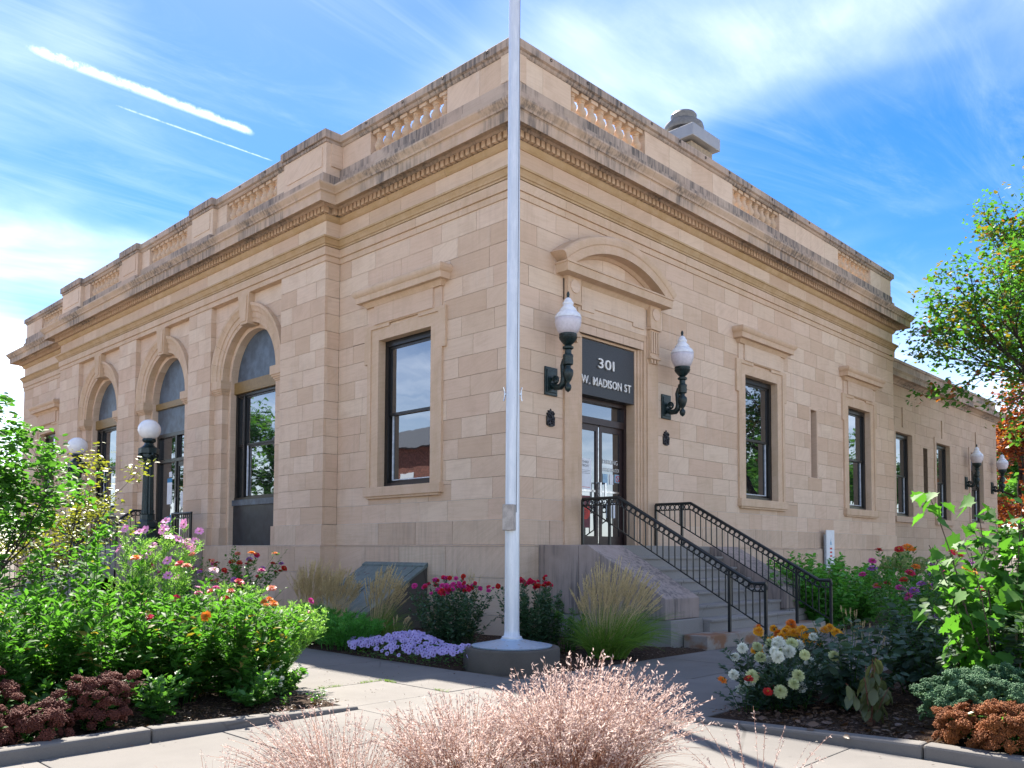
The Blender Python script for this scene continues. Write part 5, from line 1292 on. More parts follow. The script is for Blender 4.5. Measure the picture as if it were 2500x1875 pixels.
def strips(base, top, bend, w0, w1, seg=5, rs=None, tone=None, sag=1.6):
    """ribbons from base to top, bowed: starts along 'up', ends at top"""
    n = len(base); t = np.linspace(0, 1, seg + 1)
    mid = base + np.array([0, 0, 1.0]) * (np.linalg.norm(top - base, axis=1, keepdims=True) * 0.55) + (top - base) * np.array([0.25, 0.25, 0]) * 1.0
    P_ = ((1 - t) ** 2)[None, :, None] * base[:, None] + (2 * t * (1 - t))[None, :, None] * mid[:, None] + (t ** 2)[None, :, None] * top[:, None]
    side = unit(np.cross(top - base, rs.normal(size=(n, 3)) * np.array([1, 1, .2])))
    w = (w0[:, None] * (1 - t) + w1[:, None] * t)[:, :, None] * 0.5
    A_ = P_ - side[:, None] * w; B_ = P_ + side[:, None] * w
    V = np.stack([A_, B_], 2).reshape(-1, 3); m_ = 2 * (seg + 1)
    f = np.array([(2 * i, 2 * i + 1, 2 * i + 3, 2 * i + 2) for i in range(seg)])
    F = [(f[None] + (np.arange(n) * m_)[:, None, None]).reshape(-1, 4)]
    return (V, F, np.repeat(tone, m_)), P_
def rand_dirs(r, n, zlo=-1, zhi=1):
    a = r.uniform(0, 2 * np.pi, n); z = r.uniform(zlo, zhi, n); q = np.sqrt(1 - z * z)
    return np.stack([q * np.cos(a), q * np.sin(a), z], 1)

# ---- a leafy plant built from stems: stems fan out of the base, leaves grow along them
def stems_of(r, n, h, spread, jitter=0.12, lean=(0, 0), hvar=0.25, base_r=0.08, seg=7):
    a = r.uniform(0, 2 * np.pi, n); q = np.sqrt(r.uniform(0, 1, n))
    b = np.stack([np.cos(a) * q * base_r, np.sin(a) * q * base_r, np.zeros(n)], 1)
    H = h * (1 - hvar * r.uniform(0, 1, n) - 0.35 * q ** 2 * r.uniform(0, 1, n))
    tip = np.stack([np.cos(a) * q * spread + lean[0], np.sin(a) * q * spread + lean[1], H], 1) + r.normal(size=(n, 3)) * np.array([jitter, jitter, 0]) * spread
    mid = b * 0.5 + tip * 0.5; mid[:, 2] = H * 0.62; mid[:, :2] = b[:, :2] + (tip[:, :2] - b[:, :2]) * 0.34
    t = np.linspace(0, 1, seg)
    P_ = ((1 - t) ** 2)[None, :, None] * b[:, None] + (2 * t * (1 - t))[None, :, None] * mid[:, None] + (t ** 2)[None, :, None] * tip[:, None]
    return P_
def bez_at(P_, si, tt):
    seg = P_.shape[1]; x = np.clip(tt * (seg - 1), 0, seg - 1.001); i = x.astype(int); f = (x - i)[:, None]
    p = P_[si, i] * (1 - f) + P_[si, i + 1] * f; d = unit(P_[si, i + 1] - P_[si, i])
    return p, d
def stem_mesh(name, P_, r0, r1, mat, parent, tone=0.3):
    n, k, _ = P_.shape; t = np.linspace(0, 1, k); parts = []
    dv = unit(np.gradient(P_, axis=1)); ref = np.array([0.3, 0.8, 0.2]); x = unit(np.cross(dv, ref)); y = np.cross(dv, x)
    rad = (r0 * (1 - t) + r1 * t)[None, :, None]
    ring_ = [P_ + (x * math.cos(a) + y * math.sin(a)) * rad for a in (0, 2.094, 4.189)]
    V = np.stack(ring_, 2).reshape(-1, 3)
    f = np.array([(i * 3 + j, i * 3 + (j + 1) % 3, (i + 1) * 3 + (j + 1) % 3, (i + 1) * 3 + j) for i in range(k - 1) for j in range(3)])
    F = [(f[None] + (np.arange(n) * k * 3)[:, None, None]).reshape(-1, 4)]
    return link(name, np_mesh(name, V, F, np.full(len(V), tone), mat), parent)
def leafy(name, loc, label, cat, seed, n_stems, h, spread, n_leaf, Lr, wr, mat, T=T_LANCE, t0=0.15, lean=(0, 0), group=None, stem_mat='leaf_mid', droop=0.25, hvar=0.25, base_r=0.1, sr=0.006, tone=(0, 1), out=0.75):
    r = np.random.default_rng(seed); root = empty(name, loc, label=label, cat=cat, group=group)
    P_ = stems_of(r, n_stems, h, spread, lean=lean, hvar=hvar, base_r=base_r)
    stem_mesh('stems', P_, sr, sr * 0.4, stem_mat, root)
    si = r.integers(0, n_stems, n_leaf); tt = t0 + (1 - t0) * r.uniform(0, 1, n_leaf) ** 0.8
    p, d = bez_at(P_, si, tt); side = rand_dirs(r, n_leaf, -0.2, 0.35)
    dr = unit(side * out + d * (0.35 + 0.5 * tt[:, None]) + np.array([0, 0, -droop]))
    L = r.uniform(*Lr, n_leaf) * (1.05 - 0.45 * tt)
    up_ = np.array([0, 0, 1.0]) + r.normal(size=(n_leaf, 3)) * 0.45
    hgt = p[:, 2] / h
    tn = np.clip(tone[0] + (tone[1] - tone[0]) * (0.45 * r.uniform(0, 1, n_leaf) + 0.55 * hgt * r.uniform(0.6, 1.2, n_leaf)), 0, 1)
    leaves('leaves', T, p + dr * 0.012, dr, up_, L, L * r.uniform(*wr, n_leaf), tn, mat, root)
    return root, P_, r
# ---- flower heads (shared meshes)
def flower_mesh(name, rings, mats, centre=None, cup=0.2, T=T_PETAL, seed=1):
    r = np.random.default_rng(seed); parts, mi = [], []
    for (n, rad, L, w, el, z) in rings:
        a = np.arange(n) * 2 * np.pi / n + r.uniform(0, 1); e = el + r.uniform(-0.12, 0.12, n)
        dr = np.stack([np.cos(a) * np.cos(e), np.sin(a) * np.cos(e), np.sin(e)], 1); ps = np.stack([np.cos(a) * rad, np.sin(a) * rad, np.full(n, z)], 1)
        up_ = np.stack([-np.cos(a) * np.sin(e), -np.sin(a) * np.sin(e), np.cos(e)], 1)
        pt = scatter(T, ps, dr, up_, L * r.uniform(0.9, 1.1, n), w, r.uniform(0.2, 1, n)); parts.append(pt); mi += [0] * sum(len(f) for f in pt[1])
    if centre:
        n, rad, sz, z = centre; a = r.uniform(0, 6.28, n); q = np.sqrt(r.uniform(0, 1, n)) * rad
        ps = np.stack([np.cos(a) * q, np.sin(a) * q, np.full(n, z)], 1); pt = scatter(T_BLOB, ps, np.tile((0, 0, 1.0), (n, 1)) + r.normal(size=(n, 3)) * .2, np.tile((1.0, 0, 0), (n, 1)), sz, sz * 0.7, r.uniform(0, 1, n)); parts.append(pt); mi += [1] * sum(len(f) for f in pt[1])
    V, F, tn = merge(parts)
    # material index must follow the face order (F keeps part order)
    return np_mesh(name, V, F, tn, mats, mi)
def zinnia(col, s=0.036, seed=1):
    return flower_mesh('flower', [(12, 0.005, s, s * 0.55, 0.05, 0.0), (11, 0.004, s * 0.85, s * 0.5, 0.30, 0.004), (9, 0.003, s * 0.62, s * 0.45, 0.62, 0.007), (6, 0.002, s * 0.4, s * 0.35, 1.0, 0.009)], ['petal_' + col, 'petal_eye_yellow'], (10, s * 0.2, s * 0.35, 0.008), seed=seed)
def ball(col, s=0.036, seed=2):
    return flower_mesh('flower', [(13, 0.006, s * 0.95, s * 0.55, -0.15, 0.0), (13, 0.005, s, s * 0.5, 0.18, 0.004), (12, 0.004, s * 0.92, s * 0.45, 0.5, 0.008), (10, 0.003, s * 0.8, s * 0.42, 0.82, 0.012), (8, 0.002, s * 0.72, s * 0.36, 1.12, 0.014), (5, 0.0, s * 0.68, s * 0.3, 1.4, 0.015)], ['petal_' + col], seed=seed)
FL_ = {c: zinnia(c, seed=i) for i, c in enumerate(('red', 'crimson', 'magenta', 'pink', 'orange', 'gold', 'violet', 'pale_pink', 'salmon'))}
BALL = {c: ball(c, seed=i) for i, c in enumerate(('white', 'cream', 'gold', 'orange'))}
COSMOS = flower_mesh('flower', [(8, 0.006, 0.040, 0.030, 0.12, 0)], ['petal_pink', 'petal_eye_yellow'], (12, 0.007, 0.008, 0.002))
ROSE = {c: flower_mesh('flower', [(6, 0.004, 0.032, 0.034, 0.15, 0), (6, 0.004, 0.030, 0.032, 0.5, 0.003), (5, 0.003, 0.026, 0.028, 0.95, 0.005), (4, 0.002, 0.020, 0.022, 1.3, 0.007)], ['petal_' + c]) for c in ('crimson', 'magenta', 'red')}
PETU = flower_mesh('flower', [(5, 0.004, 0.026, 0.031, 0.22, 0)], ['petal_lavender', 'petal_purple_eye'], (5, 0.005, 0.011, 0.001))
DAISY = flower_mesh('flower', [(10, 0.003, 0.016, 0.007, 0.1, 0)], ['petal_white', 'petal_eye_yellow'], (5, 0.004, 0.006, 0.001))
def blooms(root, pts, dirs, meshes, r, s=(0.8, 1.2), name='flower'):
    for p, d in zip(pts, dirs):
        q = Vector(d).to_track_quat('Z', 'Y'); sc = r.uniform(*s)
        link(name, meshes[r.integers(len(meshes))], root, loc=tuple(p), rot=q.to_euler(), scale=(sc, sc, sc))
def tips(P_, idx):
    return P_[idx, -1], unit(P_[idx, -1] - P_[idx, -2])
# ---- tall grasses
def grass(name, loc, label, cat, seed, n_blade, h, spread, n_plume, ph, pspread, mats, plume_mat, lean=(0, 0), group=None, w=(0.004, 0.008), plume_len=0.28, pdens=40, psize=(0.030, 0.052), fluffy=False, base_r=0.12, stem_mat=None):
    r = np.random.default_rng(seed); root = empty(name, loc, label=label, cat=cat, group=group)
    def ends(n, hh, sp, var):
        a = r.uniform(0, 2 * np.pi, n); q = np.sqrt(r.uniform(0, 1, n)); b = np.stack([np.cos(a) * q * base_r, np.sin(a) * q * base_r, np.zeros(n)], 1)
        a2 = a + r.normal(0, 0.5, n)
        tp = np.stack([np.cos(a2) * q * sp + lean[0], np.sin(a2) * q * sp + lean[1], hh * (1 - var * r.uniform(0, 1, n)) * (1 - 0.28 * q * q)], 1)
        return b, tp
    if n_blade:
        b, tp = ends(n_blade, h, spread, 0.55); tp[:, 2] *= np.where(r.uniform(0, 1, n_blade) < 0.4, 0.45, 1); tp[:, :2] *= r.uniform(0.7, 1.35, (n_blade, 1))
        (V, F, tn), _ = strips(b, tp, 0, r.uniform(*w, n_blade), np.full(n_blade, 0.001), 6, r, r.uniform(0, 1, n_blade)); link('blades', np_mesh('blades', V, F, tn, mats), root)
    if n_plume:
        b, tp = ends(n_plume, ph, pspread, 0.35); tp[:, :2] += r.normal(0, 0.05, (n_plume, 2))
        (V, F, tn), P_ = strips(b, tp, 0, np.full(n_plume, 0.0045 if not fluffy else 0.0038), np.full(n_plume, 0.002), 8, r, r.uniform(0, 1, n_plume)); link('stalks', np_mesh('stalks', V, F, tn, stem_mat or plume_mat), root)
        N = n_plume * pdens; si = np.repeat(np.arange(n_plume), pdens); tt = 1 - plume_len * r.uniform(0, 1, N) ** (1.0)
        p, d = bez_at(P_, si, tt); dr = unit(d * (0.8 if fluffy else 1.6) + r.normal(size=(N, 3)) * (0.55 if fluffy else 0.28))
        env = np.sin(np.clip((1 - tt) / plume_len, 0.05, 1) * np.pi) * 0.6 + 0.5
        L = r.uniform(*psize, N) * (1 if fluffy else env); tn = np.clip(r.uniform(0.1, 1, n_plume)[si] * 0.6 + r.uniform(0, 0.5, N), 0, 1)
        leaves('plumes', T_DIAM, p, dr, r.normal(size=(N, 3)), L, L * (0.32 if fluffy else 0.22), tn, plume_mat, root)
    return root
# ---- branching trees
def tree(name, loc, label, seed, limbs, leaf_mats, n_leaf, Lr, wr, T=T_OVAL, group=None, bark='bark', cat='tree', cl_r=0.35, tone=(0, 1), droop=0.3, twig_n=5, levels=3, spread=0.55, shrink=0.68):
    r = np.random.default_rng(seed); root = empty(name, loc, label=label, cat=cat, group=group); mb = MB(); ends = []
    def grow(p, d, L, rad, lev):
        pts = [Vector(p)]; dv = Vector(d).normalized(); k = 4
        for i in range(k):
            dv = (dv + Vector(r.normal(0, 0.10, 3)) + Vector((0, 0, 0.04))).normalized(); pts.append(pts[-1] + dv * (L / k))
        mb.tube(pts, [rad * (1 - 0.45 * i / k) for i in range(k + 1)], 6 if rad > 0.02 else 4)
        if lev == 0:
            ends.append((pts[-1], dv)); ends.append((pts[2], dv)); return
        n = twig_n if lev < levels else twig_n
        for j in range(n):
            t_ = r.uniform(0.35, 1.0) if j else 1.0; x = t_ * k; i = min(int(x), k - 1); q = pts[i].lerp(pts[i + 1], x - i)
            nd = (dv + Vector(r.normal(0, spread, 3)) + Vector((0, 0, 0.08))).normalized(); grow(q, nd, L * shrink * r.uniform(0.75, 1.15), rad * 0.52 * (1.15 - 0.4 * t_), lev - 1)
    for (p, d, L, rad, lev) in limbs: grow(p, d, L, rad, lev)
    mb.build('trunk', bark, root, smooth=60)
    E = np.array([tuple(e[0]) for e in ends]); ED = np.array([tuple(e[1]) for e in ends])
    for mi, (mt, frac) in enumerate(leaf_mats):
        n = int(n_leaf * frac); i = r.integers(0, len(E), n)
        if mi: # autumn colour gathers on some twigs
            pick = r.choice(len(E), max(1, int(len(E) * min(1, frac * 1.4))), replace=False); i = pick[r.integers(0, len(pick), n)]
        p = E[i] + rand_dirs(r, n) * (r.uniform(0, 1, n)[:, None] ** 0.6) * cl_r * np.array([1, 1, 0.7]); dr = unit(rand_dirs(r, n, -0.5, 0.4) + ED[i] * 0.4 + np.array([0, 0, -droop]))
        L = r.uniform(*Lr, n); tn = np.clip(tone[0] + (tone[1] - tone[0]) * (r.uniform(0, 1, len(E))[i] * 0.6 + r.uniform(0, 0.5, n)), 0, 1)
        leaves('crown' if mi == 0 else 'autumn_leaves', T, p, dr, np.array([0, 0, 1.0]) + r.normal(size=(n, 3)) * 0.6, L, L * r.uniform(*wr, n), tn, mt, root)
    return root
# ------------------------------------------------------------------ garden left of the path
GB = 'leafy shrubs of the left bed'
spec = [(-6.25, -2.45, 1.02, 0.62, 31), (-6.80, -2.25, 1.06, 0.66, 32), (-7.35, -2.05, 1.12, 0.68, 33), (-7.95, -2.0, 1.16, 0.70, 34), (-8.45, -2.25, 1.18, 0.60, 35), (-6.15, -1.55, 1.10, 0.62, 36), (-6.95, -1.25, 1.06, 0.66, 37), (-7.60, -1.0, 1.08, 0.66, 38)]
labs = ['bright green leafy shrub at the right front end of the left bed, nearest the path', 'bright green leafy shrub second from the path in the front row', 'bright green leafy shrub in the middle of the front row of the left bed', 'bright green leafy shrub behind the red sedum clumps', 'bright green leafy shrub at the left edge of the picture', 'taller green shrub in the back row beside the cosmos', 'taller green shrub in the middle of the back row', 'tall green shrub at the back below the left tree']
for (x, y, h, sp, sd_), lab in zip(spec, labs):
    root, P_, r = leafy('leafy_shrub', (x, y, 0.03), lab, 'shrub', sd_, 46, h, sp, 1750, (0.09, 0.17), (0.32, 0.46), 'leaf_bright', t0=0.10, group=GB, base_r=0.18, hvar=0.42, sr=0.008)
    k = 130; si = r.integers(0, len(P_), k); p, d = bez_at(P_, si, r.uniform(0.1, 1, k)); dr = unit(rand_dirs(r, k, -0.6, 0.3) + d * 0.3); leaves('old_leaves', T_LANCE, p, dr, np.array([0, 0, 1.0]) + r.normal(size=(k, 3)) * 0.6, r.uniform(0.05, 0.12, k), r.uniform(0.02, 0.05, k), r.uniform(0, 1, k), 'leaf_old', root)
    k = 420; si = r.integers(0, len(P_), k); p, d = bez_at(P_, si, r.uniform(0.5, 1, k)); dr = unit(rand_dirs(r, k, -0.2, 0.5) + d * 0.6); leaves('young_leaves', T_LANCE, p, dr, np.array([0, 0, 1.0]) + r.normal(size=(k, 3)) * 0.6, r.uniform(0.03, 0.07, k), r.uniform(0.012, 0.028, k), r.uniform(0.6, 1, k), 'leaf_bright', root)
for i, (x, y, h, lab) in enumerate([(-7.26, -1.42, 1.82, 'tall pale green shoot rising above the left shrubs before the side steps'), (-7.95, -0.9, 1.62, 'tall pale shoot at the far left, below the tree'), (-7.62, -1.1, 1.60, 'pale upright shoot beside the far left one'), (-6.75, -1.25, 1.60, 'pale shoot just left of the cosmos flowers')]):
    leafy('tall_shoot', (x, y, 0.03), lab, 'plant', 50 + i, 3, h, 0.10, 110, (0.09, 0.14), (0.45, 0.6), 'leaf_bright', T=T_OVAL, t0=0.45, group='tall shoots above the left bed', hvar=0.12, base_r=0.04, tone=(0.5, 1), sr=0.008)
# low growth at the front
low_spec = [(-7.30, -3.05, 0.42, 0.34, 'leaf_mid', 'low bright green sprig hanging over the kerb of the left bed'), (-6.35, -2.95, 0.36, 0.30, 'leaf_mid', 'low green weed in front of the left shrubs'), (-5.85, -2.55, 0.34, 0.20, 'leaf_bright', 'small green weed at the path edge of the left bed'), (-6.05, -2.35, 0.72, 0.40, 'leaf_yellow', 'yellowish drooping branches at the right front of the left bed'), (-7.9, -2.6, 0.45, 0.4, 'leaf_mid', 'dark low foliage between the red sedums')]
for i, (x, y, h, sp, mt, lab) in enumerate(low_spec):
    leafy('low_plant', (x, y, 0.03), lab, 'plant', 70 + i, 16, h, sp, 330, (0.07, 0.12), (0.5, 0.7), mt, T=T_OVAL, t0=0.1, base_r=0.06, hvar=0.4, sr=0.004)
for i, (x, y) in enumerate([(-5.75, -3.05), (-5.9, -3.2), (-6.2, -3.1)]):
    leafy('seedling', (x, y, 0.03), ['tiny seedling at the tip of the left mulch bed', 'tiny seedling beside the kerb tip', 'tiny seedling in the bare mulch'][i], 'seedling', 80 + i, 4, 0.12, 0.10, 26, (0.025, 0.05), (0.6, 0.8), 'leaf_mid', T=T_OVAL, base_r=0.02, sr=0.002)
# feathery cosmos
def feathery(loc, label, seed, n, h, sp, n_thread, mat='leaf_feather', fl=None, n_fl=0, lean=(0, 0), name='cosmos', thr=(0.06, 0.13), hvar=0.3, base_r=0.06, tw=0.0075, fs=(0.9, 1.25)):
    r = np.random.default_rng(seed); root = empty(name, loc, label=label, cat='flowering plant', group=None)
    P_ = stems_of(r, n, h, sp, lean=lean, hvar=hvar, base_r=base_r); stem_mesh('stems', P_, 0.005, 0.002, mat, root)
    si = r.integers(0, n, n_thread); tt = 0.12 + 0.85 * r.uniform(0, 1, n_thread); p, d = bez_at(P_, si, tt); dr = unit(rand_dirs(r, n_thread, -0.1, 0.5) + d * 0.6); L = r.uniform(*thr, n_thread)
    # every leaf is a stalk with thread-like side leaflets
    k = 9; f = np.tile(np.linspace(0.15, 1, k), n_thread); ii = np.repeat(np.arange(n_thread), k); q = p[ii] + dr[ii] * (L[ii] * f)[:, None]
    dd = unit(dr[ii] * 0.9 + rand_dirs(r, len(ii), -0.4, 0.6) * 0.9); l2 = L[ii] * 0.45 * (1.1 - 0.5 * f)
    pts = np.concatenate([p, q]); dirs = np.concatenate([dr, dd]); LL = np.concatenate([L, l2]); tn = r.uniform(0, 1, len(pts))
    leaves('leaves', T_DIAM, pts, dirs, r.normal(size=(len(pts), 3)), LL, np.full(len(pts), tw), tn, mat, root)
    if n_fl:
        idx = r.choice(n, min(n, n_fl), replace=False); tp, td = tips(P_, idx); blooms(root, tp, unit(td * 0.5 + np.array([-0.5, -0.5, 0.35]) + r.normal(size=tp.shape) * 0.3), fl, r, fs)
    return root
feathery((-6.42, -1.15, 0.03), 'tall feathery cosmos with pink flowers above the left shrubs', 90, 26, 1.78, 0.55, 900, fl=[COSMOS], n_fl=24, hvar=0.22, fs=(0.95, 1.4))
feathery((-6.65, -0.85, 0.03), 'feathery cosmos plume rising in front of the globe lamp, flowerless', 91, 10, 1.86, 0.20, 520)
feathery((-5.62, -1.95, 0.02), 'pale feathery cosmos leaning over the path edge', 92, 30, 1.0, 0.46, 1300, lean=(0.14, -0.02), fl=[FL_['magenta']], n_fl=4, tw=0.009)
feathery((-5.58, -0.75, 0.02), 'pale feathery cosmos farther along the path edge', 93, 26, 1.12, 0.46, 1100, lean=(0.08, 0), tw=0.009)
# zinnias among the shrubs
def zinnias(loc, label, seed, n, h, sp, cols, n_fl, mat='leaf_mid', s=(0.85, 1.25), n_leaf=900, name='zinnia', mesh=None, L=(0.05, 0.09), w=(0.36, 0.5), hvar=0.3, base_r=0.08, face=(-0.35, -0.35, 0.75)):
    root, P_, r = leafy(name, loc, label, 'flowering plant', seed, n, h, sp, n_leaf, L, w, mat, t0=0.08, hvar=hvar, base_r=base_r, sr=0.004)
    idx = r.choice(n, min(n, n_fl), replace=False); tp, td = tips(P_, idx); ms = [(mesh or FL_)[c] for c in cols]
    blooms(root, tp, unit(td * 0.4 + np.array(face) + r.normal(size=tp.shape) * 0.25), ms, r, s)
    return root
zinnias((-6.30, -1.95, 0.03), 'zinnias with orange and pink heads standing over the left shrubs', 101, 18, 1.45, 0.75, ['orange', 'pale_pink', 'magenta', 'salmon', 'crimson'], 14, n_leaf=260, s=(0.9, 1.4))
zinnias((-6.0, -1.85, 0.03), 'zinnias with red and orange heads at the path side of the left bed', 102, 16, 1.15, 0.55, ['red', 'orange', 'crimson', 'magenta'], 12, n_leaf=260, s=(0.9, 1.4))
zinnias((-2.6, 4.35, 0.02), 'row of red and violet zinnias below the pavilion wall', 103, 40, 1.52, 0.85, ['red', 'crimson', 'violet', 'violet', 'salmon', 'red'], 30, n_leaf=1900, s=(1.1, 1.7), L=(0.07, 0.12))
zinnias((-3.0, 5.9, 0.02), 'farther zinnias with small red heads beside the side steps', 104, 26, 1.5, 0.7, ['red', 'violet', 'magenta'], 14, n_leaf=1000, s=(1.1, 1.6), L=(0.07, 0.12))
# sedum clumps
def sedum(loc, label, seed, n, R, h, mat, group, leafm='leaf_mid'):
    r = np.random.default_rng(seed); root = empty('sedum', loc, label=label, cat='sedum', group=group)
    me = []
    for j in range(3):
        N = 520; d = rand_dirs(r, N, -0.1, 1); q = r.uniform(0.55, 1.0, N); lump = 0.72 + 0.28 * np.sin(d[:, 0] * 9 + j) * np.sin(d[:, 1] * 9 + 2 * j)
        p = d * (0.040 * q * lump)[:, None] * np.array([1.15, 1.15, 0.75])
        V, F, tn = scatter(T_BLOB, p, d + r.normal(size=(N, 3)) * 0.6, r.normal(size=(N, 3)), r.uniform(0.006, 0.014, N), r.uniform(0.005, 0.010, N), np.clip(0.2 + 0.25 * j + r.uniform(-0.5, 0.5, N), 0, 1)); me.append(np_mesh('flower_head', V, F, tn, mat))
    P_ = stems_of(r, n, h, R, hvar=0.22, base_r=R * 0.35); stem_mesh('stems', P_, 0.006, 0.004, leafm, root)
    for i in range(n):
        s = r.uniform(0.8, 1.5); link('flower_head', me[i % 3], root, loc=tuple(P_[i, -1] + r.normal(size=3) * 0.02), rot=(r.uniform(-.5, .5), r.uniform(-.5, .5), r.uniform(0, 6)), scale=(s, s, s * r.uniform(0.8, 1.2)))
    m_ = int(n * 1.3); a = r.uniform(0, 6.28, m_); q = R * r.uniform(0.7, 1.1, m_); zz = r.uniform(0.2, 0.85, m_) * h
    for i in range(m_):
        s = r.uniform(0.7, 1.4); link('flower_head', me[i % 3], root, loc=(q[i] * math.cos(a[i]), q[i] * math.sin(a[i]), zz[i]), rot=(r.uniform(-.3, .3), r.uniform(0.4, 1.2), a[i]), scale=(s, s, s))
    k = 500; si = r.integers(0, n, k); p, dd = bez_at(P_, si, r.uniform(0.1, 0.95, k)); dr = unit(rand_dirs(r, k, -0.2, 0.4) + dd * 0.3); leaves('leaves', T_OVAL, p, dr, np.tile((0, 0, 1.0), (k, 1)) + r.normal(size=(k, 3)) * 0.4, r.uniform(0.04, 0.07, k), r.uniform(0.025, 0.04, k), r.uniform(0.3, 1, k), leafm, root)
    return root
SG = 'brown-red sedum clumps by the left kerb'
sedum((-7.78, -3.05, 0.03), 'brown-red sedum clump nearest the kerb gap, rightmost of the left sedums', 111, 52, 0.23, 0.42, 'sedum_red', SG)
sedum((-8.25, -3.22, 0.03), 'low brown-red sedum clump beside the kerb in the lower left', 112, 36, 0.18, 0.28, 'sedum_red', SG)
sedum((-8.52, -2.85, 0.03), 'brown-red sedum clump at the left picture edge', 113, 46, 0.22, 0.46, 'sedum_red', SG)
sedum((-8.62, -3.2, 0.03), 'brown-red sedum clump cut by the lower left corner', 114, 34, 0.18, 0.30, 'sedum_red', SG)
# small aster with pale flowers at the edge
root, P_, r = leafy('aster', (-5.95, -2.75, 0.03), 'small aster with pale lilac daisies at the edge of the left bed', 'flowering plant', 120, 22, 0.34, 0.26, 420, (0.02, 0.045), (0.25, 0.35), 'leaf_feather', base_r=0.04, sr=0.002)
tp, td = tips(P_, np.arange(16)); blooms(root, tp, unit(td + np.array([-.5, -.5, .3])), [DAISY], r, (1.0, 1.4))

# ------------------------------------------------------------------ bed along the left wall
RG = 'feather reed grasses'
grass('reed_grass', (-2.1, 2.9, 0.02), 'straw coloured feather reed grass left of the cellar hatch', 'ornamental grass', 131, 500, 0.80, 0.46, 260, 1.38, 0.46, 'grass_straw', 'grass_straw', group=RG, lean=(0.10, -0.10))
grass('reed_grass', (-2.05, 2.2, 0.02), 'feather reed grass in front of the middle of the cellar hatch', 'ornamental grass', 132, 420, 0.74, 0.38, 170, 1.26, 0.36, 'grass_straw', 'grass_straw', group=RG, lean=(0.10, -0.10))
grass('reed_grass', (-1.95, 1.15, 0.02), 'green based feather reed grass before the lower edge of the hatch', 'ornamental grass', 133, 600, 0.74, 0.42, 140, 1.28, 0.36, 'grass_green', 'grass_straw', group=RG, lean=(0.12, -0.12))
grass('reed_grass', (-0.55, 0.55, 0.02), 'thin tuft of reed grass behind the pink roses', 'ornamental grass', 134, 120, 0.7, 0.3, 16, 1.30, 0.26, 'grass_green', 'grass_straw', group=RG)
grass('reed_grass', (-1.05, -2.85, 0.02), 'large fountain of feather reed grass beside the entrance steps', 'ornamental grass', 135, 1500, 0.86, 0.80, 300, 1.42, 0.60, 'grass_green', 'grass_straw', group=RG, lean=(0.14, -0.06), base_r=0.26, w=(0.008, 0.016))
feathery((-3.0, 1.55, 0.02), 'dense feathery green mound at the path edge below the reed grass', 141, 80, 0.60, 0.62, 2600, mat='leaf_mound', name='feathery_mound', thr=(0.06, 0.11), base_r=0.40, hvar=0.3, tw=0.010)
feathery((-2.95, 0.55, 0.02), 'second dense feathery green mound, nearer the petunias', 142, 70, 0.52, 0.56, 2100, mat='leaf_mound', name='feathery_mound', thr=(0.06, 0.11), base_r=0.38, hvar=0.3, tw=0.010)
# roses
def rosebush(loc, label, seed, n, h, sp, cols, n_fl):
    root, P_, r = leafy('rose_bush', loc, label, 'rose bush', seed, n, h, sp, 4600, (0.045, 0.08), (0.5, 0.65), 'leaf_rose', T=T_OVAL, t0=0.05, base_r=0.34, hvar=0.35, stem_mat='leaf_rose', sr=0.005, group='rose bushes by the flagpole')
    order = np.argsort(-P_[:, -1, 2])[:n_fl]
    for i in order:
        for j in range(r.integers(1, 4)):
            p = P_[i, -1] + r.normal(size=3) * np.array([0.045, 0.045, 0.02]); dv = Vector(unit(np.array([-0.4, -0.4, 0.7]) + r.normal(size=3) * 0.4)); s = r.uniform(0.9, 1.45)
            link('flower', ROSE[cols[r.integers(len(cols))]], root, loc=tuple(p), rot=dv.to_track_quat('Z', 'Y').to_euler(), scale=(s, s, s))
rosebush((-1.95, -0.62, 0.02), 'rose bush with crowded magenta and crimson flowers left of the flagpole', 151, 90, 1.04, 0.66, ['magenta', 'magenta', 'crimson', 'red'], 32)
rosebush((-1.22, -1.62, 0.02), 'rose bush with a few bright red flowers right of the flagpole', 152, 70, 1.06, 0.50, ['red', 'crimson', 'crimson'], 9)
leafy('low_plant', (-0.95, -2.05, 0.02), 'fresh green leafy plant between the red roses and the big reed grass', 'plant', 153, 20, 0.62, 0.34, 600, (0.06, 0.11), (0.3, 0.4), 'leaf_mid', base_r=0.1)
grass('tuft_grass', (-2.35, 0.15, 0.02), 'small green grass tuft left of the pink roses', 'ornamental grass', 154, 260, 0.52, 0.34, 10, 0.62, 0.3, 'grass_green', 'grass_straw')
# petunia carpet
r = np.random.default_rng(161); pet = empty('petunia_carpet', (-2.95, -0.95, 0.02), label='carpet of small lavender petunias along the path left of the flagpole', cat='petunias')
N = 760; u = r.uniform(-1, 1, N); v = r.uniform(-1, 1, N); keep = (np.abs(u) ** 2.5 + np.abs(v) ** 2.5) < 1; u, v = u[keep], v[keep]
X = 0.52 * v + 0.04 + 0.06 * np.sin(u * 9); Y = 1.36 * u; Z = 0.06 + 0.22 * np.sqrt(np.clip(1 - np.abs(v) ** 2.2, 0, 1)) * np.sqrt(np.clip(1 - np.abs(u) ** 3, 0, 1)) * (0.8 + 0.3 * np.sin(u * 6 + 1)) + r.uniform(-.02, .02, len(u))
nrm = unit(np.stack([v * 0.9 - 0.55, u * 0.25 - 0.45, np.full(len(u), 0.8)], 1) + r.normal(size=(len(u), 3)) * 0.28); PP = np.stack([X, Y, Z], 1)
ordr = np.argsort(X + Y * 0.3)
blooms(pet, PP[ordr[:300]], nrm[ordr[:300]], [PETU], r, (1.0, 1.35))
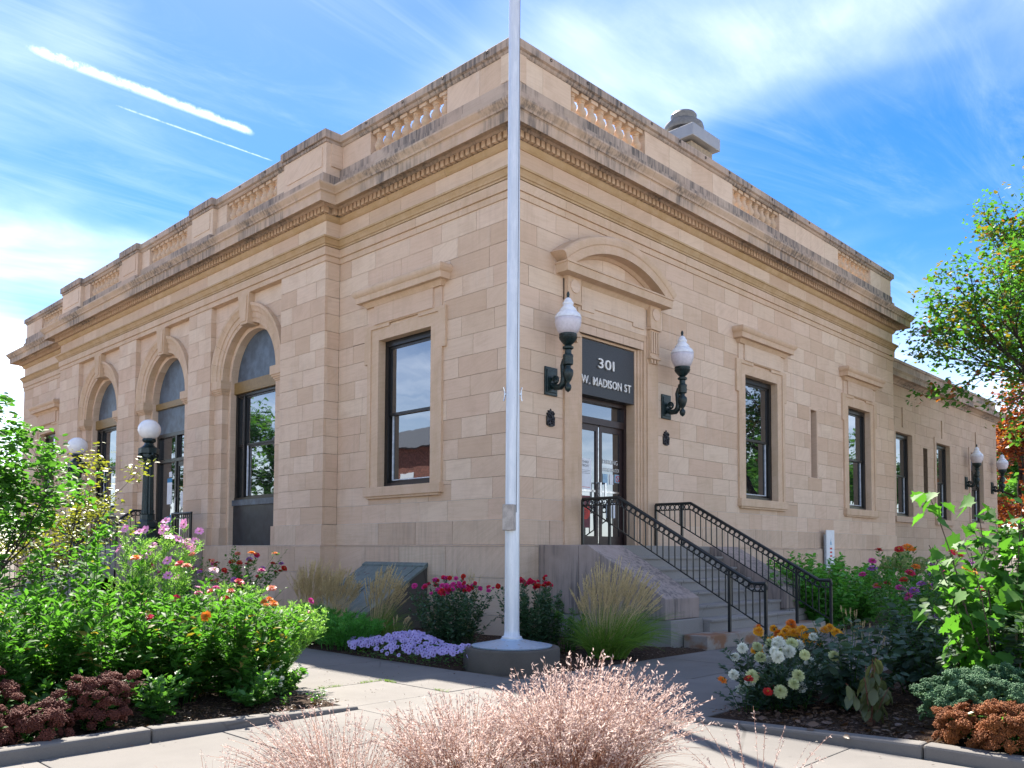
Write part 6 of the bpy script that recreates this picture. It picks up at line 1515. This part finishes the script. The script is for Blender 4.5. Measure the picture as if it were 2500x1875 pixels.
rest = ordr[300:]; rd_ = np.repeat(np.arange(len(rest)), 5); aa = np.tile(np.arange(5) * 1.2566, len(rest)); nz_ = nrm[rest][rd_]; tx = unit(np.cross(nz_, np.array([0.2, 0.9, 0.3]))); ty = np.cross(nz_, tx)
dr_ = unit(tx * np.cos(aa)[:, None] + ty * np.sin(aa)[:, None] + nz_ * 0.2); V, F, tn = scatter(T_PETAL, PP[rest][rd_], dr_, nz_, 0.030, 0.035, r.uniform(0.2, 1, len(rd_))); tag(link('back_flowers', np_mesh('back_flowers', V, F, tn, 'petal_lavender'), pet), kind='stuff')
n = 2200; uu = r.uniform(-1, 1, n); vv = r.uniform(-1, 1, n); k = (np.abs(uu) ** 2.5 + np.abs(vv) ** 2.5) < 1; uu, vv = uu[k], vv[k]; n = len(uu)
p = np.stack([0.54 * vv + 0.04, 1.40 * uu, r.uniform(0.0, 1, n) * (0.04 + 0.17 * np.sqrt(np.clip(1 - np.abs(vv) ** 2.2, 0, 1)))], 1)
leaves('leaves', T_OVAL, p, unit(rand_dirs(r, n, -0.1, 0.5)), np.array([0, 0, 1.0]) + r.normal(size=(n, 3)) * .4, r.uniform(0.03, 0.05, n), r.uniform(0.014, 0.022, n), r.uniform(0, 1, n), 'leaf_mid', pet)

# ------------------------------------------------------------------ pale pink grass in the foreground
PG = 'pink bluestem grasses in the foreground'
def bluestem(loc, lab, seed, nb, h, sp, npl, ph, psp, **kw):
    grass('bluestem_grass', loc, lab, 'ornamental grass', seed, nb, h, sp, npl, ph, psp, 'grass_pink', kw.pop('pm', 'grass_fluff'), group=PG, fluffy=True, stem_mat='grass_pink', w=(0.003, 0.006), **kw)
bluestem((-6.48, -6.82, -0.02), 'large fluffy pink bluestem grass clump in the foreground, right half of the central mass', 171, 1000, 0.62, 0.55, 640, 0.90, 0.66, plume_len=0.5, pdens=28, psize=(0.010, 0.034), base_r=0.24, lean=(0.06, -0.07))
bluestem((-7.02, -6.48, -0.02), 'fluffy pink bluestem grass clump in the foreground, left half of the central mass', 176, 800, 0.52, 0.50, 420, 0.72, 0.56, plume_len=0.45, pdens=26, psize=(0.010, 0.030), base_r=0.20, lean=(0.02, 0.0))
bluestem((-7.66, -6.12, -0.02), 'looser pink bluestem clump left of the central mass', 172, 560, 0.50, 0.48, 230, 0.66, 0.50, plume_len=0.5, pdens=24, psize=(0.012, 0.022), base_r=0.18, lean=(-0.08, 0.06))
bluestem((-7.32, -6.40, -0.02), 'sparse upright brown bluestem stalks between the pink clumps', 173, 150, 0.60, 0.22, 34, 0.74, 0.26, pm='grass_pink', plume_len=0.4, pdens=16, psize=(0.010, 0.018), base_r=0.10)
bluestem((-8.25, -5.95, -0.02), 'thin pink bluestem wisps at the lower left', 174, 90, 0.42, 0.30, 30, 0.52, 0.32, plume_len=0.4, pdens=16, psize=(0.010, 0.018), base_r=0.12)
bluestem((-6.25, -7.85, -0.02), 'thin leaning pink bluestem wisps at the lower right', 175, 40, 0.40, 0.25, 20, 0.68, 0.38, plume_len=0.45, pdens=26, psize=(0.012, 0.022), base_r=0.10, lean=(0.18, 0.05))

# ------------------------------------------------------------------ right bed
zinnias((-2.98, -6.32, 0.03), 'low bush of white and cream ball zinnias at the corner of the right bed', 181, 76, 0.66, 0.50, ['white', 'white', 'cream'], 40, mat='leaf_dark', mesh=BALL, n_leaf=2700, s=(1.1, 1.6), base_r=0.24, hvar=0.62, face=(-0.6, -0.3, 0.6), L=(0.06, 0.10))
zinnias((-2.25, -6.15, 0.03), 'orange and golden zinnias behind the white ones', 182, 40, 0.72, 0.45, ['gold', 'orange', 'gold'], 28, mat='leaf_dark', mesh=BALL, n_leaf=1200, s=(1.0, 1.45), base_r=0.16, hvar=0.2)
zinnias((-3.35, -6.2, 0.03), 'a few red and orange zinnias at the path side of the white zinnias', 183, 16, 0.42, 0.28, ['red', 'orange', 'red'], 7, mat='leaf_dark', n_leaf=380, s=(0.9, 1.2), base_r=0.08, hvar=0.6)
DG = 'dark leaved plants of the right bed'
for i, (x, y, h, sp, lab) in enumerate([(-2.5, -6.75, 0.82, 0.50, 'dark leaved bushy plant right of the white zinnias'), (-1.85, -7.35, 1.02, 0.52, 'dark leaved bushy plant in the middle of the right bed'), (-2.05, -7.85, 1.06, 0.50, 'dark leaved bushy plant above the orange sedum'), (-1.25, -6.95, 1.08, 0.55, 'dark leaved bushy plant at the back of the right bed'), (-1.55, -8.15, 1.2, 0.5, 'dark leaved bushy plant at the right picture edge')]):
    leafy('dark_leaf_plant', (x, y, 0.03), lab, 'plant', 190 + i, 26, h, sp, 620, (0.10, 0.17), (0.50, 0.66), 'leaf_dark', T=T_OVAL, t0=0.15, base_r=0.14, hvar=0.4, droop=0.75, group=DG, sr=0.006)
# wilting plant: each drooping leaf is its own part
r = np.random.default_rng(201); wl = empty('wilting_plant', (-3.25, -7.25, 0.03), label='wilting plant with drooping grey-green leaves at the front of the right bed', cat='plant')
P_ = stems_of(r, 9, 0.62, 0.30, hvar=0.5, base_r=0.05); stem_mesh('stems', P_, 0.007, 0.003, 'grass_pink', wl)
lm = []
for j in range(3):
    V, F, tn = scatter(T_OVAL, np.zeros((1, 3)), np.array([(1.0, 0, 0)]), np.array([(0, 0.2 * j, 1.0)]), 0.14, 0.08, 0.35 + 0.3 * j); lm.append(np_mesh('leaf', V, F, tn, 'leaf_wilt'))
for i in range(64):
    s_ = r.integers(0, 9); p, dd = bez_at(P_, np.array([s_]), np.array([r.uniform(0.3, 1)])); dv = Vector(unit(rand_dirs(r, 1, -0.1, 0.1)[0] * 0.5 + np.array([0, 0, -1.0]))); k = r.uniform(0.7, 1.15)
    q = dv.to_track_quat('X', 'Z'); link('leaf', lm[i % 3], wl, loc=tuple(p[0]), rot=q.to_euler(), scale=(k, k, k))
zinnias((0.5, -6.35, 0.03), 'tall zinnias with red, orange and magenta heads behind the dark plants', 211, 40, 1.52, 0.75, ['red', 'orange', 'magenta', 'violet', 'crimson'], 34, mat='leaf_mid', n_leaf=2000, s=(1.1, 1.7), L=(0.07, 0.12), hvar=0.35, base_r=0.3)
zinnias((0.05, -7.0, 0.03), 'tall zinnias with violet and magenta heads beside the maple sapling', 212, 34, 1.50, 0.62, ['violet', 'magenta', 'violet', 'crimson', 'gold'], 28, mat='leaf_mid', n_leaf=1600, s=(1.1, 1.7), L=(0.07, 0.12), hvar=0.35, base_r=0.25)
# maple sapling: large lobed leaves, each one a part
r = np.random.default_rng(221); mp_ = empty('maple_sapling', (-2.15, -7.95, 0.03), label='maple sapling with large sunlit lobed leaves at the right edge', cat='sapling')
P_ = stems_of(r, 15, 2.08, 0.66, hvar=0.45, base_r=0.16); stem_mesh('stems', P_, 0.011, 0.004, 'bark_pale', mp_)
lm = []
for j in range(4):
    V, F, tn = scatter(T_MAPLE, np.zeros((1, 3)), np.array([(1.0, 0, 0)]), np.array([(0, 0.15 * j - 0.2, 1.0)]), 0.21, 0.20, 0.25 + 0.25 * j); lm.append(np_mesh('leaf', V, F, tn, 'leaf_bright'))
for i in range(298):
    s_ = r.integers(0, 15); t_ = r.uniform(0.15, 1) ** 0.7; p, dd = bez_at(P_, np.array([s_]), np.array([t_])); dv = Vector(unit(rand_dirs(r, 1, -0.2, 0.3)[0] + np.array([-0.2, -0.2, -0.75]))); k = r.uniform(0.55, 1.1) * (1.2 - 0.45 * t_)
    off = rand_dirs(r, 1, -0.2, 0.5)[0] * 0.10; q = dv.to_track_quat('X', 'Z') @ Matrix.Rotation(r.normal(0, 0.5), 3, 'X').to_quaternion(); link('leaf', lm[r.integers(4)], mp_, loc=tuple(p[0] + off), rot=q.to_euler(), scale=(k, k, k))
leafy('broad_leaved_shrub', (-1.45, -8.0, 0.03), 'dense bright green lobed-leaf shrub behind the maple sapling', 'shrub', 225, 40, 1.86, 0.72, 1500, (0.13, 0.20), (0.8, 1.0), 'leaf_bright', T=T_MAPLE, t0=0.15, base_r=0.25, hvar=0.4, droop=0.7)
# sedums on the right
sedum((-3.45, -8.25, 0.03), 'rust orange sedum in front at the lower right corner', 231, 100, 0.38, 0.32, 'sedum_orange', 'sedums of the right bed')
sedum((-3.10, -8.0, 0.03), 'grey-green sedum clump behind the rust orange one', 232, 90, 0.36, 0.48, 'sedum_green', 'sedums of the right bed', 'sedum_green')
sedum((-2.55, -8.25, 0.03), 'grey-green sedum clump at the right picture edge', 233, 70, 0.30, 0.54, 'sedum_green', 'sedums of the right bed', 'sedum_green')
grass('foxtail_grass', (-1.75, -6.55, 0.03), 'small foxtail grass tuft among the dark leaves', 'ornamental grass', 234, 60, 0.75, 0.3, 26, 0.98, 0.26, 'grass_green', 'grass_straw', plume_len=0.10, pdens=60, psize=(0.018, 0.028))
grass('reed_grass', (-2.35, -8.45, 0.03), 'dry reed grass stalks at the right picture edge', 'ornamental grass', 235, 60, 0.9, 0.2, 12, 1.45, 0.22, 'grass_straw', 'grass_straw', group=RG)
# shrubs and hydrangeas by the right wall
HG = 'broad green shrubs by the right wall'
for i, (x, y, h, sp, lab) in enumerate([(5.3, -2.35, 1.40, 0.75, 'broad green shrub right beside the far handrail'), (6.3, -2.2, 1.46, 0.85, 'broad green shrub in front of the leaning white board'), (6.6, -3.1, 1.30, 0.8, 'broad green shrub in front, next to the hydrangeas'), (7.6, -2.5, 1.35, 0.8, 'broad green shrub behind the hydrangeas'), (5.4, -3.1, 1.15, 0.6, 'low green shrub at the foot of the far handrail')]):
    leafy('broad_shrub', (x, y, 0.02), lab, 'shrub', 240 + i, 40, h, sp, 1500, (0.12, 0.19), (0.5, 0.62), 'leaf_hedge', T=T_OVAL, t0=0.1, base_r=0.25, hvar=0.3, droop=0.5, group=HG)
r = np.random.default_rng(251); hN = 900; dd = rand_dirs(r, hN); V, F, tn = scatter(T_BLOB, dd * 0.10, dd, r.normal(size=(hN, 3)), r.uniform(0.012, 0.02, hN), r.uniform(0.012, 0.02, hN), r.uniform(0, 1, hN)); HYD = np_mesh('flower_head', V, F, tn, 'hydrangea')
root, P_, r = leafy('hydrangea', (6.2, -4.0, 0.02), 'hydrangea with round green flower heads beyond the far handrail', 'flowering shrub', 252, 40, 1.34, 0.85, 1300, (0.10, 0.16), (0.5, 0.62), 'leaf_hedge', T=T_OVAL, base_r=0.3)
for i in np.argsort(-P_[:, -1, 2])[:13]: link('flower_head', HYD, root, loc=tuple(P_[i, -1] + np.array([0, 0, 0.04])), scale=(1.1, 1.1, 1.0))
leafy('broad_shrub', (2.9, -5.2 - 1.3, 0.03), 'mid green bush behind the tall zinnias', 'shrub', 253, 30, 1.1, 0.7, 1100, (0.09, 0.15), (0.4, 0.55), 'leaf_mid', base_r=0.25)

# ------------------------------------------------------------------ trees
ytree = tree('young_tree', (-7.95, 1.0, 0), 'young tree with sunlit compound leaves at the left picture edge', 261, [((0, 0, 0), (0.05, 0.0, 1), 1.6, 0.035, 3), ((0.1, 0.1, 0), (-0.25, 0.1, 1), 1.6, 0.03, 3), ((-0.3, 0.1, 0), (-0.5, 0.2, 1), 1.7, 0.03, 3), ((0.05, -0.1, 0), (0.25, -0.15, 1), 1.5, 0.026, 3), ((-0.2, -0.2, 0), (-0.1, -0.3, 1), 1.4, 0.026, 3)], [('leaf_bright', 1.0)], 8000, (0.06, 0.11), (0.42, 0.55), cl_r=0.17, twig_n=4, spread=0.44, shrink=0.62, tone=(0.15, 1))
tree('slender_tree', (-5.75, 4.4, 0), 'slender multi-stemmed tree with sparse yellow-green leaves before the far globe lamp', 262, [((0, 0, 0), (0.08, -0.05, 1), 1.5, 0.04, 3), ((0.12, 0, 0), (0.26, -0.2, 1), 1.4, 0.035, 3), ((-0.1, 0, 0), (-0.16, 0.1, 1), 1.3, 0.03, 2)], [('leaf_yellow', 1.0)], 2200, (0.05, 0.10), (0.42, 0.55), cl_r=0.24, twig_n=4, spread=0.5, shrink=0.6, bark='bark')
for k, (x, y, z) in enumerate(((0.62, -0.02, 2.42), (0.66, -0.05, 2.44), (0.50, 0.05, 2.36))):
    mb = MB(); mb.tube([(x - 0.03, y, z + 0.30), (x, y, z + 0.07), (x + 0.015, y, z + 0.03), (x + 0.01, y, z - 0.04), (x - 0.01, y, z - 0.07)], [0.003, 0.006, 0.022, 0.022, 0.006], 6); mb.build('seed_pod', 'pod_brown', ytree, smooth=60)
tree('street_tree', (21.3, -5.5, 0), 'tall green tree with touches of autumn colour at the upper right', 271, [((0, 0, 0), (0, 0, 1), 5.2, 0.24, 0), ((0, 0, 4.8), (-0.62, 0.6, 0.75), 3.6, 0.13, 3), ((0, 0, 4.6), (-0.4, 0.4, 0.95), 3.8, 0.13, 3), ((0, 0, 5.0), (-0.15, 0.2, 1.2), 4.2, 0.14, 3), ((0, 0, 5.0), (-0.45, 0.42, 1.1), 4.4, 0.14, 3), ((0, 0, 4.4), (-0.7, 0.7, 0.30), 3.2, 0.10, 3), ((0, 0, 5.0), (-0.6, 0.5, 1.0), 4.0, 0.12, 3), ((0, 0, 4.6), (-0.1, 0.5, 0.8), 3.4, 0.12, 3), ((0, 0, 5.2), (-0.25, 0.35, 1.5), 4.6, 0.12, 3)], [('leaf_bright', 0.56), ('leaf_mid', 0.22), ('leaf_autumn', 0.19), ('leaf_rust', 0.03)], 23000, (0.10, 0.18), (0.75, 0.95), T=T_MAPLE, cl_r=0.52, twig_n=5, spread=0.5, shrink=0.62)
tree('red_tree', (40.5, 1.5, 0), 'russet autumn tree beyond the end of the rear wing', 272, [((0, 0, 0), (0, 0, 1), 3.2, 0.25, 0), ((0, 0, 2.6), (-0.5, 0.2, 0.9), 3.2, 0.15, 3), ((0, 0, 2.6), (0.3, -0.4, 1), 3.2, 0.15, 3), ((0, 0, 3), (0, 0.1, 1), 3.6, 0.15, 3), ((0, 0, 2.2), (-0.3, -0.5, 0.5), 2.8, 0.12, 3)], [('leaf_red', 0.7), ('leaf_rust', 0.3)], 9000, (0.2, 0.32), (0.7, 0.9), T=T_DIAM, cl_r=0.7, twig_n=4)
tree('far_tree', (48, -6, 0), 'dark green tree behind the russet tree at the right edge', 273, [((0, 0, 0), (0, 0, 1), 3.0, 0.25, 0), ((0, 0, 2.0), (-0.4, 0.2, 0.9), 3.0, 0.15, 3), ((0, 0, 2.0), (0.3, -0.4, 1), 3.0, 0.15, 3), ((0, 0, 1.5), (-0.5, -0.3, 0.5), 2.8, 0.12, 3)], [('leaf_mid', 1.0)], 5000, (0.25, 0.4), (0.7, 0.9), T=T_DIAM, cl_r=0.8, twig_n=4)
for i, (x, y, h, lab) in enumerate([(9.0, 66, 1.0, 'distant green tree behind the far end of the left front'), (3.0, 72, 0.9, 'distant green tree at the far left edge'), (58, 4.0, 1.2, 'distant green tree between the rear wing and the russet tree'), (70, 6.0, 1.1, 'farthest green tree at the right edge')]):
    tree('distant_tree', (x, y, 0), lab, 290 + i, [((0, 0, 0), (0, 0, 1), 2.4 * h, 0.2, 0), ((0, 0, 1.8), (-0.6, 0.3, 0.9), 3.2 * h, 0.12, 3), ((0, 0, 1.8), (0.6, -0.3, 0.9), 3.2 * h, 0.12, 3), ((0, 0, 2), (0, 0.1, 1), 3.4 * h, 0.12, 3)], [('leaf_mid', 1.0)], 4200, (0.4, 0.6), (0.7, 0.9), T=T_DIAM, cl_r=0.9, twig_n=4, group='distant trees')
# seen only as reflections in the windows: trees and houses across the two streets
for i, (x, y, lab) in enumerate([(46, -19, 'street tree across Madison Street, mirrored in the right windows'), (58, -22, 'second street tree across Madison Street'), (68, -20, 'third street tree across Madison Street'), (-23, 46, 'street tree across the side street, mirrored in the arched windows'), (-20, 60, 'second street tree across the side street')]):
    tree('street_tree', (x, y, 0), lab, 280 + i, [((0, 0, 0), (0, 0, 1), 3.0, 0.2, 0), ((0, 0, 2.2), (-0.6, 0.3, 0.9), 3.6, 0.12, 3), ((0, 0, 2.2), (0.6, -0.3, 0.9), 3.6, 0.12, 3), ((0, 0, 3), (0, 0.1, 1), 4.6, 0.12, 3)], [('leaf_mid', 1.0)], 4500, (0.3, 0.45), (0.7, 0.9), T=T_DIAM, cl_r=0.8, twig_n=4, group='street trees across the road')
hb = empty('brick_house', (-34, 34, 0), label='brick house with a slate turret across the side street', cat='house')
mb = MB(); mb.box(-8, 8, -14, 12, 0, 8.5); mb.build('wall', 'red_brick', hb)
mb = MB(); mb.prism([(-8.5, -14.5, 8.5), (8.5, -14.5, 8.5), (0, -14.5, 11.5)], [(-8.5, 12.5, 8.5), (8.5, 12.5, 8.5), (0, 12.5, 11.5)]); mb.build('roof', 'slate_roof', hb)
mb = MB(); mb.lathe([(2.2, 0), (2.2, 9.0), (2.6, 9.0), (0.05, 14)], (8.2, -13.5, 0), 10); mb.build('turret', 'slate_roof', hb)
for k in range(6):
    mb = MB(); mb.box(7.9, 8.05, -11 + k * 4, -9.6 + k * 4, 4.6, 6.8); mb.build('window', 'paper_white', hb)
fbld = empty('distant_building', (-3.0, 62, 0), label='low grey building far behind the left tree', cat='building')
mb = MB(); mb.box(-14, 8, 0, 8, 0, 4.6); mb.build('wall', 'far_grey', fbld)
mb = MB(); mb.box(-14.4, 8.4, -0.4, 8.4, 4.6, 5.1); mb.build('roof', 'slate_roof', fbld)
for k in range(5):
    mb = MB(); mb.box(-11 + k * 3.6, -9.2 + k * 3.6, -0.06, 0, 1.2, 3.2); mb.build('window', 'navy_panel', fbld)

# ------------------------------------------------------------------ mulch chips, fallen leaves, joint grass
def chips(name, n, boxes, mat, L, w, seed, z=0.045, kind='stuff', label=None, cat=None, T=T_DIAM):
    r = np.random.default_rng(seed); pos = []
    tot = sum((b[1] - b[0]) * (b[3] - b[2]) for b in boxes)
    for b in boxes:
        k = int(n * (b[1] - b[0]) * (b[3] - b[2]) / tot); pos.append(np.stack([r.uniform(b[0], b[1], k), r.uniform(b[2], b[3], k), z + r.uniform(0, 0.02, k)], 1))
    p = np.concatenate(pos); n = len(p); dr = rand_dirs(r, n, -0.15, 0.25)
    V, F, tn = scatter(T, p, dr, np.array([0, 0, 1.0]) + r.normal(size=(n, 3)) * 0.5, r.uniform(*L, n), r.uniform(*w, n), r.uniform(0, 1, n))
    o = link(name, np_mesh(name, V, F, tn, mat)); return tag(o, label, cat, kind=kind)
chips('mulch_chips', 9000, [(-9, -5.68, -3.38, -1.5), (-3.78, -1.0, -9, -6.02)], 'leaf_fallen', (0.02, 0.06), (0.008, 0.02), 301, label='brown wood mulch chips covering the beds', cat='mulch')
chips('bed_litter', 2500, [(-3.25, -0.3, -2.2, 4), (-2.2, 0.6, -3.25, -1.5)], 'leaf_fallen', (0.02, 0.06), (0.008, 0.02), 302, 0.03, label='brown litter in the beds along the wall', cat='mulch')
chips('dry_leaves', 110, [(-3.75, -2.9, -8.0, -6.4), (-3.95, -3.85, -7.6, -7.0)], 'leaf_fallen', (0.05, 0.10), (0.03, 0.06), 303, 0.06, label='fallen brown leaves on the mulch of the right bed', cat='leaf litter', T=T_OVAL)
chips('pavement_litter', 420, [(-8.5, -5.7, -3.75, -3.56), (-4.15, -3.96, -8.5, -6.0), (-5.6, -3.4, -5.9, 0.5), (-3.3, 0.5, -3.6, -3.3), (-5.66, -5.5, -3.3, -0.5)], 'leaf_fallen', (0.008, 0.03), (0.004, 0.012), 304, 0.006, label='crumbs of soil and dry leaf along the pavement edges', cat='litter')
def joint_grass(name, segs, seed, label):
    r = np.random.default_rng(seed); b = []
    for (x0, y0, x1, y1, n) in segs:
        t_ = r.uniform(0, 1, n); b.append(np.stack([x0 + (x1 - x0) * t_ + r.normal(0, 0.006, n), y0 + (y1 - y0) * t_ + r.normal(0, 0.006, n), np.zeros(n)], 1))
    b = np.concatenate(b); n = len(b); tp = b + np.stack([r.normal(0, 0.02, n), r.normal(0, 0.02, n), r.uniform(0.008, 0.03, n)], 1)
    (V, F, tn), _ = strips(b, tp, 0, r.uniform(0.003, 0.006, n), np.full(n, 0.001), 3, r, r.uniform(0, 1, n)); return tag(link(name, np_mesh(name, V, F, tn, 'grass_green')), label, 'grass', kind='stuff')
joint_grass('joint_grass', [(-5.3, -2.3, -5.0, -2.3, 60), (-4.75, -2.3, -4.45, -2.3, 70), (-4.45, -2.35, -4.45, -2.55, 90), (-4.45, -3.2, -4.45, -3.4, 40), (-5.66, -3.0, -5.66, -1.6, 120), (-3.82, -7.2, -3.82, -6.1, 120)], 311, 'small grass tufts growing in the pavement joints')
bpy.context.view_layer.update()
